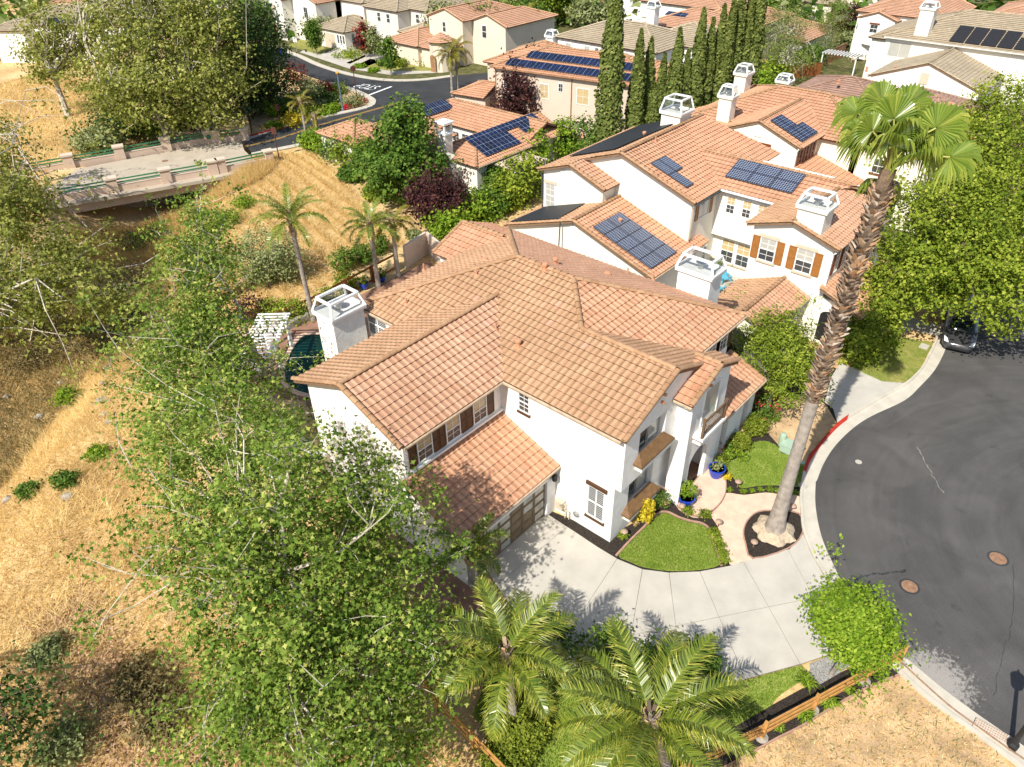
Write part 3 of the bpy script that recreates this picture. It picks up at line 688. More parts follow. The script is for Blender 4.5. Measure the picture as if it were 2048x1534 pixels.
        if sash: m.obox(c(w / 2, h / 2, .02), u, z, n, w / 2, .03, .022)
        win = m.build(name, MT[frame], s.root)
        m = MB(); m.obox(c(w / 2, h / 2, .004), u, z, n, w / 2, h / 2, .006); m.build('pane', MT[glass], win)
        if blind:
            m = MB(); m.obox(c(w / 2, h * .74, .007), u, z, n, w / 2 - .01, h * .25, .006); m.build('blind', MT[blind], win)
        if louvre:
            m = MB(); k = int(h / .11)
            for i in range(k): m.obox(c(w / 2, (i + .5) * h / k, .016), u, z + n * .5, n, w / 2, .028, .006)
            m.obox(c(w / 2, h / 2, .024), u, z, n, .03, h / 2, .008); m.build('louvre', MT['white'], win)
        elif grid:
            m = MB()
            for i in range(1, nx): m.obox(c(w * i / nx, h / 2, .016), u, z, n, .011, h / 2, .008)
            for j in range(1, ny):
                if not (sash and j * 2 == ny): m.obox(c(w / 2, h * j / ny, .016), u, z, n, w / 2, .011, .0085)
            if m.v: m.build('glazing_bar', MT[frame], win)
        if lintel: m = MB(); m.obox(c(w / 2, h + fw + .1, .045), u, z, n, w / 2 + lw, .10, .05); m.build('lintel', MT[lintel], s.root)
        if sill: m = MB(); m.obox(c(w / 2, -fw - .06, .055), u, z, n, w / 2 + lw * .8, .06, .06); m.build('sill', MT[sill], s.root)
        if shut:
            for sx in (-fw - .03 - sw / 2, w + fw + .03 + sw / 2):
                m = MB(); m.obox(c(sx, h / 2, .025), u, z, n, sw / 2, h / 2 + .03, .022)
                for b0, b1 in ((.06, h / 2 - .04), (h / 2 + .04, h - .06)):
                    for e in (-1, 1): m.obox(c(sx + e * (sw / 2 - .03), (b0 + b1) / 2, .052), u, z, n, .03, (b1 - b0) / 2 + .05, .01)
                for b0 in (.0, h / 2, h): m.obox(c(sx, b0, .0525), u, z, n, sw / 2 - .06, .045, .01)
                m.build('shutter', MT[shut], s.root)
        return win
    def part(s, name, mat, fn, parent=None, label=None):
        m = MB(); fn(m); return m.build(name, MT[mat], parent or s.root, label=label)
    def solar(s, c, u, v, n, w, h, nx, ny, name='solar_panel'):
        """one panel: frame with cells and grid lines; c centre, u across, v up the slope (world)"""
        c = Vector(c); u = Vector(u).normalized(); v = Vector(v).normalized(); n = Vector(n).normalized(); c = c + n * .17
        m = MB(); m.obox(c, u, v, n, w / 2, h / 2, .022); p = m.build(name, MT['panelframe'], s.root)
        m = MB(); m.obox(c + n * .004, u, v, n, w / 2 - .022, h / 2 - .022, .022); m.build('cells', MT['cells'], p)
        m = MB()
        for i in range(1, nx): m.obox(c + u * (w * (i / nx - .5)) + n * .0275, u, v, n, .011, h / 2 - .03, .002)
        for j in range(1, ny): m.obox(c + v * (h * (j / ny - .5)) + n * .0277, u, v, n, w / 2 - .03, .011, .002)
        if m.v: m.build('cell_lines', MT['panelline'], p)
        return p
    def solar_grid(s, p0, up, nvec, cols, w, h, nx, ny, gap=.02, cells=None):
        """p0 lower corner on the roof plane (world); nvec plane normal; cells = list of (i, j)"""
        n = Vector(nvec).normalized(); v = (Vector((0, 0, 1)) - n * n.z).normalized(); u = v.cross(n)
        for (i, j) in cells: s.solar(Vector(p0) + u * ((i + .5) * (w + gap)) + v * ((j + .5) * (h + gap)), u, v, n, w, h, nx, ny)
    def chimney(s, x0, x1, y0, y1, z0, z1, cap=1.1, mat=None, flare=.12):
        F = s.F; m = MB(); P_ = F.p
        m.obox(P_((x0 + x1) / 2, (y0 + y1) / 2, (z0 + z1) / 2), F.d(1, 0), F.d(0, 1), (0, 0, 1), (x1 - x0) / 2, (y1 - y0) / 2, (z1 - z0) / 2)
        m.obox(P_((x0 + x1) / 2, (y0 + y1) / 2, z1 + .06), F.d(1, 0), F.d(0, 1), (0, 0, 1), (x1 - x0) / 2 + .14, (y1 - y0) / 2 + .14, .07)
        ch = m.build('chimney', mat or s.wallm, s.root)
        a = .12; b = -flare; zt = z1 + cap * .88
        lo = [(x0 - a, y0 - a), (x1 + a, y0 - a), (x1 + a, y1 + a), (x0 - a, y1 + a)]; hi = [(x0 - b, y0 - b), (x1 + b, y0 - b), (x1 + b, y1 + b), (x0 - b, y1 + b)]
        zl = z1 + .13; m = MB(); t = .105
        for i in range(4):
            j = (i + 1) % 4
            A, B = P_(*lo[i], zl + .05), P_(*lo[j], zl + .05); C_, D = P_(*hi[i], zt), P_(*hi[j], zt)
            m.bar(A, C_, t); m.bar(C_, D, t * 1.25, t * 1.1); m.bar(A, B, t, t)
            A2 = A + (C_ - A) * .18; B2 = B + (D - B) * .18
        m.build('chimney_lantern', MT['white'], ch)
        m = MB()
        for i in range(4):
            j = (i + 1) % 4
            m.poly([P_(*lo[i], zl + .05), P_(*lo[j], zl + .05), P_(*hi[j], zt - .03), P_(*hi[i], zt - .03)])
        m.build('lantern_glass', MT['clear'], ch)
        m = MB(); cx, cy = (x0 + x1) / 2, (y0 + y1) / 2
        m.lathe(P_(cx, cy, z1 + .12), [(.16, 0), (.16, .35), (.30, .36), (.30, .44), (.16, .46)], 14); m.build('flue_cap', MT['metal'], ch)
        return ch
    def vent(s, p, kind=0):
        p = Vector(p); m = MB()
        if kind == 0:
            m.lathe(p - Vector((0, 0, .2)), [(.10, 0), (.10, .42), (.15, .43), (.15, .54), (.11, .57)], 10)
            m.lathe(p - Vector((0, 0, .1)), [(.2, 0), (.17, .14)], 10)
        elif kind == 1: m.lathe(p - Vector((0, 0, .2)), [(.05, 0), (.05, .55)], 8); m.lathe(p - Vector((0, 0, .1)), [(.14, 0), (.08, .14)], 10)
        else: m.lathe(p - Vector((0, 0, .1)), [(.22, 0), (.22, .12), (.14, .2), (.03, .22)], 10)
        return m.build('roof_vent', MT['terracotta'], s.root)
    # -- assemble
    def finish(s):
        s.wall.build('wall', s.wallm, s.root)
        roof = s.deck.build('roof', MT['deckboard'], s.root)
        off = wloc(s.root); r = np.random.default_rng(s.seed); w, c = s.tw, s.tc
        ss = np.array(list(SEG[s.lod])); K = len(ss)
        rest_v, rest_f, rest_t, nb = [], [], [], 0; picks = []
        bms = bmesh.new(); tl = bms.faces.layers.float.new('tint')
        groups = {}
        for P3, n, tile, pk in s.planes:
            v = (Vector((0, 0, 1)) - n * n.z).normalized(); u = v.cross(n)
            U = np.array([p.dot(u) for p in P3]); V = np.array([p.dot(v) for p in P3]); N0 = P3[0].dot(n)
            v0 = V.min() - .04; u0 = math.floor(U.min() / w) * w
            ni = int((U.max() - u0) / w) + 1; nj = int((V.max() - v0) / c) + 1
            # inward edges
            cen = np.array([U.mean(), V.mean()]); ed = []
            for i in range(len(U)):
                a = np.array([U[i], V[i]]); b = np.array([U[(i + 1) % len(U)], V[(i + 1) % len(U)]]); d = b - a
                if np.hypot(*d) < 1e-5: continue
                nn = np.array([-d[1], d[0]]) / np.hypot(*d)
                if nn @ (cen - a) < 0: nn = -nn
                ed.append((a, nn))
            I, J = np.meshgrid(np.arange(ni), np.arange(nj)); I = I.ravel(); J = J.ravel()
            cu = u0 + I * w; cv = v0 + J * c
            corners = np.stack([np.stack([cu, cv], -1), np.stack([cu + w, cv], -1), np.stack([cu + w, cv + c], -1), np.stack([cu, cv + c], -1)], 1)
            inside = np.full(len(I), 9.0); outside = np.full(len(I), 9.0)
            for a, nn in ed:
                dd = (corners - a) @ nn; mn = dd.min(1); mx = dd.max(1)
                lo = np.where(np.abs(nn[1]) > .95, .06, .0)
                inside = np.minimum(inside, mn + lo); outside = np.minimum(outside, mx)
            keep = outside > .01; full = keep & (inside >= -.002)
            tint = np.clip(r.normal(.48, .13, len(I)), 0, .85); rare = r.random(len(I)) < .008; tint[rare] = 1.0
            mat = MT['tile_' + tile] if tile else s.tm
            pos = [(k, P3[0] * 0 + u * (cu[k] + w / 2) + v * (cv[k] + c / 2) + n * N0) for k in np.nonzero(full)[0]] if (s.pick and pk) else []
            for k, p in pos: picks.append(((p - CAM).length, p, u, v, n, cu[k], cv[k], N0, tint[k], mat, id(P3), k))
            groups[id(P3)] = [P3, u, v, n, N0, cu, cv, keep, full, tint, mat, ed]
        picks.sort(key=lambda t: t[0]); picks = picks[:s.pick]
        taken = {}
        for t in picks: taken.setdefault(t[10], set()).add(t[11])
        protos = {}
        for (_, p, u, v, n, cu, cv, N0, tint, mat, _i, _k) in picks:
            key = (mat.name, int(tint * 7)); 
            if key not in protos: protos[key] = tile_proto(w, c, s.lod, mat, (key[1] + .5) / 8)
            jit = r.normal(0, .004)
            M = Matrix((u, v, n)).transposed().to_4x4(); M.translation = u * cu + v * cv + n * (N0 + jit)
            link('roof_tile', protos[key], roof, None, M)
        bymat = {}
        for gid, (P3, u, v, n, N0, cu, cv, keep, full, tint, mat, ed) in groups.items():
            sel = keep.copy()
            for k in taken.get(gid, ()): sel[k] = False
            for part, mask in (('full', sel & full), ('cut', sel & ~full)):
                ks = np.nonzero(mask)[0]
                if not len(ks): continue
                m = len(ks); sx = np.concatenate([ss, [1.0]]); h = np.array([prof(q if q < 1 else 0) for q in sx]) if s.lod < 2 else np.zeros(2)
                q = len(sx); jit = r.normal(0, .003, m)
                uu = cu[ks][:, None] + sx[None] * w
                def ptz(vv, hh): return (uu[..., None] * np.array(u) + vv[..., None] * np.array(v) + (N0 + hh + jit[:, None])[..., None] * np.array(n))
                lo = np.broadcast_to(cv[ks][:, None] - .012, uu.shape); hi_ = np.broadcast_to(cv[ks][:, None] + c + .01, uu.shape)
                A = ptz(lo, .066 + h[None]); B = ptz(hi_, .012 + h[None]); D = ptz(lo, .008 + h[None] * .8)
                vv = np.stack([A, B, D], 2).reshape(-1, 3); base = (np.arange(m) * q * 3)[:, None] + (np.arange(q - 1) * 3)[None]
                b = base.ravel()
                f = np.concatenate([np.stack([b, b + 3, b + 4, b + 1], -1), np.stack([b + 2, b + 5, b + 3, b], -1)])
                tt = np.concatenate([np.repeat(tint[ks], q - 1)] * 2); wr = np.concatenate([np.tile(WEAR[s.lod], m), np.full(m * (q - 1), 2.6)])  # butt faces carry the painted course shadow
                if part == 'cut':
                    me = mesh_np('tmp', vv, f, mat, tt); wear_shade_attr(me, 0, 0, wr); bm = bmesh.new(); bm.from_mesh(me); bpy.data.meshes.remove(me)
                    for a, nn in ed:
                        co = Vector(u) * float(a[0]) + Vector(v) * float(a[1]); no = Vector(u) * float(nn[0]) + Vector(v) * float(nn[1])
                        sh = .07 if abs(nn[1]) > .95 and nn[1] > 0 else .0
                        bmesh.ops.bisect_plane(bm, geom=bm.verts[:] + bm.edges[:] + bm.faces[:], plane_co=co - no * sh, plane_no=-no, clear_outer=True)
                    lay = bm.faces.layers.float.get('tint'); lw_ = bm.faces.layers.float.get('wear_shade'); bm.verts.index_update()
                    vv = np.array([x.co[:] for x in bm.verts]).reshape(-1, 3); f = [tuple(x.index for x in g.verts) for g in bm.faces]; tt = np.array([g[lay] for g in bm.faces]); wr = np.array([g[lw_] for g in bm.faces]); bm.free()
                    if not len(f): continue
                else: f = [tuple(x) for x in f]
                e = bymat.setdefault(mat.name, [mat, [], [], [], 0, []]); e[5].append(wr)
                e[1].append(vv); e[2] += [tuple(i + e[4] for i in g) for g in f]; e[3].append(tt); e[4] += len(vv)
        for mat, vs_, fs_, ts_, _, ws_ in bymat.values():
            me = mesh_np('roof_tile', np.concatenate(vs_) - np.array(off), fs_, mat, np.concatenate(ts_)); wear_shade_attr(me, 0, 0, np.concatenate(ws_)); o = link('roof_tile', me, roof, 'stuff')
        # ridge and hip tiles
        nc = 0; mb = MB()
        for a, b in s.caps:
            if b.z < a.z: a, b = b, a
            d = b - a; Ln = d.length; d.normalize(); k = max(1, int(Ln / .40)); st = Ln / k
            sx = Vector((0, 0, 1)).cross(d).normalized(); up = d.cross(sx)
            for i in range(k):
                p = a + d * (i * st - .02) + up * .05
                M = Matrix((d, sx, up)).transposed().to_4x4(); M.translation = p
                if s.capobj and nc < 300:
                    link('ridge_tile', random.choice(cap_mesh(s.capm)), roof, None, M); nc += 1
                else:
                    me = cap_mesh(s.capm)[1]; b0 = len(mb.v)
                    mb.v += [tuple(M @ x.co) for x in me.vertices]; mb.f += [tuple(b0 + i for i in g.vertices) for g in me.polygons]; tn = random.uniform(.2, .8); mb.t += [tn] * len(me.polygons)
        if mb.v: link('ridge_tile', mesh_np('ridge_tile', np.array(mb.v) - np.array(off), mb.f, s.capm, mb.t), roof, 'stuff')
        return roof
MT['deckboard'] = M_plain('roof_board', (.20, .12, .07), .8, .2, 4)
MT['panelframe'] = M_plain('panel_frame', (.10, .10, .11), .35, .1, 4)
m_, nt_, b_ = nodes('solar_cells'); L(nt_, ramp(nt_, noise(nt_, .9, 3), [(.3, (.010, .016, .040)), (.7, (.014, .026, .075))]), b_.inputs['Base Color']); b_.inputs['Roughness'].default_value = .25; b_.inputs['Specular IOR Level'].default_value = .10; MT['cells'] = m_
MT['panelline'] = M_plain('panel_lines', (.36, .40, .46), .4, .05, 4)
m_, nt_, b_ = nodes('lantern_clear_glass'); b_.inputs['Roughness'].default_value = .08; b_.inputs['Base Color'].default_value = (.9, .92, .92, 1)
tr_ = nt_.nodes.new('ShaderNodeBsdfTransparent'); tr_.inputs[0].default_value = (.80, .82, .82, 1); gl_ = nt_.nodes.new('ShaderNodeBsdfGlossy'); gl_.inputs[1].default_value = .08
mx_ = nt_.nodes.new('ShaderNodeMixShader'); mx_.inputs[0].default_value = .09; L(nt_, tr_.outputs[0], mx_.inputs[1]); L(nt_, gl_.outputs[0], mx_.inputs[2]); L(nt_, mx_.outputs[0], nt_.nodes['Material Output'].inputs[0]); MT['clear'] = m_
# ------------------------------------------------------------------ the main house
XE, ZE = 20.35, 6.70
h = House('main_house', 'nearest white two-storey house with terracotta tile roof, brown garage door and balcony', 'house', (24, 18, 0), tile='terra', pick=300, lod=0)
RX, RZ, RN, RS = 26.52, 9.17, 23.49, 19.72       # main ridge
h.plane([(XE, 12.12, ZE), (24.2, 12.12, 8.24), (24.2, 17.43, 8.24), (XE, 17.43, ZE)], 'ochre')
h.plane([(XE, 17.43, ZE), (24.2, 17.43, 8.24), (RX, RS, RZ), (RX, 22.75, RZ), (24.1, 22.75, 8.2), (XE, 19.0, ZE)], 'ochre')
h.plane([(24.1, 22.75, 8.2), (RX, 22.75, RZ), (RX, RN, RZ), (XE, 29.66, ZE), (XE, 26.5, ZE)], 'ochre')
h.plane([(13.95, 19.0, ZE), (XE, 19.0, ZE), (24.1, 22.75, 8.2), (13.95, 22.75, 8.2)], 'terra')
h.plane([(13.95, 22.75, 8.2), (24.1, 22.75, 8.2), (XE, 26.5, ZE), (13.95, 26.5, ZE)], 'ochre', False)
h.plane([(XE, 29.66, ZE), (RX, RN, RZ), (32.69, 29.66, ZE)], 'ochre', False)
h.plane([(RX, RS, RZ), (RX, RN, RZ), (33.0, 29.97, 6.58), (33.0, 13.24, 6.58)], 'terra', False)
h.plane([(RX, RS, RZ), (33.0, 13.24, 6.58), (28.38, 13.24, 6.58), (24.2, 17.42, 8.25)], 'terra2')
h.plane([(24.2, 12.12, 8.25), (24.2, 17.42, 8.25), (28.38, 13.24, 6.58), (28.38, 12.12, 6.58)], 'ochre')
h.plane([(27.9, 28.6, 6.30), (27.9, 31.75, 6.30), (30.64, 31.75, 7.40), (30.64, 28.0, 7.40), (30.2, 28.0, 7.22)], 'terra2', False)
h.plane([(30.64, 28.0, 7.40), (30.64, 31.75, 7.40), (33.3, 31.75, 6.35), (33.3, 28.0, 6.35)], 'terra2', False)
for a, b in [((RX, RS, RZ), (RX, RN, RZ)), ((RX, RS, RZ), (33.0, 13.24, 6.58)), ((RX, RS, RZ), (24.2, 17.42, 8.25)), ((24.2, 17.4, 8.25), (24.2, 12.3, 8.25)), ((RX, RN, RZ), (XE, 29.66, ZE)), ((RX, RN, RZ), (33, 29.97, 6.58)),
             ((24.1, 22.75, 8.2), (14.0, 22.75, 8.2)), ((30.64, 28.2, 7.4), (30.64, 31.7, 7.4)), ((27.9, 31.7, 6.3), (30.64, 31.7, 7.4)),
             ((XE, 12.18, ZE), (24.2, 12.18, 8.25)), ((28.38, 12.18, 6.58), (24.2, 12.18, 8.25)), ((14.0, 19.0, ZE), (14.0, 22.75, 8.2)), ((14.0, 26.5, ZE), (14.0, 22.75, 8.2))]: h.cap(a, b)
# walls
h.box(20.62, 28.2, 12.96, 19.4, -.1, 6.63)       # front block
def openwall(y0, y1, z0, z1, wx0, wx1, wz0, wz1, xr=28.0):
    h.box(20.62, wx0, y0, y1, z0, z1); h.box(wx1, xr, y0, y1, z0, z1); h.box(wx0, wx1, y0 + .001, y1, z0, wz0); h.box(wx0, wx1, y0 + .001, y1, wz1, z1)
openwall(12.62, 12.96, -.1, 3.5, 21.85, 23.9, 1.35, 3.25)
openwall(12.28, 12.96, 3.5, 6.55, 21.75, 23.9, 4.72, 6.2)
h.wall.slab([(20.621, 12.281, 6.55), (27.99, 12.281, 6.55), (27.99, 12.281, 6.6), (24.2, 12.281, 8.06), (20.621, 12.281, 6.63)], (0, .67, 0))  # projecting upper front
h.box(20.622, 32.5, 19.4, 29.3, -.1, 6.55)
h.box(28.0, 32.6, 13.72, 19.2, -.1, 6.45)
h.gwall('x', 14.4, 20.7, 19.42, 26.1, -.1, 6.70, 8.0, 22.75)
h.box(28.3, 33.0, 29.0, 31.5, -.1, 6.2)
h.box(14.55, 20.64, 16.35, 19.5, -.1, 3.05)                                             # garage
# garage roof
h.plane([(14.1, 15.8, 3.05), (20.62, 15.8, 3.05), (20.62, 19.4, 4.42), (14.1, 19.4, 4.42)], 'terra2')
h.cap((14.15, 15.85, 3.05), (14.15, 19.4, 4.42))
h.wall.slab([(14.4, 15.95, -.1), (14.4, 19.5, -.1), (14.4, 19.5, 4.3), (14.4, 15.95, 2.98)], (.25, 0, 0))
h.box(14.65, 15.0, 15.95, 16.4, -.1, 2.95); h.box(19.95, 20.6, 15.95, 16.4, -.1, 2.95); h.box(15.0, 19.95, 15.95, 16.4, 2.35, 2.95)
# garage door with panels and glazed lights
def gd(m):
    m.box(15.0, 19.95, 16.1, 16.2, 0, 2.33)
door = h.part('garage_door', 'garage', gd)
for j in range(4):
    for i in range(6):
        x0 = 15.06 + i * .815; z0 = .06 + j * .575
        def fr(m, x0=x0, z0=z0):
            m.box(x0, x0 + .06, 16.075, 16.1, z0, z0 + .53); m.box(x0 + .72, x0 + .78, 16.075, 16.1, z0, z0 + .53); m.box(x0 + .06, x0 + .72, 16.076, 16.1, z0, z0 + .06); m.box(x0 + .06, x0 + .72, 16.076, 16.1, z0 + .47, z0 + .53)
        h.part('door_panel', 'garage', fr, door)
        if i in (2, 5) or j >= 2 and i in (1, 4): h.part('light', 'blind', lambda m, x0=x0, z0=z0: m.box(x0 + .07, x0 + .71, 16.085, 16.1, z0 + .07, z0 + .46), door)
# gutters
def gut(m, a, b): m.tube([a, b], .075, 6)
h.part('gutter', 'gutter', lambda m: gut(m, (20.26, 12.3, 6.62), (20.26, 18.95, 6.62)))
h.part('gutter', 'gutter', lambda m: gut(m, (14.1, 18.92, 6.62), (20.3, 18.92, 6.62)))
h.part('gutter', 'gutter', lambda m: gut(m, (14.1, 15.72, 2.98), (20.6, 15.72, 2.98)))
h.part('gutter', 'gutter', lambda m: gut(m, (28.4, 13.16, 6.5), (33.0, 13.16, 6.5)))
h.part('gutter', 'gutter', lambda m: gut(m, (20.26, 26.6, 6.62), (20.26, 29.6, 6.62)))
h.part('gutter', 'dgutter', lambda m: gut(m, (14.1, 26.58, 6.62), (20.3, 26.58, 6.62)))
# windows on the white side wall facing the driveway
XW = (-1, 0, 0); YW = (0, -1, 0)
h.window((20.62, 18.22, 5.22), (0, -1, 0), XW, .58, 1.02, 2, 4, sill='brown', lw=.12)
h.window((20.62, 13.98, 1.05), (0, -1, 0), XW, .85, 1.85, 2, 4, lintel='brown', sill='brown', lw=.16, louvre=True)
# long window row above the garage with dark shutters
for x0 in (18.72, 16.95, 15.2): 
    h.window((x0, 19.42, 4.85), (1, 0, 0), YW, .80, 1.25, 2, 4, frame='white', blind='tanblind', shut='brown', sw=.46)
h.part('sill', 'white', lambda m: m.box(14.7, 20.6, 19.28, 19.45, 4.58, 4.70))
h.part('wall_lamp', 'black', lambda m: (m.lathe((20.3, 15.78, 2.25), [(.05, 0), (.13, .05), (.15, .35), (.04, .45)], 8), m.box(20.27, 20.33, 15.78, 15.96, 2.55, 2.62)))
# downpipe, meter and dryer vent by the side wall
h.part('gas_meter', 'cream', lambda m: (m.box(20.3, 20.6, 15.3, 15.75, .5, 1.0), m.tube([(20.45, 15.2, 0), (20.45, 15.2, .9), (20.45, 15.5, .95)], .03), m.tube([(20.5, 15.0, 0), (20.5, 15.0, .5), (20.5, 15.4, .55)], .03)))
h.part('dryer_vent', 'metal', lambda m: m.lathe((20.55, 14.6, .6), [(.17, 0), (.17, .05), (.1, .1)], 12, ax=(-1, 0, .01)))
# front: windows in deep niches with wooden ledges
def niche(zb, zt, yw, x0, x1):
    h.window((x0 + .08, yw, zb + .12), (1, 0, 0), YW, (x1 - x0) / 2 - .2, zt - zb - .3, 2, 4, frame='metal', grid=False, sash=False)
    h.window(((x0 + x1) / 2 + .05, yw, zb + .12), (1, 0, 0), YW, (x1 - x0) / 2 - .2, zt - zb - .3, 2, 4, frame='metal', glass='blind', grid=False, sash=False)
niche(4.72, 6.2, 12.56, 21.75, 23.9)
niche(1.35, 3.25, 12.90, 21.85, 23.9)
h.box(21.7, 23.95, 12.57, 12.9, 4.6, 6.3); h.box(21.8, 23.95, 12.91, 12.959, 1.2, 3.4)
for zb, y0 in ((4.62, 12.28), (1.22, 12.62)):
    h.part('window_ledge', 'wood', lambda m, zb=zb, y0=y0: [m.poly(q) for q in ([(21.85, y0 + .01, zb + .40), (23.8, y0 + .01, zb + .40), (24.15, y0 - .46, zb + .06), (21.4, y0 - .46, zb + .06)], [(21.4, y0 - .46, zb + .06), (24.15, y0 - .46, zb + .06), (24.15, y0 - .46, zb - .04), (21.4, y0 - .46, zb - .04)], [(21.85, y0 + .01, zb + .40), (21.4, y0 - .46, zb + .06), (21.4, y0 - .46, zb - .04), (21.4, y0 + .01, zb - .04), (21.4, y0 + .01, zb + .06)], [(23.8, y0 + .01, zb + .40), (24.15, y0 + .01, zb + .06), (24.15, y0 + .01, zb - .04), (24.15, y0 - .46, zb - .04), (24.15, y0 - .46, zb + .06)], [(21.4, y0 - .46, zb - .04), (24.15, y0 - .46, zb - .04), (24.15, y0 + .01, zb - .04), (21.4, y0 + .01, zb - .04)])])
    h.part('ledge_corbel', 'stucco', lambda m, zb=zb, y0=y0: m.box(21.6, 23.95, y0 - .36, y0, zb - .42, zb - .045))
# entry tower
TL, TR, TY = 24.78, 28.3, 11.54
TRX = 26.75
h.wall.slab([(TL, TY, 2.75), (TR, TY, 2.75), (TR, TY, 6.62), (TRX, TY, 7.30), (TL, TY, 6.55)], (0, .25, 0))
h.box(TL, 25.55, TY, TY + .25, -.1, 2.75); h.box(27.3, TR, TY, TY + .25, -.1, 2.75); h.box(TL + .001, TL + .25, TY + .251, 12.27, -.1, 6.5); h.box(TR - .25, TR - .001, TY + .251, 13.8, -.1, 6.5)
def arch(m):
    pts = [(25.55, TY + .003, 2.78)] + [(26.42 + .87 * math.cos(R(180 - a)), TY + .003, 1.95 + .8 * math.sin(R(180 - a))) for a in range(0, 181, 15)] + [(27.3, TY + .003, 2.78)]
    for i in range(1, len(pts) - 2): m.slab([pts[i], pts[i + 1], (pts[i + 1][0], TY + .003, 2.78), (pts[i][0], TY + .003, 2.78)], (0, .24, 0))
h.part('entry_arch', 'stucco', arch)
h.part('front_door', 'brown', lambda m: (m.box(25.75, 27.1, 12.55, 12.62, 0, 2.4)))
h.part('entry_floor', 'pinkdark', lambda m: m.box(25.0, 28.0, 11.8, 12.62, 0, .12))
h.plane([(24.35, 11.30, 6.60), (TRX, 11.30, 7.55), (TRX, 12.6, 7.55), (24.35, 12.6, 6.60)], 'terra2')
h.plane([(TRX, 11.30, 7.55), (28.55, 11.30, 6.83), (28.55, 12.6, 6.83), (TRX, 12.6, 7.55)], 'ochre')
h.cap((24.35, 11.36, 6.6), (TRX, 11.36, 7.55)); h.cap((28.55, 11.36, 6.83), (TRX, 11.36, 7.55)); h.cap((TRX, 11.4, 7.56), (TRX, 12.7, 7.56))
h.part('gutter', 'gutter', lambda m: m.tube([(24.3, 11.3, 6.5), (24.3, 12.25, 6.5)], .06, 6))
h.part('downpipe', 'white', lambda m: m.tube([(24.3, 11.6, 6.45), (24.6, 11.5, 6.3), (24.72, 11.47, 6.1), (24.72, 11.47, .05)], .05, 8))
# balcony door niche and rail
h.window((26.0, TY, 4.35), (1, 0, 0), YW, 1.35, 2.05, 2, 4, glass='blind', grid=False, sash=False, name='balcony_door')
bal = h.part('balcony', 'stucco', lambda m: (m.box(25.32, 27.58, TY - .56, TY, 4.03, 4.19), m.box(25.45, 27.45, TY - .42, TY, 3.66, 3.93)))
h.part('trim', 'railwood', lambda m: m.box(25.38, 27.52, TY - .5, TY, 3.93, 4.03), bal)
for x in (25.42, 27.48): h.part('post', 'railwood', lambda m, x=x: (m.box(x - .06, x + .06, TY - .52, TY - .40, 4.19, 5.27), m.box(x - .08, x + .08, TY - .54, TY - .38, 5.27, 5.32)), bal)
h.part('rail', 'railwood', lambda m: (m.box(25.48, 27.42, TY - .50, TY - .42, 5.12, 5.2), m.box(25.48, 27.42, TY - .49, TY - .43, 4.36, 4.42)), bal)
for i in range(15):
    x = 25.56 + i * .128
    h.part('baluster', 'railwood', lambda m, x=x: m.box(x - .016, x + .016, TY - .475, TY - .445, 4.42, 5.12), bal)
# clay pipe vents in the gables
for x, z, y in ((23.35, 7.42, 12.28), (23.25, 7.06, 12.28), (26.3, 6.98, TY), (26.2, 6.66, TY)):
    h.part('clay_pipe_vent', 'terracotta', lambda m, x=x, y=y, z=z: m.tube([(x, y + .02, z), (x, y - .18, z + .01)], .075, 8))
# porch roof on the right with white columns
h.plane([(28.3, 11.5, 3.15), (33.1, 11.5, 3.15), (33.1, 13.75, 4.05), (28.3, 13.75, 4.05)], 'terra2')
h.cap((33.0, 11.55, 3.15), (33.0, 13.7, 4.05))
h.part('gutter', 'gutter', lambda m: gut(m, (28.4, 11.42, 3.08), (33.1, 11.42, 3.08)))
h.wall.box(28.3, 33.0, 11.75, 12.0, 2.55, 3.05)
for x0, x1 in ((28.5, 29.2), (29.9, 31.6), (32.3, 32.9)): h.wall.box(x0, x1, 11.75, 12.05, -.1, 2.56)
h.part('porch_floor', 'pink', lambda m: m.box(28.3, 32.9, 11.6, 13.75, -.05, .14))
for x0 in (29.0, 30.35, 31.6): h.window((x0, 13.72, 4.75), (1, 0, 0), YW, .7, 1.35, 2, 4, shut='brown', sw=.36)
# chimneys
h.chimney(17.95, 19.95, 28.62, 30.05, -.1, 7.12, 1.05)
h.chimney(33.3, 34.6, 15.6, 17.6, -.1, 7.70, 1.05)
h.window((20.62, 29.2, 5.05), (0, -1, 0), XW, 1.5, 1.35, 2, 6, louvre=True)
# roof vents
nW = (-.4, 0, 1); pW = (XE, 19, ZE); nF = (0, -.4, 1); pF = (18, 19.0, ZE)
for q, k in (((1090, 541), 0), ((1037, 694), 0), ((953, 551), 1), ((813, 609), 1)): h.vent(GP(*q, pW, nW) + Vector((0, 0, .06)), k)
for q, k in (((992, 660), 1),): h.vent(GP(*q, pF, nF) + Vector((0, 0, .06)), k)
pE = (RX, RN, RZ); nE = (.4, 0, 1)
for q, k in (((1111, 530), 0), ((1215, 549), 2), ((1255, 549), 1), ((1306, 560), 1)): h.vent(GP(*q, pE, nE) + Vector((0, 0, .06)), k)
pN = (XE, 29.66, ZE); nN = (0, .4, 1)
for q, k in (((970, 522), 2), ((848, 540), 1)): h.vent(GP(*q, pN, nN) + Vector((0, 0, .06)), k)
h.finish()
# ------------------------------------------------------------------ the cream house next door (behind, right)
n2 = House('neighbour_house', 'cream two-storey house with caramel shutters and blue solar panels, left of the fan palm', 'house', (46, 22, 0), wall='stucco2', tile='terra2', pick=300, lod=0)
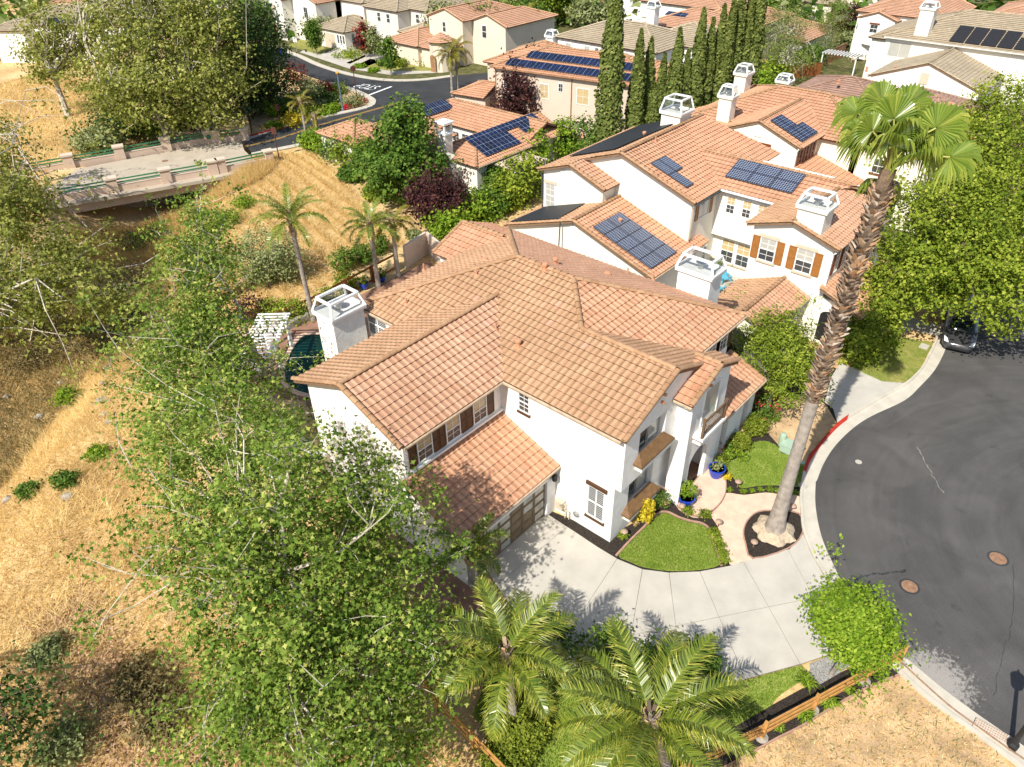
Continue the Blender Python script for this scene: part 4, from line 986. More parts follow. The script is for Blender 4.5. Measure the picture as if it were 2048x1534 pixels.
# shutter-gable block (chimney gable faces the patio)
n2.wall.slab([(43.5, 12.75, -.1), (43.5, 18.0, -.1), (43.5, 18.0, 6.70), (43.5, 15.45, 7.48), (43.5, 12.75, 6.66)], (7.7, 0, 0))
n2.plane([(43.15, 12.35, 6.70), (51.5, 12.35, 6.70), (51.5, 15.45, 7.66), (43.15, 15.45, 7.66)], 'terra')
n2.plane([(43.15, 15.45, 7.66), (50.2, 15.45, 7.66), (47.7, 18.4, 6.73), (43.15, 18.4, 6.73)], 'ochre')
n2.cap((43.2, 12.35, 6.7), (43.2, 15.45, 7.66)); n2.cap((43.2, 18.4, 6.73), (43.2, 15.45, 7.66)); n2.cap((43.2, 15.45, 7.67), (50.2, 15.45, 7.67))
# middle block with three small windows over the recessed glass door
n2.box(47.9, 54.5, 17.2, 27.2, 3.0, 6.75); n2.box(48.4, 54.5, 17.2, 27.2, -.1, 3.1)
n2.plane([(47.6, 17.6, 6.66), (47.6, 23.0, 6.66), (50.7, 26.3, 7.85), (50.7, 14.7, 7.85)], 'terra2')
n2.plane([(50.7, 14.3, 7.85), (50.7, 27.5, 7.85), (55.3, 27.5, 6.1), (55.3, 12.0, 6.1), (53.0, 12.0, 6.98)], 'terra2', False)
n2.cap((50.7, 14.5, 7.87), (50.7, 27.0, 7.87))
n2.box(50.8, 55.0, 12.8, 17.5, -.1, 6.4)
# big gable block
n2.gwall('x', 44.3, 56.0, 23.0, 35.0, -.1, 6.75, 8.66, 28.95)
n2.plane([(43.95, 22.65, 6.66), (47.6, 22.65, 6.66), (51.5, 26.6, 7.97), (52.6, 28.95, 8.80), (43.95, 28.95, 8.80)], 'terra2')
n2.plane([(47.6, 22.65, 6.66), (57.0, 22.65, 6.66), (55.5, 28.95, 8.8), (52.6, 28.95, 8.8)], 'terra2')
n2.plane([(43.95, 28.95, 8.80), (55.5, 28.95, 8.80), (55.5, 35.3, 6.62), (43.95, 35.3, 6.62)], 'ochre', False)
n2.cap((44.0, 28.95, 8.82), (55.5, 28.95, 8.82)); n2.cap((44.0, 22.65, 6.66), (44.0, 28.95, 8.8)); n2.cap((44.0, 31.5, 7.94), (44.0, 28.95, 8.8))
# small front gable
n2.gwall('x', 42.75, 44.4, 29.45, 35.0, -.1, 6.5, 7.40, 32.3)
n2.plane([(42.4, 29.1, 6.45), (44.3, 29.1, 6.45), (44.3, 32.3, 7.62), (42.4, 32.3, 7.62)], 'terra')
n2.plane([(42.4, 32.3, 7.62), (43.95, 32.3, 7.62), (43.95, 35.35, 6.6), (42.4, 35.35, 6.6)], 'ochre', False)
n2.cap((42.45, 29.1, 6.45), (42.45, 32.3, 7.62)); n2.cap((42.45, 35.35, 6.6), (42.45, 32.3, 7.62))
# low wing with the long solar array
n2.gwall('x', 38.9, 46.0, 22.55, 35.2, -.1, 3.3, 5.28, 28.95)
n2.plane([(38.55, 22.2, 3.32), (46.0, 22.2, 3.32), (46.0, 28.95, 5.50), (38.55, 28.95, 5.50)], 'terra2')
n2.plane([(38.55, 28.95, 5.50), (46.0, 28.95, 5.50), (46.0, 35.5, 3.32), (38.55, 35.5, 3.32)], 'ochre', False)
n2.cap((38.6, 28.95, 5.52), (44.3, 28.95, 5.52)); n2.cap((38.6, 22.2, 3.32), (38.6, 28.95, 5.5)); n2.cap((38.6, 35.5, 3.32), (38.6, 28.95, 5.5))
n2.part('gutter', 'gutter', lambda m: m.tube([(38.6, 22.1, 3.25), (44.0, 22.1, 3.25)], .07, 6))
# porch in front
n2.wall.slab([(38.2, 13.85, -.1), (38.2, 17.4, -.1), (38.2, 17.4, 2.7), (38.2, 15.3, 3.58), (38.2, 13.85, 2.98)], (5.29, 0, 0))
n2.plane([(37.7, 13.5, 2.98), (43.5, 13.5, 2.98), (43.5, 15.3, 3.75), (37.7, 15.3, 3.75)], 'terra')
n2.plane([(37.7, 15.3, 3.75), (43.5, 15.3, 3.75), (43.5, 18.3, 2.55), (37.7, 18.3, 2.55)], 'ochre')
n2.cap((37.75, 13.5, 2.98), (37.75, 15.3, 3.75)); n2.cap((37.75, 18.2, 2.6), (37.75, 15.3, 3.75)); n2.cap((37.75, 15.3, 3.77), (43.4, 15.3, 3.77))
n2.part('gutter', 'cream', lambda m: m.box(37.8, 43.5, 13.38, 13.5, 2.85, 2.98))
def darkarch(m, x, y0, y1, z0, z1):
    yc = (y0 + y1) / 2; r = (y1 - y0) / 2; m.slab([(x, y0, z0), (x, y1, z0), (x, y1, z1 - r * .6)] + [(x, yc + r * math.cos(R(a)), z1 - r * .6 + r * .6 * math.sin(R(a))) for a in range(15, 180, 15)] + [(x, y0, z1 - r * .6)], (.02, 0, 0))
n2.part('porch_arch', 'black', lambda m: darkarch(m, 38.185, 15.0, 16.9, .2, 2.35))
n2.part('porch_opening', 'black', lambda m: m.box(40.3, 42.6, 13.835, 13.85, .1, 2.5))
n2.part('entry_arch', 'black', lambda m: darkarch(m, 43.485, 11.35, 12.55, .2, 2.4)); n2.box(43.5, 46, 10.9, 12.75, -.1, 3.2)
n2.plane([(42.9, 9.9, 3.0), (49.0, 9.9, 3.0), (49.0, 12.8, 4.1), (42.9, 12.8, 4.1)], 'terra2')
n2.cap((42.95, 9.9, 3.0), (42.95, 12.8, 4.1))
n2.box(45.5, 49, 10.2, 12.8, -.1, 3.0)
n2.box(43.6, 44.5, 9.8, 10.0, -.1, 1.0)
# windows
for y in (17.35, 14.0):
    pass
for ytop in (17.33, 14.85 - .0):
    n2.window((43.5, ytop, 4.5), (0, -1, 0), XW, 1.0, 1.5, 2, 4, lintel='cream', sill='cream', shut='shutter', sw=.50, blind='blind', lw=.2)
for y in (22.12, 20.88, 19.72): n2.window((47.9, y, 4.95), (0, -1, 0), XW, .57, 1.2, 2, 4, blind='tanblind')
n2.window((48.4, 22.2, .9), (0, -1, 0), XW, .95, 1.75, 2, 4, blind='tanblind', sill='cream'); n2.window((48.4, 20.95, .9), (0, -1, 0), XW, .95, 1.75, 2, 4, blind='tanblind', sill='cream')
n2.window((48.4, 19.7, .1), (0, -1, 0), XW, .85, 2.3, 1, 1, glass='blind', sash=False, name='glazed_door')
n2.window((45.4, 23.0, 5.0), (1, 0, 0), YW, 1.35, 1.35, 2, 1, glass='blind', sash=False, shut='shutter', sw=.42)
n2.window((46.0, 23.0, 1.0), (1, 0, 0), YW, 1.3, 1.2, 2, 3, glass='glass')
n2.window((42.75, 34.75, 3.75), (0, -1, 0), XW, .85, 1.85, 2, 4, glass='blind', lintel='cream', sill='cream', lw=.16)
for x0 in (44.3, 45.6, 46.9, 48.2): n2.window((x0, 12.75, 4.6), (1, 0, 0), YW, .6, 1.5, 2, 4, shut='redbrown', sw=.3)
for yv, zv, xv in ((33.0, 6.3, 42.75), (29.7, 7.2, 44.3), (28.6, 7.2, 44.3), (29.0, 4.4, 38.9)):
    n2.part('gable_vent', 'stucco2', lambda m: [m.obox((xv - .03, yv, zv + k * .14), (0, 1, 0), (.5, 0, 1), (1, 0, -.4), .36, .06, .012) for k in range(6)])
n2.part('downpipe', 'cream', lambda m: m.tube([(44.1, 22.75, 6.5), (44.2, 22.85, 6.2), (44.2, 22.9, 3.9)], .05, 6))
n2.part('downpipe', 'dgutter', lambda m: m.tube([(42.5, 35.3, 6.5), (42.65, 35.1, 6.1), (42.65, 35.05, 3.6)], .06, 6))
n2.part('downpipe', 'white', lambda m: m.tube([(43.3, 12.5, 6.45), (43.42, 12.7, 6.2), (43.42, 12.7, .2)], .05, 6))
n2.part('gutter', 'white', lambda m: m.tube([(47.5, 17.6, 6.6), (47.5, 22.9, 6.6)], .08, 6))
n2.part('gutter', 'dgutter', lambda m: m.tube([(44.0, 22.55, 6.55), (47.5, 22.55, 6.55)], .07, 6))
n2.chimney(43.485, 44.9, 13.75, 15.45, 6.0, 8.55, 1.0)
n2.chimney(52.5, 54.2, 29.3, 31.0, 7.0, 9.3, 1.3)
# solar arrays (on their roof planes)
def array(hs, plane_p, plane_n, corner_px, cells, w, hh, nx, ny, gap=.02):
    p = GP(*corner_px, plane_p, plane_n); hs.solar_grid(p, None, plane_n, None, w, hh, nx, ny, gap, cells)
nl = (0, -.323, 1); pl_ = (38.55, 22.2, 3.32)
pA = Vector((39.15, 22.75, 3.32 + .323 * .55)); n2.solar_grid(pA, None, nl, None, 1.62, 1.02, 6, 10, .02, [(i, j) for i in range(2) for j in range(5)])
nb2 = (0, -.34, 1)
pB = GP(1395, 366, (43.95, 22.65, 6.66), nb2); n2.solar_grid(pB + Vector((-1.6, 0.0, 0)), None, nb2, None, .95, 1.60, 6, 10, .02, [(0, 0), (0, 1), (1, 1)])
nc2 = (-.384, 0, 1)
pC = GP(1583, 391, (47.6, 20, 6.66), nc2); n2.solar_grid(pC, None, nc2, None, 1.66, 1.03, 10, 6, .02, [(-i - 1, j) for i in range(3) for j in range(2)] if False else [(i, j) for i in range(-3, 0) for j in range(2)])
# black pool-heater mats on the far slopes
n2.part('pool_heater_mat', 'poolpanel', lambda m: m.slab([(45.2, 30.3, 8.50), (55.0, 29.7, 8.70), (55.0, 34.5, 7.05), (45.2, 34.5, 7.05)], (0, 0, .04)))
n2.part('pool_heater_mat', 'poolpanel', lambda m: m.slab([(39.0, 30.6, 5.06), (42.6, 30.9, 4.97), (42.6, 34.7, 3.70), (39.0, 35.2, 3.54)], (0, 0, .04)))
n2.part('pool_pipe', 'dgutter', lambda m: m.tube([(39.0, 30.5, 5.2), (38.5, 30.0, 5.1), (38.4, 30.0, 3.2)], .05, 6))
for q, pp_, nn_, k in (((1165, 276 - 2), (44, 28.95, 8.8), (0, .343, 1), 1), ((1240, 448), (38.55, 22.2, 3.32), nl, 0), ((1311, 284), (43.95, 22.65, 6.66), nb2, 1), ((1288, 274), (44, 28.95, 8.8), (0, .343, 1), 0)): n2.vent(GP(*q, pp_, nn_) + Vector((0, 0, .06)), k)
n2.finish()

# ------------------------------------------------------------------ house behind it with the small solar array
n3 = House('house_with_red_shutters', 'ivory house with red-brown shutters and small solar array, behind the house with caramel shutters', 'house', (64, 26, 0), wall='stucco3', tile='terra2', lod=1)
n3.block(60.0, 68.0, 22.5, 29.6, -.1, 6.3, .38, 'x', 'g', 'n')
n3.block(64.5, 75.0, 19.0, 34.0, -.1, 6.1, .36, 'y', 'h', 'h')
n3.block(61.5, 66.0, 29.0, 34.5, -.1, 6.0, .36, 'x', 'h', 'n')
n3.block(58.3, 61.0, 18.0, 23.0, -.1, 3.0, .25, 'x', 'g', 'n', walls=False) if False else n3.plane([(59.4, 16.6, 2.9), (65.0, 16.6, 2.9), (65.0, 22.5, 4.6), (59.4, 22.5, 4.6)], 'terra2')
n3.box(60.0, 65.0, 17.0, 22.6, -.1, 2.9); n3.box(64.5, 75, 12.0, 19.5, -.1, 6.2)
n3.plane([(64.0, 11.6, 6.2), (75.5, 11.6, 6.2), (75.5, 15.6, 7.7), (64.0, 15.6, 7.7)]); n3.plane([(64.0, 15.6, 7.7), (75.5, 15.6, 7.7), (75.5, 19.6, 6.2), (64.0, 19.6, 6.2)])
for y in (26.9, 25.75): n3.window((60.0, y, 4.2), (0, -1, 0), XW, .85, 1.55, 2, 4, glass='blind')
n3.part('lintel', 'redbrown', lambda m: m.box(59.93, 60.0, 24.7, 27.1, 5.88, 6.12))
n3.part('gable_vent', 'stucco3', lambda m: [m.obox((59.96, 26.0, 6.6 + k * .14), (0, 1, 0), (.5, 0, 1), (1, 0, -.4), .3, .06, .012) for k in range(5)])
for k in range(6): n3.part('shutter', 'redbrown', lambda m: m.box(60.5 + k * .62, 60.86 + k * .62, 22.42, 22.5, 4.3, 6.0))
for k in range(3): n3.window((60.9 + k * 1.24, 22.5, 4.4), (1, 0, 0), YW, .3, 1.5, 1, 4)
n3.window((64.5, 17.6, 4.2), (0, -1, 0), XW, .8, 1.1, 2, 2, sill='redbrown')
n3.window((61.5, 33.6, 4.3), (0, -1, 0), XW, 1.6, 1.2, 2, 1, glass='blind', sash=False)
nn = (0, -.38, 1); p3 = GP(1603, 287, (59.9, 22.15, 6.3), nn); n3.solar_grid(p3, None, nn, None, 1.0, 1.62, 3, 6, .03, [(0, 0), (1, 0), (2, 0), (0, 1), (1, 1)])
n3.solar_grid(GP(1700, 228, (64.15, 26, 6.1), (-.36, 0, 1)), None, (-.36, 0, 1), None, 1.0, 1.62, 3, 6, .03, [(-1, 0), (0, 0)])
n3.chimney(62.2, 63.2, 29.9, 31.1, 5.0, 8.4, 1.1); n3.chimney(71, 72.3, 33.0, 34.2, 5.0, 8.1, 1.0)
n3.part('satellite_dish', 'metal', lambda m: m.lathe((60.2, 30.2, 5.6), [(.05, 0), (.3, .08), (.42, .2), (.44, .21)], 12, ax=(-.6, -.3, .6)))
n3.part('downpipe', 'white', lambda m: m.tube([(59.9, 22.3, 6.3), (59.95, 22.45, 5.9), (59.95, 22.45, .2)], .06, 6))
n3.finish()

# ------------------------------------------------------------------ low courtyard house
n4 = House('courtyard_house', 'single-storey terracotta courtyard house with solar panels, behind the tall green tree and purple tree', 'house', (52, 52, 0), wall='stucco2', tile='terra2', lod=1)
n4.block(47.2, 59.5, 46.6, 52.6, -.1, 2.95, .40, 'x', 'h', 'g')
n4.block(54.6, 60.6, 46.8, 63.0, -.1, 2.95, .40, 'y', 'n', 'h')
n4.block(46.5, 60.0, 57.5, 63.0, -.1, 2.95, .40, 'x', 'h', 'h')
n4.block(44.5, 49.5, 61.0, 66.5, -.1, 2.7, .40, 'x', 'h', 'h')
n4.block(49.0, 51.5, 54.2, 56.8, -.1, 3.1, .45, 'x', 'h', 'h'); n4.block(46.5, 50.0, 52.5, 58.0, -.1, 2.75, .40, 'y', 'n', 'n')
n4.window((54.6, 55.8, .9), (0, -1, 0), XW, .9, 1.3, 2, 4); n4.window((54.6, 57.2, .2), (0, -1, 0), XW, .9, 2.0, 2, 4, name='glazed_door')
n4.window((48.5, 46.6, .2), (1, 0, 0), YW, 1.2, 2.1, 2, 4, name='glazed_door')
nn4 = (0, -.4, 1); cells = [(0, 0), (1, 0), (2, 0), (0, 1), (1, 1), (2, 1), (0, 2), (1, 2), (2, 2), (3, 2), (4, 2), (4, 1), (5, 1), (5, 2), (3, 1)]
pp4 = GP(972, 316, (47, 46.25, 2.95), nn4); n4.solar_grid(pp4, None, nn4, None, 1.62, 1.0, 3, 2, .03, [(0, 0), (1, 0), (2, 0), (0, 1), (1, 1), (2, 1), (0, 2), (1, 2), (2, 2), (3, 2), (4, 2), (5, 2), (4, 1), (5, 1)])
n4.solar_grid(GP(852, 236, (47, 57.1, 2.95), nn4), None, nn4, None, 1.0, 1.62, 3, 2, .03, [(i, 0) for i in range(4)])
# tapered chimney on the end wall
def tch(m):
    m.slab([(46.5, 49.0, -.1), (46.5, 51.6, -.1), (46.5, 51.4, 2.4), (46.5, 50.8, 3.6), (46.5, 50.8, 5.2), (46.5, 49.8, 5.2), (46.5, 49.8, 3.6), (46.5, 49.2, 2.4)], (.9, 0, 0))
chm = n4.part('chimney', 'stucco2', tch)
n4.part('chimney_top', 'white', lambda m: (m.box(46.4, 47.5, 49.7, 50.9, 5.2, 5.35), m.box(46.45, 46.6, 49.75, 49.9, 5.35, 6.2), m.box(47.3, 47.45, 49.75, 49.9, 5.35, 6.2), m.box(46.45, 46.6, 50.7, 50.85, 5.35, 6.2), m.box(47.3, 47.45, 50.7, 50.85, 5.35, 6.2), m.slab([(46.3, 49.6, 6.2), (47.6, 49.6, 6.2), (47.6, 51.0, 6.2), (46.3, 51.0, 6.2)], (0, 0, .14)), m.box(46.7, 47.2, 50.0, 50.6, 6.34, 6.5)), chm)
for q in ((1010, 252), (1055, 276)): n4.vent(GP(*q, (47, 46.25, 2.95), nn4) + Vector((0, 0, .05)), 2)
n4.part('gutter', 'gutter', lambda m: m.tube([(47.0, 46.17, 2.9), (59.8, 46.17, 2.9)], .07, 6))
n4.finish()
pg = thing('patio_cover', 'weathered white slatted patio cover on the low courtyard house', 'pergola', (51, 45, 0))
for k in range(14): MB().box(49.2 + k * .3, 49.36 + k * .3, 43.4, 46.4, 2.55, 2.68).build('slat', MT['bridgecap'], pg)
for x in (49.2, 53.3): MB().box(x, x + .14, 43.5, 43.64, 0, 2.5).build('post', MT['white'], pg)
MB().box(49.0, 53.6, 43.45, 43.6, 2.42, 2.55).build('beam', MT['white'], pg)

# ------------------------------------------------------------------ tan two-storey house with two long rows of panels
F5 = Fr(64.7, 61.0, 0, 10)
n5 = House('tan_house', 'tan two-storey house with two long rows of solar panels, behind the purple tree', 'house', (67, 54, 0), F=F5, wall='tan', tile='terra2', lod=1)
n5.block(.35, 9.5, -19, -.4, -.1, 6.2, .33, 'y', 'h', 'h'); n5.block(4.0, 11.5, -8.5, 3.0, -.1, 5.6, .34, 'x', 'h', 'h')
n5.block(-.8, 4.5, .3, 4.6, -.1, 2.9, .34, 'y', 'n', 'h')
for y, z, w_, hh, gl in ((-1.6, 4.1, .55, 1.5, 'glass'), (-6.4, 3.5, 1.0, 1.5, 'tanblind'), (-8.7, 4.5, .5, .8, 'glass'), (-11.0, 3.5, 1.4, 1.6, 'tanblind')): n5.window((.35, y, z), (0, -1, 0), XW, w_, hh, 2, 2, glass=gl, sash=False)
for y, z in ((-2.0, 1.2), (-11.3, .9), (-13.3, .9)): n5.window((.35, y, z), (0, -1, 0), XW, .35, .55, 1, 1)
n5.part('downpipe', 'oldwood', lambda m: m.tube([F5.p(.28, -10.3, 6.1), F5.p(.28, -10.3, .2)], .06, 6)); n5.part('downpipe', 'oldwood', lambda m: m.tube([F5.p(.3, -.5, 6.1), F5.p(.3, -.5, .2)], .06, 6))
n5.part('gutter', 'oldwood', lambda m: m.tube([F5.p(-.08, 0, 6.15), F5.p(-.08, -19, 6.15)], .07, 6))
nv = F5.d(-.33, 0, 1); v_ = (Vector((0, 0, 1)) - nv.normalized() * nv.normalized().z).normalized(); u_ = F5.d(0, -1)
for r0, y0, cnt in ((.75, -2.2, 15), (2.55, -3.9, 14)):
    for i in range(cnt): n5.solar(F5.p(r0 + .35, y0 - i * 1.03, 6.2 + .33 * (r0 + .35)) , u_, v_, nv, 1.0, 1.35, 2, 1)
n5.finish()

# ------------------------------------------------------------------ white house with a grey tile roof
n6 = House('white_house_grey_roof', 'white two-storey house with a grey hip roof, left of the tallest cypress', 'house', (86, 60, 0), wall='stucco', tile='grey', lod=2, caps=False)
n6.block(82.0, 92.0, 50.0, 65.0, -.1, 6.1, .34, 'y', 'h', 'h'); n6.block(88, 97, 46.0, 56.0, -.1, 5.9, .34, 'x', 'h', 'h')
for y, w_, gl in ((63.6, .8, 'blind'), (60.6, .8, 'blind'), (58.9, .5, 'glass'), (55.9, .8, 'tanblind'), (54.6, .8, 'tanblind')): n6.window((82.0, y, 3.6), (0, -1, 0), XW, w_, 1.9, 2, 4, glass=gl)
n6.chimney(81.2, 82.3, 65.2, 66.4, -.1, 6.0, .9); n6.chimney(93, 94.2, 57.5, 58.7, 5, 8.6, .9)
n6.finish()
# ------------------------------------------------------------------ pink houses behind the cypress row
n7 = House('pink_house', 'pale pink two-storey house with terracotta roof behind the cypress row', 'house', (101, 56, 0), wall='tan', tile='terra', lod=2, caps=False)
n7.block(97.0, 106.0, 50.5, 61.0, -.1, 5.9, .34, 'y', 'h', 'h'); n7.block(92.0, 98.0, 58.0, 63.0, -.1, 3.2, .36, 'x', 'h', 'h'); n7.block(103, 112, 47, 55, -.1, 6.3, .34, 'x', 'h', 'h'); n7.block(94, 99, 44, 51, -.1, 2.9, .3, 'y', 'h', 'h')
for y, z in ((59.5, 3.9), (55.0, 3.9), (52.0, 3.9)): n7.window((97.0, y, z), (0, -1, 0), XW, .8, 1.3, 2, 2)
n7.solar_grid(GP(1370, 37, (97, 55, 5.9), (-.34, 0, 1)), None, (-.34, 0, 1), None, 1.6, 1.0, 2, 2, .03, [(-1, 0), (-2, 0)])
n7.finish()
n8 = House('cream_house', 'cream two-storey house at the top edge behind the cypress tops', 'house', (116, 58, 0), wall='stucco2', tile='terra', lod=2, caps=False)
n8.block(109, 120, 56.5, 70, -.1, 6.4, .34, 'y', 'h', 'h'); n8.block(111, 122, 44.0, 56.0, -.1, 3.2, .34, 'x', 'h', 'h'); n8.block(108, 112, 50, 57, -.1, 6.0, .34, 'y', 'h', 'h')
for y in (68, 65, 61, 58): n8.window((109, y, 3.8), (0, -1, 0), XW, 1.0, 1.5, 2, 4)
n8.chimney(108.6, 110.0, 50.0, 51.2, 0, 8.0, .8); n8.finish()
# ------------------------------------------------------------------ mauve-tiled low house with the turret
n9 = House('turret_house', 'low ivory house with mauve tile roof and small octagonal turret, behind the fan palm crown', 'house', (92, 26, 0), wall='stucco3', tile='mauve', lod=2, caps=True)
n9.block(85.5, 95.5, 24.0, 35.0, -.1, 2.9, .34, 'y', 'h', 'h'); n9.block(83.0, 95.0, 16.5, 27.0, -.1, 2.9, .36, 'x', 'h', 'h'); n9.block(80, 90, 10, 18, -.1, 2.8, .34, 'x', 'h', 'h')
tc0 = (83.5, 18.6)
n9.wall.prism([(tc0[0] + 1.6 * math.cos(R(a + 22.5)), tc0[1] + 1.6 * math.sin(R(a + 22.5))) for a in range(0, 360, 45)], 0, 4.2)
for a in range(0, 360, 45):
    p = lambda q: (tc0[0] + 2.0 * math.cos(R(q + 22.5)), tc0[1] + 2.0 * math.sin(R(q + 22.5)), 4.25)
    n9.plane([p(a), p(a + 45), (tc0[0], tc0[1], 6.2)]); n9.cap(p(a), (tc0[0], tc0[1], 6.2))
n9.chimney(82.6, 84.0, 21.4, 22.8, 1, 5.3, .9); n9.chimney(84.0, 85.2, 34.0, 35.4, 1, 4.6, .9)
for q in ((1733, 140), (1677, 166), (1790, 138)): n9.vent(G(*q, 4.6), 0)
n9.finish()
# ------------------------------------------------------------------ large house with black pool mats
n10 = House('large_cream_house', 'large cream two-storey house with brown-grey roof and five black pool-heater panels at top right', 'house', (108, 22, 0), wall='stucco2', tile='grey', lod=2, caps=True)
n10.block(106.9, 121.0, 6.0, 31.8, -.1, 6.1, .36, 'y', 'h', 'h'); n10.block(97.5, 108.0, 17.8, 29.6, -.1, 3.5, .36, 'x', 'g', 'n'); n10.block(110, 124, 26, 34.5, -.1, 5.2, .34, 'x', 'h', 'h')
n10.chimney(107.6, 108.9, 27.3, 28.9, 5, 9.4, .9)
n10.window((106.9, 31.2, 3.9), (0, -1, 0), XW, 2.6, 1.7, 2, 1, glass='blind', sash=False); n10.window((106.9, 14.4, 3.6), (0, -1, 0), XW, .8, 1.5, 2, 2, sill='cream')
n10.part('gable_vent', 'cream', lambda m: m.box(97.42, 97.5, 23.3, 24.2, 3.5, 4.7))
for k in range(5):
    y1 = 24.6 - k * 1.75; a, b = (0.4, 3.7) if k < 4 else (.4, 2.7)
    n10.part('pool_heater_panel', 'poolpanel', lambda m: m.slab([(106.6 + a, y1, 6.16 + .36 * a + .12), (106.6 + a, y1 - 1.6, 6.16 + .36 * a + .12), (106.6 + b, y1 - 1.6, 6.16 + .36 * b + .12), (106.6 + b, y1, 6.16 + .36 * b + .12)], (0, 0, .06)))
n10.part('gutter', 'grey_stucco', lambda m: m.tube([(106.45, 6, 6.05), (106.45, 32, 6.05)], .08, 6)); n10.finish()
n11 = House('white_house', 'white house with a low terracotta gable at the top edge behind the large cream house', 'house', (128, 32, 0), wall='stucco', tile='terra', lod=2, caps=False)
n11.block(122, 134, 29.0, 41, -.1, 6.0, .34, 'x', 'h', 'g'); n11.block(120.5, 124, 35.2, 40.2, -.1, 5.4, .34, 'x', 'g', 'n'); n11.window((120.5, 38.4, 3.7), (0, -1, 0), XW, 1.0, 1.0, 2, 2, lintel='redbrown'); n11.finish()
n12 = House('corner_house', 'white house with terracotta roof cut by the top right corner', 'house', (134, 22, 0), wall='stucco', tile='terra', lod=2, caps=False)
n12.block(128, 140, 10.0, 25.5, -.1, 6.0, .34, 'y', 'h', 'h'); n12.window((128, 24.4, 4.0), (0, -1, 0), XW, 1.6, 1.2, 2, 2); n12.finish()

# ------------------------------------------------------------------ houses across the far street
F13 = Fr(76.2, 108.0, 0, 0)
n13 = House('grey_roof_garage_house', 'ivory house with pale grey roof and beige garage behind the black car', 'house', (82, 106, 0), wall='stucco2', tile='grey', lod=2, caps=False)
n13.block(77.2, 86.0, 104.2, 111.5, -.1, 2.8, .34, 'x', 'h', 'h'); n13.block(83, 96, 106, 118, -.1, 6.0, .34, 'y', 'h', 'h'); n13.block(82, 88, 112.0, 117.0, -.1, 6.2, .34, 'x', 'h', 'n')
n13.part('garage_door', 'cream', lambda m: m.box(77.12, 77.2, 106.9, 109.5, 0, 2.2))
for y in (106.2, 105.5, 104.8): n13.window((77.2, y, 1.0), (0, -1, 0), XW, .45, 1.2, 1, 2, sash=False)
for x in (78.5, 80.0): n13.window((x, 104.2, 1.0), (1, 0, 0), YW, .6, 1.3, 1, 2, sash=False)
n13.finish()
n14 = House('arched_garage_house', 'white house with terracotta roof and arched garage at the top, left of the grey roofs', 'house', (78, 124, 0), wall='stucco2', tile='terra', lod=2, caps=False)
n14.block(76, 88, 118.5, 126, -.1, 6.2, .34, 'x', 'g', 'h'); n14.block(80, 92, 126, 136, -.1, 6.2, .34, 'y', 'h', 'h'); n14.block(78, 90, 112, 119, -.1, 6.0, .34, 'x', 'g', 'n')
n14.part('garage_door', 'oldwood', lambda m: darkarch(m, 75.95, 121.0, 123.8, 0, 2.6)); n14.window((76, 122.6, 3.8), (0, -1, 0), XW, 1.0, 1.5, 1, 1, shut='cream'); n14.window((82, 118.5, 3.6), (1, 0, 0), YW, .8, 1.6, 2, 2); n14.window((78, 115.4, 3.6), (0, -1, 0), XW, 1.0, 1.6, 2, 2); n14.finish()
n15 = House('pale_balcony_house', 'pale grey two-storey house with grey tile roof and corner balcony, behind the pink turret house', 'house', (88, 98, 0), wall='grey_stucco', tile='grey', lod=2, caps=False)
n15.block(84.0, 97.0, 92.0, 103.0, -.1, 6.1, .34, 'y', 'h', 'h'); n15.block(81.5, 86, 96.0, 103.5, -.1, 6.0, .34, 'x', 'h', 'n'); n15.block(81, 88, 90.0, 95.0, -.1, 3.4, .36, 'x', 'h', 'n')
for y in (100.8, 98.6, 94.6): n15.window((84.0 if y < 96 else 81.5, y, 4.2), (0, -1, 0), XW, .7, 1.2, 1, 2)
n15.finish()
n16 = House('pink_turret_house', 'salmon stucco house with terracotta roof and round entry turret by the far street', 'house', (82, 88, 0), wall='beige', tile='terra', lod=2, caps=False)
n16.block(77.5, 88, 87.5, 94.5, -.1, 2.8, .36, 'x', 'h', 'n'); n16.block(82.0, 94.0, 82.5, 89.5, -.1, 6.0, .34, 'x', 'g', 'h'); n16.block(84, 95, 76, 83, -.1, 5.6, .34, 'x', 'g', 'h'); n16.block(78.0, 83, 83.0, 88.0, -.1, 2.7, .36, 'x', 'h', 'n')
tc1 = (78.4, 83.4)
n16.wall.prism([(tc1[0] + 1.7 * math.cos(R(a)), tc1[1] + 1.7 * math.sin(R(a))) for a in range(0, 360, 45)], 0, 4.0)
for a in range(0, 360, 45):
    p = lambda q: (tc1[0] + 2.1 * math.cos(R(q)), tc1[1] + 2.1 * math.sin(R(q)), 4.0)
    n16.plane([p(a), p(a + 45), (tc1[0], tc1[1], 5.0)])
n16.part('entry_arch', 'oldwood', lambda m: darkarch(m, 76.6, 82.9, 84.0, 0, 2.3)); n16.window((82.0, 86.6, 4.2), (0, -1, 0), XW, .6, 1.3, 1, 1); n16.window((84, 80.5, 3.8), (0, -1, 0), XW, .8, 1.6, 1, 2); n16.finish()
F17 = Fr(41.0, 133.5, 0, -51)
n17 = House('solar_house', 'white house with beige roof and four blue panels at the top left corner', 'house', (46, 132, 0), wall='stucco', tile='grey', lod=2, caps=False)
n17.F = F17; n17.block(-2, 18, 0, 10, -.1, 6.0, .34, 'x', 'h', 'h'); n17.block(4, 12, 6, 18, -.1, 6.4, .34, 'y', 'n', 'g'); n17.block(-4, 1, -1.5, 5, -.1, 5.6, .3, 'y', 'h', 'h')
nv = F17.d(0, -.34, 1); v_ = (Vector((0, 0, 1)) - nv.normalized() * nv.normalized().z).normalized()
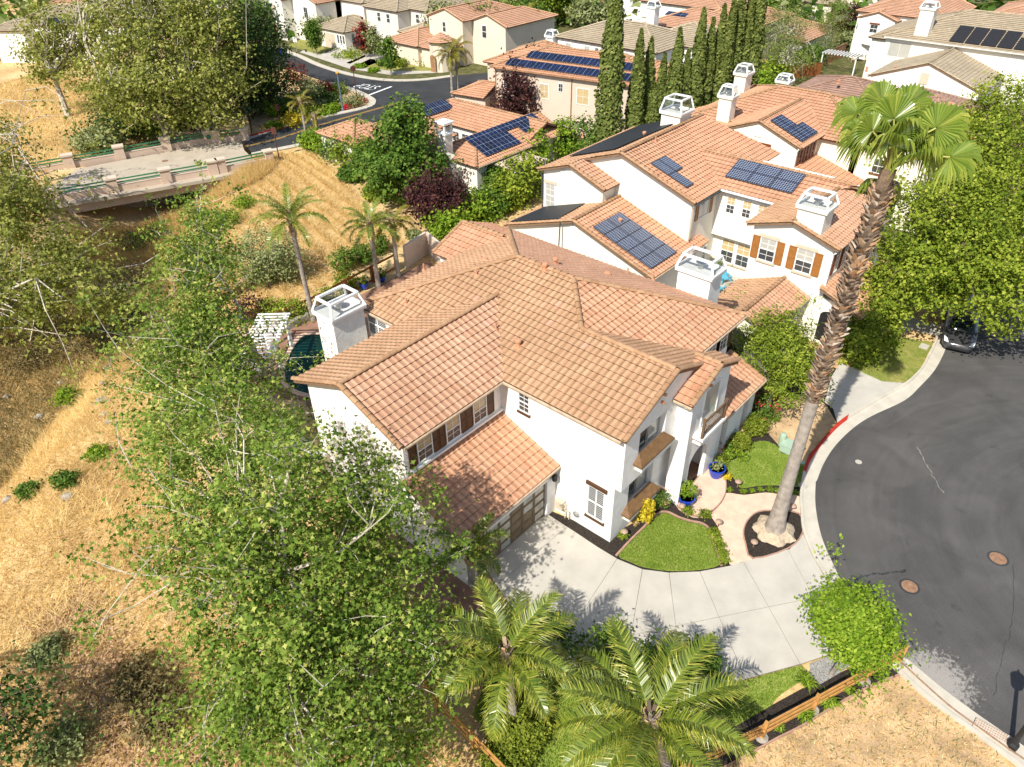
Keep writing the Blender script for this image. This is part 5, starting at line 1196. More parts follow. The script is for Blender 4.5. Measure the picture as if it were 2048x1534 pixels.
for i in range(4): n17.solar(F17.p(4.2 + i * 1.8, .7, 6.0 + .34 * 1.05), F17.d(1, 0), v_, nv, 1.7, 1.5, 2, 1)
for x in (2.0, 11.5): n17.window((x, 0, 3.6), (1, 0, 0), (0, -1, 0), .9, 1.6, 1, 2)
n17.finish()
F18 = Fr(45.0, 113.5, 0, -40)
n18 = House('terracotta_house', 'low white house with terracotta roof half hidden by the sycamores at upper left', 'house', (50, 112, 0), wall='stucco', tile='terra', lod=2, caps=False)
n18.F = F18; n18.block(-2, 14, 0, 9, -.1, 3.2, .36, 'x', 'h', 'h'); n18.block(9, 15, -4, 4, -.1, 3.0, .36, 'y', 'g', 'n'); n18.window((11.5, -4, 1.0), (1, 0, 0), (0, -1, 0), .7, 1.3, 1, 2, shut='redbrown'); n18.finish()
FHL = ['white far house with terracotta roof at the top edge, behind the dark evergreen', 'ivory far house with grey roof behind the arched garage house', 'white far house with terracotta roof behind the pale balcony house', 'ivory far house with grey roof among the top centre trees', 'white far house with terracotta roof above the white house with grey roof', 'ivory far house with grey roof at the top behind the birches', 'white far house with terracotta roof at the top centre edge', 'ivory far house with grey roof behind the cypress tops', 'white far house with terracotta roof furthest away at the top left']
for i, (x, y, yw) in enumerate([(60, 150, -40), (82, 146, -15), (100, 118, 5), (104, 100, 0), (128, 84, 0), (150, 50, 5), (118, 104, 0), (150, 66, 0), (74, 172, -30)]):
    fh = House('far_house', FHL[i], 'house', (x, y, 0), wall=['stucco', 'stucco3'][i % 2], tile=['terra', 'grey'][i % 2], lod=2, caps=False, group='far houses along the top edge')
    fh.F = Fr(x, y, 0, yw); fh.block(-6, 6, -7, 5, -.1, 6.0, .34, 'y', 'h', 'h'); fh.block(-8, 2, 1, 8, -.1, 3.1, .34, 'x', 'h', 'n')
    for yy in (-5, -2, 1): fh.window((-6, yy + 1, 3.8), (0, -1, 0), XW, 1.0, 1.4, 1, 2)
    fh.finish()
# ------------------------------------------------------------------ plants
LEAF = {  # outline in leaf units (x along the leaf, y across), flat polygon
 'star': [(0, 0), (.25, .16), (.30, .52), (.52, .24), (1, 0), (.52, -.24), (.30, -.52), (.25, -.16)],
 'oval': [(0, 0), (.45, .30), (1, 0), (.45, -.30)],
 'tri': [(0, .22), (1, 0), (0, -.22)],
 'clump': [(0, 0), (.2, .45), (.55, .25), (1, .2), (.7, -.15), (.35, -.5)],
}
def leaves_mesh(name, cen, nrm, size, shape, mat, tint, r, off=(0, 0, 0), fold=.25):
    sh = np.array(LEAF[shape]); k = len(sh); n = len(cen)
    nrm = nrm / (np.linalg.norm(nrm, axis=1, keepdims=True) + 1e-9)
    t = r.normal(size=(n, 3)); a = t - nrm * (t * nrm).sum(1, keepdims=True); a /= np.linalg.norm(a, axis=1, keepdims=True) + 1e-9
    b = np.cross(nrm, a); sz = size[:, None, None]
    v = cen[:, None, :] + sz * (a[:, None, :] * (sh[None, :, 0:1] - .5) + b[:, None, :] * sh[None, :, 1:2]) - sz * nrm[:, None, :] * (fold * np.abs(sh[None, :, 1:2]) + .12 * (sh[None, :, 0:1] - .5) ** 2)
    f = np.arange(n * k).reshape(n, k)
    return mesh_np(name, (v - np.array(off)).reshape(-1, 3), f, mat, tint)
def unit(r, n):
    d = r.normal(size=(n, 3)); return d / np.linalg.norm(d, axis=1, keepdims=True)
def in_ells(ells, n, r, shell=.4):
    vol = np.array([e[3] * e[4] * e[5] for e in ells]) ** .8; pick = r.choice(len(ells), n, p=vol / vol.sum()); e = np.array([x[:6] for x in ells], float)[pick]
    d = unit(r, n); rad = shell + (1 - shell) * np.sqrt(r.random(n)); rad[r.random(n) < .15] *= .6
    return e[:, :3] + d * rad[:, None] * e[:, 3:6], d
def foliage(name, ells, nclump, nleaf, size, spread, shape, mat, seed, parent, up=.6, shell=.4, flat=.7, extra=None, minz=None):
    r = np.random.default_rng(seed); c, d = in_ells(ells, nclump, r, shell)
    if extra is not None: c = np.concatenate([c, extra[0]]); d = np.concatenate([d, extra[1]]); nclump = len(c)
    k = r.poisson(nleaf, nclump) + 1; ci = np.repeat(np.arange(nclump), k); n = len(ci)
    p = c[ci] + r.normal(size=(n, 3)) * spread * np.array([1, 1, flat]) * r.uniform(.5, 1.3, nclump)[ci][:, None]
    nr = d[ci] * .55 + unit(r, n) * .75 + np.array([0, 0, up])
    tint = np.clip(r.uniform(0, .55, nclump)[ci] + r.normal(.22, .2, n), 0, 1); sz = size * r.uniform(.65, 1.35, n)
    if minz is not None: p[:, 2] = np.maximum(p[:, 2], minz + r.uniform(.02, .2, n))
    off = np.array(wloc(parent)) if parent else np.zeros(3)
    me = leaves_mesh(name, p, nr, sz, shape, mat, tint, r, off); return link(name, me, parent), c
def limb_pts(a, b, r, sag=.12, n=5):
    a = np.array(a, float); b = np.array(b, float); L_ = np.linalg.norm(b - a); mid = r.normal(size=3) * L_ * .10; w2_ = r.normal(size=3) * L_ * .05; out = []
    for i in range(n):
        t = i / (n - 1); p = a + (b - a) * t; p = p + mid * math.sin(math.pi * t) + w2_ * math.sin(2 * math.pi * t); p[2] += L_ * sag * math.sin(math.pi * t) * (.5 - .2 * t) - 0; out.append(p)
    return out
def tree(name, label, cat, base, ells, fork, tr, leaf, mat, bark='bark', limbs=8, subs=3, nclump=120, nleaf=30, spread=.45, shape='oval', seed=1, group=None, up=.6, shell=.4, trunks=1, lean=(0, 0), limbr=.35, twig=0, foliage_extra=True, sag=.12, leader=False):
    base = Vector(base); t = thing(name, label, cat, base, group); r = np.random.default_rng(seed); rp = random.Random(seed)
    mb = MB(); top = base + Vector((lean[0], lean[1], fork))
    mb.tube([base - Vector((0, 0, .3)), base + Vector((0, 0, .15)), base.lerp(top, .5) + Vector((rp.uniform(-.1, .1), rp.uniform(-.1, .1), 0)), top], [tr * 1.35, tr * 1.05, tr * .85, tr * .72], 8)
    c, d = in_ells(ells, limbs, r, .75); ex = []; exd = []
    ea = np.array([e[:6] for e in ells]); zt_ = float((ea[:, 2] + ea[:, 5]).max()); mx = ea[ea[:, 2].argmax()]; lead = [top]
    if leader:
        e_ = Vector((mx[0], mx[1], base.z + (zt_ - base.z) * .86)); lead = [top + (e_ - top) * t + Vector((rp.uniform(-.25, .25), rp.uniform(-.25, .25), 0)) * (t < 1) for t in (0, .25, .5, .75, 1)]
        mb.tube(lead, [tr * .7, tr * .52, tr * .36, tr * .2, .02], 7)
    tips = []
    for i in range(limbs):
        st = np.array(base.lerp(top, rp.uniform(.72, 1.0)))
        if leader:
            zw = c[i][2] - .75 * math.hypot(c[i][0] - top.x, c[i][1] - top.y)
            if zw > top.z: k_ = min(.9, (zw - top.z) / max(.1, lead[-1].z - top.z)); st = np.array(lead[int(k_ * 4)].lerp(lead[min(4, int(k_ * 4) + 1)], k_ * 4 % 1))
        pts = limb_pts(st, c[i], r, sag); l_r = tr * limbr * rp.uniform(.7, 1.25)
        mb.tube(pts, [l_r, l_r * .85, l_r * .65, l_r * .45, l_r * .2], 6)
        for q_ in pts[2:]: ex.append(np.array(q_) + r.normal(size=3) * .25); exd.append(unit(r, 1)[0])
        for j in range(subs):
            q = pts[rp.choice([1, 2, 2, 3])]; e = c[i] + r.normal(size=3) * np.linalg.norm(c[i] - st) * .2
            p2 = limb_pts(q, e, r, sag, 4); mb.tube(p2, [l_r * .42, l_r * .3, l_r * .2, l_r * .08], 4); ex.append(e); exd.append(unit(r, 1)[0])
            for w_ in range(twig):
                q2 = p2[rp.choice([1, 2, 3])]; e2 = np.array(q2) + r.normal(size=3) * .7 + np.array([0, 0, .25]); mb.tube([q2, (np.array(q2) + e2) / 2 + r.normal(size=3) * .08, e2], [.022, .015, .006], 3, False); ex.append(e2); exd.append(unit(r, 1)[0])
    mb.build('trunk', MT[bark], t)
    foliage('crown', ells, nclump, nleaf, leaf, spread, shape, MT[mat], seed + 5, t, up, shell, extra=(np.array(ex), np.array(exd)) if ex and foliage_extra else None)
    return t
def E(px, py, z, rx, rz=None, ry=None): p = G(px, py, z); return (p.x, p.y, p.z, rx, ry or rx, rz or rx)
def shrub(name, label, px, py, rx, hh, leaf=.12, mat='green', n=40, nl=22, shape='oval', seed=1, group=None, cat='shrub', spread=None, z=0.0, up=.5, ry=None, flowers=None, shell=.55):
    p = G(px, py, z); p.z = z; t = thing(name, label, cat, p, group)
    e = [(p.x, p.y, p.z + hh * .5, rx, ry or rx, hh * .52)]
    foliage('foliage', e, n, nl, leaf, spread or rx * .22, shape, MT[mat], seed, t, up, shell, minz=z)
    mb = MB(); rr = random.Random(seed)
    for k in range(3): mb.tube([p, p + Vector((rr.uniform(-.4, .4) * rx, rr.uniform(-.4, .4) * rx, hh * .6))], [.03, .012], 4)
    mb.build('stem', MT['bark'], t)
    if flowers: foliage('flowers', [(p.x, p.y, p.z + hh * .55, rx * 1.02, (ry or rx) * 1.02, hh * .55)], flowers, 5, .10, .09, 'oval', MT['flower'], seed + 3, t, .6, .9, minz=z)
    return t
def tuft(name, label, px, py, rx, hh, n, mat='bright', wd=.05, seed=1, group=None, cat='plant', z=0.0):
    p = G(px, py, z); r = np.random.default_rng(seed); ang = r.uniform(0, 6.283, n); ln = rx * r.uniform(.4, 1.1, n); hz_ = hh * r.uniform(.5, 1.1, n)
    dx = np.stack([np.cos(ang), np.sin(ang), np.zeros(n)], -1); sx = np.stack([-np.sin(ang), np.cos(ang), np.zeros(n)], -1) * wd / 2
    b = r.normal(size=(n, 3)) * rx * .15; b[:, 2] = 0; m_ = b + dx * ln[:, None] * .45 + np.array([0, 0, 1]) * hz_[:, None] * .9; e = b + dx * ln[:, None] + np.array([0, 0, 1]) * (hz_ * .75)[:, None]
    v = np.stack([b - sx, b + sx, m_ + sx, m_ - sx, e], 1); f = []
    base = np.arange(n) * 5
    me = mesh_np(name, v.reshape(-1, 3), [tuple(x) for i in base for x in ((i, i + 1, i + 2, i + 3), (i + 3, i + 2, i + 4))], MT[mat], np.repeat(r.random(n), 2))
    o = link(name, me); o.location = (p.x, p.y, z); return tag(o, label, cat, group)

# ---- palms
def frond_mesh(Lr, up0, droop, nl, ll, seed, mats, hang=.7, wid=.045):
    r = np.random.default_rng(seed); N = 14; pts = []; p = np.zeros(3); a = up0
    for i in range(N + 1):
        pts.append(p.copy()); a -= droop / N * (0.4 + 1.4 * i / N); p = p + np.array([math.cos(a), 0, math.sin(a)]) * Lr / N
    pts = np.array(pts); v = []; f = []; t = []; mi = []
    for i in range(N):   # rachis as a thin three-sided stem
        w0 = .055 * (1 - i / N) + .01; b = len(v)
        for q, ww in ((pts[i], w0), (pts[i + 1], .055 * (1 - (i + 1) / N) + .01)): v += [q + np.array([0, ww * .6, 0]), q - np.array([0, ww * .6, 0]), q + np.array([0, 0, -ww * .6])]
        f += [(b, b + 1, b + 4, b + 3), (b + 1, b + 2, b + 5, b + 4), (b + 2, b, b + 3, b + 5)]; t += [.9] * 3; mi += [1] * 3
    for k in range(nl):
        s = .14 + .86 * (k + r.uniform(0, .8)) / nl; x = s * N; i = min(int(x), N - 1); q = pts[i] + (pts[i + 1] - pts[i]) * (x - i); d = pts[i + 1] - pts[i]; d /= np.linalg.norm(d)
        nrm = np.array([-d[2], 0, d[0]]); env = (math.sin(math.pi * min(1, .12 + s * .88)) ** .55) if s < .98 else .3
        for sd_ in (-1, 1):
            l = ll * env * r.uniform(.8, 1.15); dr = d * r.uniform(.35, .75) + np.array([0, sd_, 0]) * .8 + nrm * r.uniform(-.1, .5); dr /= np.linalg.norm(dr)
            m1 = q + dr * l * .5; e = q + dr * l * .85 + np.array([0, 0, -1]) * l * hang * r.uniform(.2, 1.1) + r.normal(size=3) * l * .08; w_ = d * wid / 2
            b = len(v); v += [q - w_, q + w_, m1 + w_ * .9, m1 - w_ * .9, e]; f += [(b, b + 1, b + 2, b + 3), (b + 3, b + 2, b + 4)]; tn = min(1, max(0, r.normal(.38, .24))); t += [tn, min(1, tn + .28)]; mi += [0, 0]
    return mesh_np('frond', np.array(v), f, mats, t, mi)
_fm = {}
def queen_palm(label, base, hgt, n, Lr, seed, lean=(0, 0), group=None, mat='frond', tr=.17, spread=(.1, 1.25), name='queen_palm', ll=.62, nl=58, droop=1.35, azs=None, husk=True):
    base = Vector(base); t = thing(name, label, 'palm tree', base, group); top = base + Vector((lean[0], lean[1], hgt)); rp = random.Random(seed)
    mb = MB(); k = max(6, int(hgt * 5)); pts = []; rad = []
    for i in range(k + 1):
        s = i / k; pts.append(base + (top - base) * s + Vector((lean[0] * .3 * math.sin(math.pi * s), 0, 0))); rad.append(tr * (1.25 - .35 * min(1, s * 3)) * (1.0 + (.05 if i % 2 else -.02)))
    mb.tube([base - Vector((0, 0, .2))] + pts, [rad[0] * 1.2] + rad, 10); mb.build('trunk', MT['greybark'], t)
    if husk:
        mb = MB()
        for i in range(26):
            a = i * 2.4; z = -1.3 + i * .06; d = Vector((math.cos(a), math.sin(a), 0)); q = top + Vector((0, 0, z)) + d * tr * .75
            mb.bar(q, q + d * .13 + Vector((0, 0, .42)), .13, .05, tint=rp.random())
        mb.build('leaf_bases', MT['boot'], t)
    for i in range(n):
        f = (i + .5) / n; up0 = spread[1] - (spread[1] - spread[0]) * f + rp.uniform(-.1, .1); key = (round(Lr, 1), int(f * 4), mat, ll)
        if key not in _fm: _fm[key] = frond_mesh(Lr, 0, droop * (.75 + .35 * int(f * 4) / 3), nl, ll, seed + i, [MT[mat], MT['stalk']], hang=.45 + .2 * f)
        az = azs[i] if azs and i < len(azs) else i * 2.399 + rp.uniform(-.25, .25)
        M = Matrix.Translation(top + Vector((0, 0, -.1))) @ Matrix.Rotation(az, 4, 'Z') @ Matrix.Rotation(-up0, 4, 'Y')
        link('frond', _fm[key], t, None, M)
    return t
# ------------------------------------------------------------------ the trees in front and beside the house
def zc(p): return Vector((p.x, p.y, hz1(p.x, p.y)))
bA = zc(G(668, 1425, -.1))
def onax(b, h_, dx=0, dy=0): return (b.x + dx, b.y + dy, h_)
# crowns given as ellipsoids (centre, radii) in metres
A = [E(560, 1010, 9.5, 3.4, 2.8), E(430, 900, 9, 3.1, 2.4), E(345, 870, 8, 1.8, 1.8), E(715, 1010, 8.5, 2.2, 2.6), E(780, 1080, 7.6, 1.6, 2.0), E(560, 1200, 7, 3.4, 2.6), E(420, 1080, 7, 2.9, 2.2), E(740, 1240, 5.8, 2.6, 2.2), E(620, 1380, 5, 3.2, 2.2), E(480, 1320, 4.5, 2.4, 2.0), E(760, 1420, 4.2, 1.7, 1.8), E(560, 1510, 3.6, 2.6, 1.8), E(400, 1450, 3.0, 1.8, 1.5), E(740, 1520, 3.4, 1.7, 1.6), E(800, 1130, 6.2, 1.5, 1.5), E(815, 1260, 4.8, 1.6, 1.5), E(840, 1390, 3.4, 1.5, 1.3), E(850, 1490, 2.8, 1.4, 1.1), E(840, 960, 8.6, .8, .8), E(860, 1040, 7.4, .8, .8)]
tree('sycamore_tree', 'large open sycamore with pale trunk in front of the garage side wall', 'tree', bA, A, 4.6, .25, .165, 'syc', 'palebark', 44, 5, 880, 36, .36, 'star', 3, twig=1, shell=.25, limbr=.30, up=.6, leader=True)
bB = zc(G(545, 835, 0))
B = [E(420, 480, 10.5, 1.5, 2.2), E(400, 560, 9.5, 2.2, 2.2), E(350, 640, 8, 2.4, 2.2), E(440, 650, 8, 2.3, 2.4), E(390, 750, 6.5, 3.0, 2.2), E(300, 720, 6, 1.9, 1.7), E(460, 770, 6, 2.0, 2.2), E(330, 840, 5, 2.2, 1.8), E(470, 860, 5, 2.4, 2.0), E(545, 820, 5, 1.3, 1.5)]
tree('sycamore_tree', 'open sycamore with several pale stems beside the white pergola', 'tree', bB, B, 3.2, .21, .175, 'syc', 'palebark', 28, 5, 440, 32, .38, 'star', 17, twig=1, shell=.25, up=.6, leader=True, limbr=.34)
# creek sycamores at the left edge
bC = zc(G(-40, 720, -3))
C_ = [E(60, 520, 5, 4.2, 2.0), E(150, 560, 4.5, 3.2, 1.9), E(30, 600, 4, 3.4, 2.0), E(120, 490, 4.2, 2.2, 1.3), E(190, 610, 2.5, 2.0, 1.2)]
tree('creek_sycamore', 'sycamore with bare white limbs reaching in from the left edge over the creek', 'tree', bC, C_, 4.6, .34, .27, 'syc2', 'palebark', 14, 3, 190, 30, .5, 'star', 23, limbr=.5, lean=(1.5, -1.2), sag=.02)
bD = zc(G(-60, 470, -3))
D_ = [E(-10, 330, 6, 3.4, 2.3), E(30, 405, 4.5, 2.9, 2.2), E(-30, 420, 6, 4, 3), E(-10, 260, 6.5, 2.4, 1.6), E(30, 450, 3, 3, 2)]
tree('creek_tree', 'shaded sycamore at the left edge hiding the near end of the bridge', 'tree', bD, D_, 5, .32, .30, 'syc2', 'palebark', 14, 4, 260, 26, .7, 'star', 29, limbr=.4)
bE = zc(G(-80, 1420, -1)); E_ = [E(-10, 1410, 3, 1.2, 1.2), E(40, 1440, 2, .9, .8), E(-30, 1480, 3, 1.5, 1.3), E(20, 1500, 2, .9, .8)]
tree('creek_tree', 'dark leafy branches cut by the lower left corner', 'tree', bE, E_, 3, .18, .2, 'dark', 'bark', 8, 4, 60, 14, .45, 'star', 31)
# grove on the far bank, upper left
gl = [
 ((140, 240), [E(110, 110, 7, 4, 3), E(150, 50, 10, 4.5, 3.5), E(170, 150, 6, 3, 2), E(70, 90, 7, 2.6, 2)], 'syc2', 'slim pale sycamore leaning left at the top of the dry slope', .34, 150),
 ((240, 275), [E(230, 70, 11, 4, 4), E(250, 150, 7.5, 4.5, 2.8), E(215, 190, 5, 3, 2), E(240, 10, 13, 4, 4)], 'syc2', 'tall pale-trunked sycamore left in the grove by the bridge', .34, 180),
 ((335, 285), [E(330, 60, 11, 4.5, 4), E(350, 140, 8, 4.5, 3), E(320, 200, 5, 4.5, 2.4), E(320, 0, 13, 4, 4)], 'syc2', 'tall olive-green sycamore in the middle of the grove by the bridge', .34, 220),
 ((425, 265), [E(420, 80, 10, 4.5, 4), E(430, 160, 6.5, 4.5, 3), E(400, 215, 4, 4, 2.4), E(410, 10, 13, 4.5, 4)], 'syc2', 'tall sycamore right in the grove by the bridge', .34, 230),
 ((500, 230), [E(480, 90, 8, 5.5, 5), E(520, 130, 5.5, 4.5, 4), E(490, 40, 10, 4, 4), E(540, 100, 6, 3, 3.5), E(500, 170, 3.5, 4.5, 3)], 'dark', 'dense dark evergreen tree at the right end of the grove by the street corner', .32, 480),
]
for i, (b, e, mt, lb, lf, nc) in enumerate(gl): tree('sycamore_tree' if i < 4 else 'evergreen_tree', lb, 'tree', zc(G(*b)), e, 5.5, .36, lf, mt, 'palebark' if i < 4 else 'bark', 16, 3, nc, 34 if i < 4 else 24, .75, 'star', 40 + i, group=None, limbr=.48, shell=.3)
for i, (px, py, rx, hh, mt, lb) in enumerate([(250, 270, 3.2, 3.2, 'dark', 'dark low shrubs at the left end of the bridge'), (330, 262, 3.2, 3.6, 'green', 'green low tree behind the middle of the far bridge rail'), (410, 255, 3.0, 3.4, 'dark', 'dark low tree behind the right of the far bridge rail'), (470, 235, 3.0, 3.8, 'olive', 'grey-green bushy tree behind the far end pillar of the bridge'), (200, 300, 2.6, 2.2, 'olive', 'grey-green shrub left of the far bridge rail'), (520, 215, 2.6, 3.4, 'olive', 'olive bush between the grove and the corner planting')]):
    shrub('bush', lb, px, py, rx, hh, .32, mt, 110, 22, 'star', 60 + i, None, 'bush')
shrub('red_bush', 'red-leaved bush at the top of the dry slope, far left', 55, 118, 1.6, 2.2, .25, 'redleaf', 40, 14, 'oval', 70)
# right-hand trees over the road
R1 = [E(1900, 520, 5.5, 3.6, 3.2), E(1840, 460, 6, 2.6, 2.8), E(1970, 535, 5.2, 3.0, 2.6), E(1990, 480, 6.5, 3.2, 3), E(1840, 560, 4.6, 2.4, 2.4), E(1910, 420, 7, 3.0, 2.6), E(2030, 590, 5, 2.6, 2.4), E(1875, 575, 4.4, 1.8, 1.6)]
tree('street_tree', 'broad yellow-green street tree over the grey car at the right edge', 'tree', G(1900, 620), R1, 2.6, .22, .20, 'lime', 'bark', 18, 4, 700, 38, .46, 'clump', 80, shell=.55)
R2 = [E(1960, 340, 7, 3.6, 3.4), E(2030, 300, 8, 3.6, 3.4), E(2020, 220, 8.5, 3.4, 3.0), E(2050, 400, 7, 3.4, 3.2), E(1960, 260, 7, 2.2, 2.2), E(1985, 400, 6, 3, 2.6), E(1925, 330, 6, 2.0, 2.2)]
tree('street_tree', 'tall yellow-green tree behind the first along the right edge', 'tree', G(2010, 480), R2, 3.2, .25, .21, 'lime', 'bark', 18, 4, 700, 38, .48, 'clump', 83, shell=.55)
# round tree by the kerb in the lower right
bT = G(1662, 1350)
tree('kerb_tree', 'round bright green young tree at the kerb beside the wooden fence', 'tree', bT, [E(1705, 1248, 3.3, 1.5, 1.25), E(1692, 1222, 3.5, 1.2, 1.0), E(1722, 1272, 3.0, 1.2, 1.0)], 1.7, .085, .15, 'bright', 'greybark', 9, 3, 380, 30, .27, 'oval', 90, shell=.5, up=.7)
# feathery tree in the neighbour's front yard
bF = G(1532, 830)
tree('feathery_tree', 'feathery lime-green tree with grey forked trunk between the two front yards', 'tree', bF, [E(1560, 700, 3.4, 2.2, 1.3), E(1600, 720, 3.2, 1.7, 1.2), E(1520, 690, 3.4, 1.6, 1.1), E(1590, 770, 2.6, 1.5, 1.0), E(1560, 660, 4.0, 1.8, 1.0)], 1.9, .15, .20, 'lime', 'greybark', 10, 4, 420, 24, .30, 'tri', 93, shell=.5, lean=(.1, .1))
bG = G(1745, 690); 
tree('conifer_bush', 'tall bright yellow-green conifer bush behind the fan palm trunk', 'bush', bG, [E(1755, 600, 2.6, 1.9, 2.4), E(1735, 660, 1.8, 1.9, 1.9), E(1770, 560, 3.4, 1.3, 1.6), E(1715, 690, 1.2, 1.4, 1.3)], 1.0, .12, .17, 'lime', 'bark', 6, 2, 300, 30, .27, 'clump', 96, shell=.7)
# trees between field and courtyard house
tree('broadleaf_tree', 'dense dark green broadleaf tree in front of the courtyard house', 'tree', G(800, 412), [E(805, 280, 5.4, 2.6, 3.0), E(790, 340, 3.4, 3.0, 2.6), E(820, 240, 6.6, 1.8, 2.2), E(830, 330, 3.6, 2.6, 2.4)], 2.2, .2, .30, 'green', 'bark', 10, 3, 460, 26, .42, 'clump', 100, shell=.55)
tree('purple_tree', 'dark purple-leaved tree beside the courtyard house chimney', 'tree', G(872, 440), [E(875, 395, 2.6, 2.5, 1.9), E(850, 385, 2.8, 1.7, 1.6), E(905, 400, 2.4, 1.6, 1.4), E(870, 420, 1.6, 2.2, 1.3)], 1.0, .16, .26, 'purple', 'bark', 12, 4, 260, 22, .38, 'oval', 103, shell=.45)
tree('purple_tree', 'dark purple tree against the tan house wall', 'tree', G(1042, 232), [E(1040, 185, 3.8, 2.5, 2.4), E(1020, 200, 3.0, 2.0, 2.0), E(1062, 200, 2.8, 2.0, 2.0), E(1040, 155, 5.2, 1.8, 1.6)], 1.2, .18, .34, 'purple', 'bark', 14, 4, 220, 18, .42, 'oval', 106, shell=.45)
BH = [(630, 298, 1.5, 2.2, 'bright'), (652, 306, 1.5, 2.2, 'bright'), (685, 320, 2.0, 2.9, 'green'), (715, 335, 2.1, 3.4, 'lime'), (745, 350, 2.0, 3.4, 'green'), (770, 365, 1.7, 2.6, 'olive'), (760, 398, 1.3, 1.6, 'lime'), (705, 360, 1.2, 1.3, 'green')]
LB = ['bright leafy shrub at the street end of the field fence', 'second bright leafy shrub along the field fence', 'mid-green bush along the field fence', 'tall yellow-green bush along the field fence', 'tall green bush left of the broadleaf tree', 'grey-green bush at the foot of the broadleaf tree', 'yellow-green low bush below the broadleaf tree on the fence line', 'low green bush on the fence line under the tall yellow-green one']
for i, ((px, py, rx, hh, mt), lb) in enumerate(zip(BH, LB)): shrub('bush', lb, px, py, rx, hh, .26, mt, 90, 20, 'clump', 110 + i, 'bushes along the field fence', 'bush')
CH = [(900, 470, 2.0, 2.4, 'bright', 'bright green bush beside the back corner of the nearest roof'), (950, 440, 2.1, 2.4, 'bright', 'bright bush behind the low back roof of the nearest house'), (985, 425, 1.7, 2.0, 'green', 'green bush behind the nearest house, right of the bright ones'), (1045, 400, 1.9, 4.6, 'lime', 'tall yellow-green conifer left of the neighbour gable window'), (1020, 415, 1.6, 3.0, 'lime', 'lower yellow-green conifer left of the neighbour gable window'), (1065, 340, 1.7, 4.2, 'bright', 'bright green bamboo clump by the white patio cover'), (992, 385, 1.2, 2.6, 'green', 'dark green small tree in front of the white patio cover'), (1125, 320, 1.8, 4.0, 'bright', 'bright bamboo clump below the tan house wall'), (1165, 320, 2.4, 4.2, 'green', 'green tree below the tan house, left of the cypresses'), (1290, 255, 2.6, 3.4, 'lime', 'pale flowering bush left of the big chimney'), (1240, 275, 2.2, 3.0, 'olive', 'olive bush at the foot of the cypress row')]
for i, (px, py, rx, hh, mt, lb) in enumerate(CH): shrub('bush', lb, px, py, rx, hh, .25, mt, 100, 20, 'clump', 130 + i, None, 'bush')
# row of cypresses
CY = [(1212, 330, 1.35, 17.5), (1262, 322, .9, 12.5), (1283, 312, .85, 11.5), (1310, 310, .8, 10), (1333, 318, 1.0, 12.5), (1352, 316, .8, 10.5), (1372, 312, 1.0, 14), (1392, 306, .8, 13.0), (1410, 300, .85, 14.0), (1425, 304, .8, 14.6), (1440, 296, .95, 16.0), (1458, 292, .8, 15.5), (1475, 288, 1.05, 18), (1296, 330, .7, 8)]
CYL = ['tallest and widest cypress, left end of the row', 'second cypress from the left in the row', 'third cypress from the left in the row', 'short cypress fourth in the row', 'bushy cypress fifth from the left in the row', 'slim cypress sixth from the left in the row', 'cypress in the middle of the row', 'slim cypress just right of the middle of the row', 'cypress ninth from the left in the row', 'tenth cypress from the left, slim and pointed', 'broad cypress fourth from the right end of the row', 'slim cypress third from the right end of the row', 'tall cypress at the right end of the row', 'shortest cypress in front of the row']
def cypress(px, py, rr, hh, lb, seed, z=0):
    p = G(px, py, z); t = thing('cypress_tree', lb, 'cypress', p, 'row of cypresses behind the houses'); r = np.random.default_rng(seed)
    mb = MB(); mb.tube([p, p + Vector((0, 0, hh * .9))], [.16, .03], 6); mb.build('trunk', MT['bark'], t)
    n = int(hh * 330); z_ = hh * r.beta(1.1, 1.25, n); prof_ = rr * np.clip(np.minimum(1, (z_ / hh * 7 + .35)) * (1 - (z_ / hh) ** 2.2) ** .8 + .06, 0.05, 1)
    a = r.uniform(0, 6.283, n); lump = 1 + .13 * np.sin(a * 3 + z_ * 1.3 + seed) + .10 * np.sin(z_ * 3.1 + a * 5)
    rad = prof_ * lump * np.sqrt(r.uniform(.5, 1, n)); d = np.stack([np.cos(a), np.sin(a), np.zeros(n)], -1)
    c = np.array(p) + d * rad[:, None] + np.stack([np.zeros(n), np.zeros(n), z_], -1)
    me = leaves_mesh('crown', c, d + r.normal(size=(n, 3)) * .45 + np.array([0, 0, .35]), .34 * r.uniform(.7, 1.3, n), 'clump', MT['cypress'], np.clip(r.normal(.45, .25, n), 0, 1), r, np.array(p))
    link('crown', me, t); return t
for i, ((px, py, rr, hh), lb) in enumerate(zip(CY, CYL)): cypress(px, py, rr, hh, lb, 200 + i)
for i, (px, py, hh, lb) in enumerate([(1885, 22, 14, 'left of two dark cypresses at the top right edge'), (1910, 22, 15, 'right of two dark cypresses at the top right edge')]): cypress(px, py, 1.3, hh, lb, 230 + i, 3)
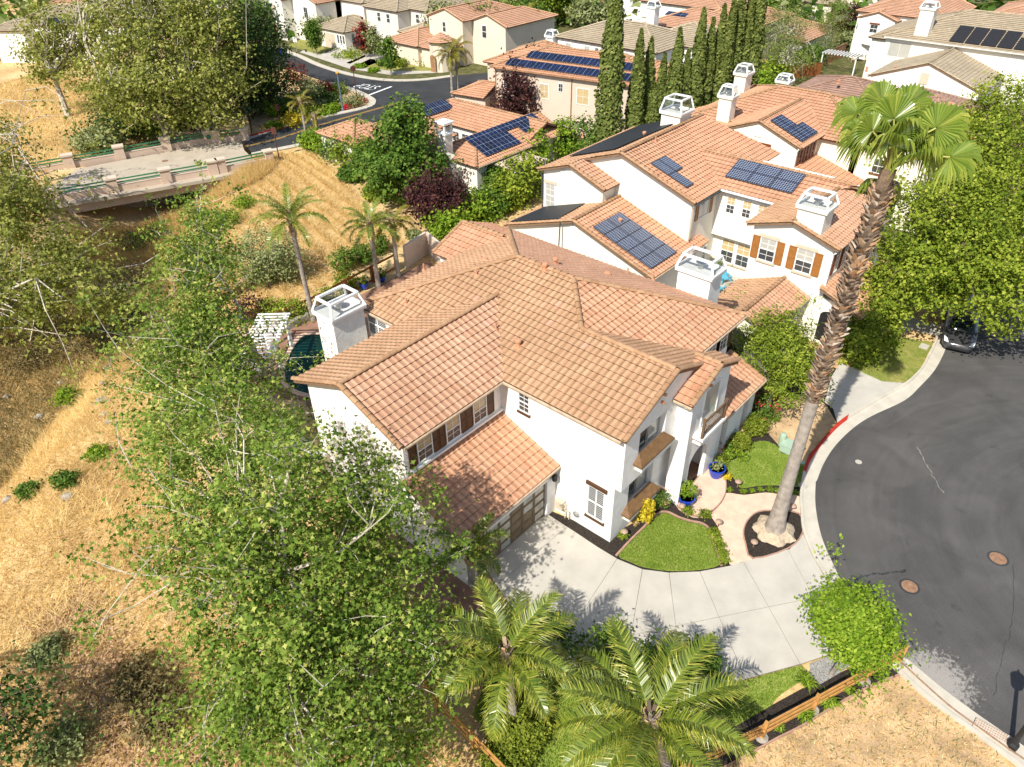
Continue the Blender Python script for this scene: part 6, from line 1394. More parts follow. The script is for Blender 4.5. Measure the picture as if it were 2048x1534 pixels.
# birches and garden trees at the upper right
tree('birch_tree', 'weeping birch with white trunk right of the cypress row', 'tree', G(1572, 150), [E(1570, 60, 6, 3.2, 3.2), E(1590, 110, 3.6, 3.0, 2.4), E(1545, 100, 4, 2.4, 2.4), E(1575, 15, 8, 2.4, 2.4)], 6, .17, .24, 'birch', 'palebark', 14, 4, 280, 22, .5, 'tri', 240, limbr=.4)
tree('birch_tree', 'slim birch with two white stems beside the brown board fence', 'tree', G(1656, 105), [E(1665, 40, 5, 2.2, 2.6), E(1675, 15, 7, 1.8, 2.2), E(1660, 80, 3, 1.6, 1.6)], 5, .14, .24, 'birch', 'palebark', 9, 4, 130, 16, .45, 'tri', 243, limbr=.4)
GR = [(1480, 190, 3.6, 4.6, 'bright', 'bright green tree right of the cypress row'), (1440, 200, 2.2, 3.6, 'green', 'green tree at the foot of the right end of the cypress row'), (1530, 170, 2.6, 3.0, 'lime', 'yellow-green tree left of the weeping birch trunk'), (1500, 215, 2.6, 3.0, 'bright', 'low bright tree behind the red-shutter house'), (1610, 130, 2.4, 2.6, 'green', 'green bush between the two birches'), (1710, 95, 2.2, 2.4, 'olive', 'olive bush behind the brown board fence'), (1765, 85, 2.2, 2.0, 'green', 'dark hedge bush left of the large cream house'), (1690, 60, 2.6, 4, 'purple', 'dark purple tree at the top right garden'), (1760, 40, 4.0, 5.0, 'bright', 'bright green tree at the top right garden'), (1820, 35, 3.0, 4.0, 'green', 'dark green tree behind the large cream house'), (1640, 40, 3.0, 4.5, 'lime', 'yellow-green tree at the top behind the birches'), (1410, 55, 2.0, 2.4, 'green', 'green tree between the pink house and the cypresses')]
for i, (px, py, rx, hh, mt, lb) in enumerate(GR): shrub('garden_tree', lb, px, py, rx, hh, .32, mt, 110, 20, 'clump', 250 + i, None, 'tree')
# trees along the far street and between far houses
FT = [(900, 95, 4.0, 7, 'olive', 'large olive-green tree behind the street palms'), (950, 100, 4.4, 7, 'green', 'broad green tree above the street palms'), (1000, 60, 4.6, 8, 'birch', 'pale round tree left of the grey roof at the top'), (1050, 80, 4.0, 6, 'green', 'green tree left of the white house with grey roof'), (880, 55, 3.2, 9, 'olive', 'weeping grey-green tree beside the pink turret house'), (1090, 40, 4.5, 8, 'lime', 'yellow-green tree at the top centre'), (1140, 25, 4.5, 8, 'green', 'dark green tree at the top centre'), (960, 20, 5, 8, 'green', 'dark green tree at the top edge'), (1040, 10, 5, 8, 'bright', 'bright green tree at the top edge'), (1180, 50, 3.6, 5, 'olive', 'olive tree above the grey roof of the white house'), (1225, 25, 4.0, 6, 'birch', 'pale tree left of the tallest cypress top'), (1530, 25, 4.0, 5, 'green', 'dark tree at the top right of the cypress tops'), (1590, 10, 4.0, 6, 'olive', 'olive tree at the top edge right of the cypresses'), (640, 75, 2.2, 3.6, 'olive', 'round tree in front of the white arched garage house'), (540, 60, 3.5, 6, 'green', 'green tree at the top left of the far street'), (590, 55, 2.5, 4.0, 'green', 'small green tree by the far pavement'), (1345, 60, 2.4, 3, 'green', 'small green tree behind the cypresses'), (1720, 20, 4, 6, 'lime', 'yellow-green tree at the top edge above the purple tree')]
for i, (px, py, rx, hh, mt, lb) in enumerate(FT):
    p = G(px, py + 12); tree('far_tree', lb, 'tree', p, [(p.x, p.y, hh * .62, rx, rx, hh * .42), (p.x + rx * .5, p.y - rx * .3, hh * .5, rx * .7, rx * .7, hh * .33)], hh * .35, .2, .42, mt, 'bark', 6, 2, 150, 16, .6, 'clump', 280 + i, shell=.6)
for i, (px, py, mt, lb) in enumerate([(633, 108, 'green', 'slim young street tree left of the black car'), (782, 150, 'green', 'young street tree in front of the pink turret house'), (752, 122, 'olive', 'slim olive tree at the corner of the pink turret house'), (733, 115, 'redleaf', 'small red-leaved tree beside the black car')]):
    p = G(px, py); tree('street_tree', lb, 'tree', p, [(p.x, p.y, 2.7, 1.0, 1.0, 1.6), (p.x, p.y, 3.9, .55, .55, 1.1)], 1.3, .08, .3, mt, 'greybark', 6, 2, 80, 14, .3, 'clump', 310 + i, shell=.6)
# background planting as a mass beyond
def mass(name, label, pts, mat, seed, n, size, hh):
    r = np.random.default_rng(seed); c = []
    P_ = np.array(pts); k = r.integers(0, len(P_), n); p = P_[k] + r.normal(size=(n, 2)) * 5; z = np.abs(r.normal(hh * .45, hh * .28, n))
    me = leaves_mesh(name, np.stack([p[:, 0], p[:, 1], z], -1), unit(r, n) + np.array([0, 0, .8]), size * r.uniform(.6, 1.4, n), 'clump', MT[mat], np.clip(r.normal(.45, .25, n), 0, 1), r)
    tag(link(name, me), label, 'trees', kind='stuff')
far_pts = [(r_ * math.cos(R(a)), r_ * math.sin(R(a))) for r_ in (150, 170, 195, 225, 260) for a in range(8, 85, 2)]
mass('distant_trees', 'distant green treetops beyond the far houses', far_pts, 'green', 400, 9000, 1.5, 6); mass('distant_trees', 'distant olive treetops beyond the far houses', far_pts[1:], 'olive', 401, 6000, 1.5, 6)
# ---- palms
queen_palm('feather palm on a tall bare trunk beside the pool and chimney', G(628, 640), 7.6, 18, 2.8, 500, (-.15, .1), spread=(.1, 1.35), ll=.55)
queen_palm('smaller feather palm by the back fence, left of the yellowing one', G(757, 573), 5.0, 15, 2.4, 510, spread=(.0, 1.25), ll=.5)
queen_palm('yellowing feather palm by the back fence, beside the roof edge', G(797, 553), 4.6, 11, 1.9, 520, mat='frondy', spread=(-.3, .9), ll=.5)
queen_palm('feather palm rising from a round clipped hedge in the lower middle', G(1030, 1452), 4.6, 17, 2.9, 530, (-.1, .2), spread=(-.1, 1.2), ll=.78, nl=76)
queen_palm('broad glossy feather palm nearest the wooden fence at the bottom', G(1345, 1560), 3.2, 20, 3.7, 540, (-.25, 1.1), spread=(-.05, 1.0), ll=.9, nl=90, tr=.2, droop=1.25)
queen_palm('small feather palm at the garage corner', G(945, 1170), 2.6, 12, 1.9, 550, spread=(.0, 1.2), ll=.55)
queen_palm('left of the pair of yellowing palms at the street corner', G(905, 192), 5.2, 15, 2.7, 560, mat='frondy', spread=(-.4, 1.1), ll=.6, name='street_palm')
queen_palm('right of the pair of yellowing palms at the street corner', G(916, 188), 5.6, 15, 2.7, 565, mat='frondy', spread=(-.4, 1.1), ll=.6, name='street_palm')
queen_palm('thin palm beside the street, left of the field shrubs', G(614, 278), 4.0, 10, 1.9, 570, mat='frondy', spread=(-.1, 1.2), ll=.5)
queen_palm('tiny yellow palm at the field fence end', G(637, 282), 2.6, 8, 1.5, 575, mat='frondy', spread=(-.1, 1.1), ll=.4)
queen_palm('far palm left of the white house with grey roof', G(1053, 110), 5.6, 13, 2.6, 580, mat='frondy', spread=(-.4, 1.1), ll=.6)
queen_palm('far palm beside the pale round tree', G(1022, 100), 4.6, 12, 2.4, 585, mat='frondy', spread=(-.4, 1.1), ll=.6)
queen_palm('small palm below the grey roof of the white house', G(1160, 132), 3.2, 12, 2.0, 590, spread=(-.2, 1.2), ll=.5)
queen_palm('palm at the upper left in front of the solar house', G(108, 92), 5.0, 13, 2.3, 595, spread=(-.2, 1.2), ll=.6)
queen_palm('dark palm cut by the upper left edge', G(10, 75), 5.0, 13, 2.3, 597, spread=(-.2, 1.2), ll=.6)
queen_palm('palm behind the cypress row near the pink house', G(1300, 110), 4.4, 12, 2.3, 598, mat='frondy', spread=(-.3, 1.2), ll=.6)
# ---- the tall fan palm at the right
pb = G(1548, 1062); fp = thing('fan_palm', 'very tall fan palm with shaggy upper trunk beside the kerb', 'palm tree', pb)
HP = 17.7
axis = lambda z: Vector((pb.x + .55 * (z / HP) ** 2, pb.y - .25 * (z / HP) ** 2, z))
mb = MB(); zs = [0, .15, .4, .8, 1.4, 2.2, 3.2, 4.5, 6, 8.2]; rs = [.62, .54, .47, .41, .36, .325, .30, .275, .26, .26]
zz = np.arange(0, 8.2, .22); mb.tube([axis(z) for z in zz], [float(np.interp(z, zs, rs)) * (1 + (.012 if i % 2 else -.012)) for i, z in enumerate(zz)], 18); mb.build('trunk', MT['greybark'], fp)
mb = MB(); mb.tube([axis(7.9), axis(HP)], [.27, .26], 12); mb.build('core', MT['bark'], fp)
mb = MB(); mb.lathe((pb.x, pb.y, -.02), [(.98, 0), (.95, .10), (.80, .24), (.58, .34)], 26)
mb.v = [(pb.x + (x - pb.x) * (1 + .10 * math.sin(7 * math.atan2(y - pb.y, x - pb.x)) + random.uniform(-.06, .06)), pb.y + (y - pb.y) * (1 + .10 * math.sin(7 * math.atan2(y - pb.y, x - pb.x)) + random.uniform(-.06, .06)), z + random.uniform(-.03, .03)) for x, y, z in mb.v]
mb.build('root_flare', MT['rootflare'], fp)
rp = random.Random(5); mb = MB(); nboot = 420
for i in range(nboot):
    z = 8.0 + (HP - 8.6) * i / nboot; a = i * 2.39996; d = Vector((math.cos(a), math.sin(a), 0)); s_ = Vector((-d.y, d.x, 0)); q = axis(z) + d * .23
    ln = rp.uniform(.22, .46); tip = q + d * ln * rp.uniform(.45, .75) + Vector((0, 0, ln * rp.uniform(.3, .8))) + s_ * rp.uniform(-.15, .15); wd = rp.uniform(.08, .13); tn = rp.random()
    b = len(mb.v); up_ = Vector((0, 0, .07))
    mb.v += [tuple(q - s_ * wd - up_), tuple(q + s_ * wd - up_), tuple(q + s_ * wd * .9 + up_), tuple(q - s_ * wd * .9 + up_), tuple(tip - s_ * wd * .45), tuple(tip + s_ * wd * .45)]
    for f_ in ((0, 1, 5, 4), (1, 2, 5), (2, 3, 4, 5), (3, 0, 4)): mb.f.append(tuple(b + x for x in f_)); mb.t.append(tn)
mb.build('leaf_bases', MT['boot'], fp, kind='stuff')
def fan_leaf(hub, base, nrm, rad, seed, seg=30, droop=.3):
    """one costapalmate leaf: stalk from base to hub, pleated blade round the hub"""
    r = np.random.default_rng(seed); v = []; f = []; t = []; mi = []
    base = np.array(base); hub = np.array(hub); x = hub - base; pet = np.linalg.norm(x); x /= pet; n = np.array(nrm, float); n -= x * (n @ x); n /= np.linalg.norm(n); y = np.cross(n, x)
    for s in range(5):
        b = len(v); s0, s1 = s / 5, (s + 1) / 5; w0 = .05 - .025 * s0; w1 = .05 - .025 * s1; sag = lambda q: base + x * pet * q + np.array([0, 0, 1]) * .25 * pet * math.sin(math.pi * q) * .5
        v += [sag(s0) - y * w0, sag(s0) + y * w0, sag(s0) - n * w0, sag(s1) - y * w1, sag(s1) + y * w1, sag(s1) - n * w1]; f += [(b, b + 1, b + 4, b + 3), (b + 1, b + 2, b + 5, b + 4), (b + 2, b, b + 3, b + 5)]; t += [.5] * 3; mi += [1] * 3
    span = R(275)
    for k in range(seg):
        a0 = -span / 2 + span * k / seg; a1 = -span / 2 + span * (k + 1) / seg; am = (a0 + a1) / 2; L_ = rad * (1.0 - .18 * abs(am) / (span / 2)) * r.uniform(.94, 1.06)
        P_ = lambda a, q, h: hub + (x * math.cos(a) + y * math.sin(a)) * q + n * h
        cv = lambda q: -.16 * rad * (q / rad) ** 2 * (.4 + abs(am) / 1.6)
        b = len(v); i_ = .66 * L_; dn = np.array([0, 0, -1])
        v += [P_(a0, .02, 0), P_(a0, i_, cv(i_) - .018), P_(am, i_, cv(i_) + .03), P_(a1, i_, cv(i_) - .018), P_(am, L_ * .85, cv(L_ * .85)) + dn * droop * .25, P_(am + r.uniform(-.04, .04), L_ * .98, cv(L_)) + dn * droop * r.uniform(.7, 1.3)]
        f += [(b, b + 1, b + 2), (b, b + 2, b + 3), (b + 1, b + 4, b + 2), (b + 2, b + 4, b + 3), (b + 1, b + 5, b + 4), (b + 3, b + 4, b + 5)]; tn = float(np.clip(r.normal(.5, .15), 0, 1)); t += [tn] * 4 + [min(1, tn + .1)] * 2; mi += [0] * 6
    me = mesh_np('fan_leaf', np.array(v) - np.array(fp.location), f, [MT['fan'], MT['stalk']], t, mi); return link('fan_leaf', me, fp)
ftop = axis(HP); tocam = (CAM - ftop).normalized()
FANS = [((1724, 276), .95, .6, .5), ((1716, 226), .95, .5, -.4), ((1765, 205), 1.0, .6, .3), ((1788, 238), 1.15, .4, .6), ((1812, 212), 1.05, .4, -.5), ((1872, 256), 1.15, .5, .3), ((1900, 314), 1.05, .5, .6), ((1835, 262), 1.0, .2, -.7), ((1745, 262), .9, .3, .9), ((1800, 268), .95, .1, 1.0), ((1850, 300), .9, .3, -.9), ((1775, 268), .9, .2, -.9)]
for i, (q, rad, k, dep) in enumerate(FANS):
    hub = GP(q[0], q[1], ftop + tocam * dep, tocam)
    fan_leaf(hub, ftop + Vector((rp.uniform(-.1, .1), rp.uniform(-.1, .1), -.1)), Vector((0, 0, 1)) * .7 + tocam * k + Vector((rp.uniform(-.3, .3), rp.uniform(-.3, .3), 0)), rad, 700 + i, droop=.32 if rad > 1 else .45)
for i in range(9):   # upright young leaves and hanging old ones round the bud
    az = i * 2.4; el = R(72 - 5 * i) if i < 8 else R(-35)
    d = Vector((math.cos(az) * math.cos(el), math.sin(az) * math.cos(el), math.sin(el))); hub = ftop + d * rp.uniform(1.0, 1.4)
    fan_leaf(hub, ftop - Vector((0, 0, .2)), Vector((math.cos(az), math.sin(az), .9)), rp.uniform(.75, .95), 720 + i, droop=.6)
# ------------------------------------------------------------------ bridge
br = thing('street_bridge', 'tan stucco street bridge with green rails over the dry creek', 'bridge', (30, 78, 0))
cr = lambda a, b: (a / 2.926, b / 2.926)
deckp = w2([(30, 362), cr(170, 1040), cr(1255, 838), cr(1410, 822), cr(1430, 880), cr(1540, 985), cr(1240, 1045), cr(200, 1225), (30, 420)])
MB().prism(deckp, -.30, .012).build('deck', MT['deck'], br)
nearL = [G(*q) for q in [(20, 421), cr(200, 1212), cr(1240, 1022)]]; farL = [G(*q) for q in [(20, 358), cr(170, 1028), cr(1255, 832)]]
def seg(a, b, off0, off1, z0, z1, w_, mat, nm):
    MB().bar((a.x, a.y, (z0 + z1) / 2), (b.x, b.y, (z0 + z1) / 2), w_, z1 - z0).build(nm, MT[mat], br)
for A_, B_ in ((nearL[0], nearL[2]), (farL[0], farL[2])):
    seg(A_, B_, 0, 0, -.1, .62, .32, 'bridge', 'parapet'); seg(A_, B_, 0, 0, .62, .68, .38, 'bridgecap', 'coping')
nd = (nearL[2] - nearL[0]).normalized(); nn_ = Vector((nd.y, -nd.x, 0)); 
if nn_.dot(CAM - nearL[0]) < 0: nn_ = -nn_
a_, b_ = nearL[0] + nn_ * .12, nearL[2] + nn_ * .12
MB().bar((a_.x, a_.y, -.7), (b_.x, b_.y, -.7), .5, 1.05).build('edge_beam', MT['bridge'], br)
MB().bar((a_.x, a_.y, -.12), (b_.x, b_.y, -.12), .7, .10).build('ledge', MT['bridgecap'], br)
for px in ((470, 330),):
    p = G(*px, -1); MB().obox((p.x + .4, p.y + 1.5, -2.0), nd, (0, 0, 1), nn_, 1.2, 2, 4).build('abutment', MT['bridge'], br)
MB().bar(tuple(nearL[0] - nn_ * 1.2 - Vector((0, 0, 2.3))), tuple(nearL[2] - nn_ * 6 - Vector((0, 0, 2.3))), .3, 3.6).build('under_wall', MT['rock'], br)
def pillar(p, hgt=1.32, w_=.95, d=nd):
    o_ = MB(); o_.obox((p.x, p.y, hgt / 2 - .1), d, Vector((-d.y, d.x, 0)), (0, 0, 1), w_ / 2, .36, hgt / 2 + .1); q = o_.build('pillar', MT['bridge'], br)
    MB().obox((p.x, p.y, hgt + .06), d, Vector((-d.y, d.x, 0)), (0, 0, 1), w_ / 2 + .1, .46, .08).build('pillar_cap', MT['bridgecap'], q)
def online(A_, B_, u): # nearest point on the parapet line below a pixel column
    best = min((abs(u - px_of(A_ + (B_ - A_) * (k / 400))[0]), k) for k in range(-60, 460)); return A_ + (B_ - A_) * (best[1] / 400)
def px_of(p):
    q = Vector(p) - CAM; w_ = q.dot(FW); return (1024 + FPX * q.dot(RT) / w_, 767 - FPX * q.dot(UP) / w_)
def rails(p, q):
    for z in (.86, 1.16):
        d = (q - p).normalized(); MB().bar((p.x + d.x * .4, p.y + d.y * .4, z), (q.x - d.x * .4, q.y - d.y * .4, z), .10, .12).build('rail', MT['greenrail'], br)
nP = [online(nearL[0], nearL[2], u) for u in (112, 229, 335, 428)]; fP = [online(farL[0], farL[2], u) for u in (55, 142, 243, 335, 420)]
for p in nP + fP: pillar(p)
for a, b in list(zip(nP[:-1], nP[1:])) + list(zip(fP[:-1], fP[1:])): rails(a, b)
ne = G(540, 325); fe = G(492, 279)
for a, b in ((nP[-1], ne), (fP[-1], fe)):
    d = (b - a).normalized(); pillar(a + d * .9, 1.32, .8, d); pillar(b, 1.2, .8, d); rails(a + d * .9, b); seg(a + d * .3, b, 0, 0, -.1, .55, .30, 'bridge', 'parapet')
p = fP[-1] + Vector((nn_.x, nn_.y, 0)) * .37; m_ = MB(); m_.lathe((p.x, p.y, .8), [(.26, 0), (.26, .03), (.2, .05)], 16, ax=nn_); m_.build('medallion', MT['greenrail'], br)
strip('centre_line', [(p.x, p.y) for p in [G(70, 392), G(428, 318)]], [(p.x, p.y) for p in [G(70, 389), G(428, 315.5)]], 0, MT['ypaint'], [(0, .006), (1, .006)])
# ------------------------------------------------------------------ fences
def rail_fence(label, pts, hgt, zs, mat, post=.14, board=.13, name='rail_fence', foot=False, wire=False, z0=0.0, skip_last=False):
    t = thing(name, label, 'fence', (pts[0][0], pts[0][1], z0))
    for p in pts:
        q = MB().box(p[0] - post / 2, p[0] + post / 2, p[1] - post / 2, p[1] + post / 2, z0 - .2, z0 + hgt + .06).build('post', MT[mat], t)
        if foot: MB().lathe((p[0], p[1], z0 - .02), [(.26, 0), (.24, .07), (.1, .09)], 10).build('concrete_foot', MT['rock'], q)
    for a, b in zip(pts[:-1], pts[1:]):
        for z in zs: MB().bar((a[0], a[1], z0 + z), (b[0], b[1], z0 + z), .045, board).build('rail', MT[mat], t)
        if wire:
            m = MB(); n = 16
            for k in range(1, n): x, y = a[0] + (b[0] - a[0]) * k / n, a[1] + (b[1] - a[1]) * k / n; m.box(x - .004, x + .004, y - .004, y + .004, z0 + .1, z0 + hgt)
            for k in range(1, 7): z = z0 + .1 + k * (hgt - .1) / 7; m.bar((a[0], a[1], z), (b[0], b[1], z), .007, .007)
            m.build('wire_mesh', MT['metal'], t)
    return t
fp0 = [(23.05, .12), (21.26, .85), (18.79, 1.88), (16.53, 2.85), (14.31, 3.86), (12.06, 4.84)]
rail_fence('new tan wooden rail fence along the bottom, running up to the kerb', fp0, .98, (.30, .62, .93), 'fence', .15, .14, foot=True)
lp = [G(1030, 1556, 1.05), G(945, 1468, 1.05), G(872, 1392, 1.05), G(800, 1290, 1.05), G(742, 1190, 1.05), G(690, 1080, 1.05)]
rail_fence('sunlit wooden rail fence running up behind the large sycamore', [(p.x, p.y) for p in lp], 1.05, (.35, .70, 1.02), 'fence', .13, .14)
bp = [G(548, 628, 1.25), G(634, 590, 1.25), G(690, 560, 1.25), G(742, 533, 1.25), G(790, 508, 1.25)]
rail_fence('redwood post and rail fence behind the pool yard', [(p.x, p.y) for p in bp], 1.25, (.12, 1.22), 'redwood', .22, .16)
fl = [G(*q) for q in [(612, 300), (645, 316), (690, 338), (740, 366), (790, 398), (850, 450), (880, 480)]]
rail_fence('thin grey wire fence along the edge of the mown field', [(p.x, p.y) for p in fl], 1.1, (1.08,), 'metal', .05, .03, name='wire_fence', wire=True)
def board_fence(label, px, hgt, mat='oldwood'):
    P_ = [G(*q) for q in px]; t = thing('board_fence', label, 'fence', P_[0])
    for a, b in zip(P_[:-1], P_[1:]):
        d = b - a; k = max(1, int(d.length / .32))
        for i in range(k):
            p = a + d * ((i + .5) / k); MB().obox((p.x, p.y, hgt / 2), d, Vector((-d.y, d.x, 0)), (0, 0, 1), d.length / k / 2 - .015, .02, hgt / 2 + random.uniform(-.03, .02)).build('board', MT[mat], t)
        MB().bar((a.x, a.y, hgt + .04), (b.x, b.y, hgt + .04), .14, .06).build('top_rail', MT[mat], t)
board_fence('brown board fence beside the slim birch', [(1640, 134), (1688, 112)], 1.8)
board_fence('red-brown board fence behind the garden umbrella', [(1735, 100), (1766, 108)], 1.5, 'redwood')
board_fence('short red-brown board fence behind the mauve roof', [(1560, 160), (1640, 150)], 1.6, 'redwood')
gw = thing('garden_wall', 'tan stucco garden wall in shade left of the back roof', 'wall', G(850, 530))
a, b, c = G(812, 535), G(856, 505), G(884, 530)
MB().bar((a.x, a.y, .9), (b.x, b.y, .9), .2, 1.9).build('panel', MT['tan'], gw); MB().bar((b.x, b.y, .9), (c.x, c.y, .9), .2, 1.9).build('panel', MT['tan'], gw)
# ------------------------------------------------------------------ street things
def disc(name, label, cat, px, r_, mat, z=.004, h_=.012, group=None, rim=None):
    p = G(*px); t = thing(name, label, cat, (p.x, p.y, z), group)
    if rim: MB().lathe((p.x, p.y, z), [(r_ * 1.28, 0), (r_ * 1.28, h_ * .5)], 20).build('collar', MT[rim], t)
    m = MB(); m.lathe((p.x, p.y, z), [(r_, 0), (r_, h_), (r_ * .9, h_)], 24); m.build('cover', MT[mat], t)
    m = MB()
    for k in range(-2, 3): m.box(p.x - r_ * .6, p.x + r_ * .6, p.y + k * r_ * .25 - .012, p.y + k * r_ * .25 + .012, z + h_, z + h_ + .006)
    m.build('ribs', MT[mat], t); return t
MT['rust'] = M_plain('rusty_iron', (.26, .15, .09), .8, .3, 6, 30, .4, .004)
disc('manhole_cover', 'rusty manhole cover near the right edge of the turning circle', 'manhole cover', (1996, 1117), .36, 'rust', rim='asphalt2')
disc('manhole_cover', 'rusty manhole cover beside the dark crack near the round tree', 'manhole cover', (1819, 1173), .34, 'rust', rim='asphalt2')
disc('valve_cover', 'small pale valve cover in the road near the red kerb', 'valve cover', (1717, 924), .17, 'concrete')
disc('far_manhole_cover', 'small brown manhole cover on the bridge deck', 'manhole cover', (330, 322), .35, 'rust', z=.006)
for px, s_, lb in (((1848, 694), (.62, .26), 'long pale concrete utility box lid in the neighbour lawn'), ((1605, 973), (.3, .22), 'pale utility lid in the grass beside the palm trunk'), ((1602, 925), (.25, .22), 'small green valve box at the kerb beside the palm trunk')):
    p = G(*px); t = MB(); t.box(p.x - s_[0] / 2, p.x + s_[0] / 2, p.y - s_[1], p.y + s_[1], 0, .07); t.box(p.x - s_[0] / 2 + .04, p.x + s_[0] / 2 - .04, p.y - s_[1] + .04, p.y + s_[1] - .04, .07, .08); t.top('utility_box', MT['concrete' if 'pale' in lb else 'utility'], lb, 'utility box')
p = G(1562, 890); m = MB(); m.lathe((p.x, p.y, 0), [(.17, 0), (.17, .72), (.15, .80), (.06, .83)], 16); m.lathe((p.x, p.y, .55), [(.185, 0), (.185, .05)], 16); m.top('utility_pedestal', MT['utility'], 'round pale green utility pedestal beside the lawn', 'utility box')
p = G(1582, 903); ub = thing('utility_box', 'low pale green utility box beside the fan palm trunk', 'utility box', p)
MB().box(p.x - .33, p.x + .33, p.y - .55, p.y + .55, -.02, .42).build('cabinet', MT['utility'], ub); MB().box(p.x - .36, p.x + .36, p.y - .58, p.y + .58, .42, .48).build('lid', MT['utility'], ub)
def crack(px, w_, name, mat, lb, cat):
    P_ = [G(*q) for q in px]; rr = random.Random(3); pts = [(x + rr.gauss(0, .035), y + rr.gauss(0, .035)) for x, y in smooth2([(p.x, p.y) for p in P_], 9, False)]; m = MB()
    for a, b in zip(pts[:-1], pts[1:]): m.bar((a[0], a[1], .003), (b[0], b[1], .003), w_ * rr.uniform(.3, 1.3), .004)
    o = m.build(name, MT[mat]); o['kind'] = 'structure'
crack([(1712, 1160), (1740, 1148), (1775, 1146), (1808, 1140)], .11, 'road_crack', 'asphalt2', '', '')
crack([(1836, 895), (1850, 925), (1868, 955), (1885, 985)], .025, 'road_crack', 'rock', '', '')
crack([(2028, 1130), (2024, 1230), (2008, 1300), (1985, 1390)], .03, 'road_crack', 'asphalt2', '', '')
rope = MB(); rope.tube([tuple(Vector((x, y, .14))) for x, y in smooth2(w2([(1790, 1318), (1840, 1365), (1900, 1418), (1960, 1462), (2010, 1498), (2045, 1522)]), 4, False)], .03, 6); rope.top('orange_cable', MT['rust'], 'brown cable lying along the kerb from the fence end to the lamp', 'cable')
# storm drain with its textured lid
sdn = thing('storm_drain', 'storm drain with textured pale lid in the kerb near the lower right corner', 'storm drain', G(1985, 1462))
pts = w2([c7(1740, 1070), c7(1960, 1190), c7(1950, 1262), c7(1718, 1118)]); MB().prism(pts, .02, .128).build('lid', MT['kerb'], sdn)
c0 = Vector((*pts[0], 0)); cu_ = Vector((*pts[1], 0)) - c0; cv_ = Vector((*pts[3], 0)) - c0; m = MB()
for i in range(14):
    for j in range(4): q = c0 + cu_ * ((i + .5) / 14) + cv_ * ((j + .5) / 4); m.lathe((q.x, q.y, .128), [(.035, 0), (.02, .02)], 6)
m.build('bumps', MT['edge'], sdn, 'stuff')
# near street lamp at the lower right corner (its shadow lies on the road)
lp_ = Vector((22.15, -4.15, 0)); sl_ = thing('street_lamp', 'dark street lamp in the lower right corner casting a shadow on the road', 'street lamp', lp_)
MB().lathe(lp_, [(.20, 0), (.20, .25), (.13, .35), (.09, .6), (.07, 2.9)], 12).build('post', MT['black'], sl_)
MB().lathe(lp_ + Vector((0, 0, 2.9)), [(.08, 0), (.22, .15), (.26, .5), (.27, .62), (.12, .80), (.03, .95), (.04, 1.0)], 12).build('lantern', MT['black'], sl_)
def post(name, label, cat, px, hgt, mat, r_=.05, head=None):
    p = G(*px); t = thing(name, label, cat, p); MB().lathe(p, [(r_ * 1.6, 0), (r_ * 1.5, .3), (r_, .4), (r_ * .9, hgt)], 8).build('post', MT[mat], t)
    if head == 'lamp': MB().lathe(p + Vector((0, 0, hgt)), [(.1, 0), (.2, .1), (.24, .25), (.08, .38)], 10).build('lantern', MT['ypaint'], t)
    if head == 'octagon': MB().lathe(p + Vector((0, 0, hgt - .1)), [(.38, 0), (.38, .03)], 8, ax=(.5, .8, 0)).build('sign_plate', MT['signbrown'], t)
    if head == 'plate': MB().obox(p + Vector((0, 0, hgt - .35)), (.6, -.8, 0), (.8, .6, 0), (0, 0, 1), .25, .02, .35).build('sign_plate', MT['signbrown'], t)
    if head == 'speed': MB().obox(p + Vector((0, 0, hgt - .35)), (.6, -.8, 0), (.8, .6, 0), (0, 0, 1), .3, .02, .38).build('sign_plate', MT['white'], t)
    return t
post('street_lamp', 'blue-grey street lamp beside the red flowers on the street corner', 'street lamp', (686, 222), 4.3, 'lampblue', .11, 'lamp')
post('road_sign', 'brown sign post with octagonal plate at the stop line', 'road sign', (713, 190), 3.4, 'signbrown', .06, 'octagon')
post('sign_post', 'brown sign post at the near end pillar of the bridge', 'sign post', (558, 315), 3.2, 'signbrown', .06, 'plate')
post('sign_post', 'brown sign post in the corner planting by the red kerb', 'sign post', (562, 254), 2.6, 'signbrown', .06, 'plate')
post('sign_post', 'short brown post among the corner shrubs', 'sign post', (594, 232), 1.8, 'signbrown', .06)
post('speed_sign', 'white rectangular road sign by the far pavement', 'road sign', (594, 104), 2.2, 'metal', .05, 'speed')
hy = thing('fire_hydrant', 'yellow fire hydrant by the red kerb beyond the bridge', 'fire hydrant', G(527, 262)); MB().lathe(G(527, 262), [(.17, 0), (.12, .06), (.12, .5), (.15, .52), (.10, .66), (.03, .72)], 10).build('barrel', MT['ypaint'], hy)
p = G(527, 262); MB().bar((p.x - .2, p.y, .4), (p.x + .2, p.y, .4), .12, .12).build('outlets', MT['ypaint'], hy)
wb = thing('wheelie_bin', 'blue wheelie bin on the far pavement', 'bin', G(565, 112)); p = G(565, 112)
MB().slab([(p.x - .28, p.y - .28, 0), (p.x + .28, p.y - .28, 0), (p.x + .28, p.y + .28, 0), (p.x - .28, p.y + .28, 0)], (0, 0, 1.0)).build('body', MT['potblue'], wb); MB().box(p.x - .34, p.x + .32, p.y - .32, p.y + .32, 1.0, 1.08).build('lid', MT['potblue'], wb)
p = G(1147, 245); ac = thing('air_conditioner', 'grey air conditioning unit at the foot of the tan house wall', 'air conditioner', p); MB().box(p.x - .5, p.x + .5, p.y - .5, p.y + .5, 0, 1.0).build('case', MT['metal'], ac); MB().lathe((p.x, p.y, 1.0), [(.38, 0), (.38, .04)], 14).build('fan_grille', MT['black'], ac)
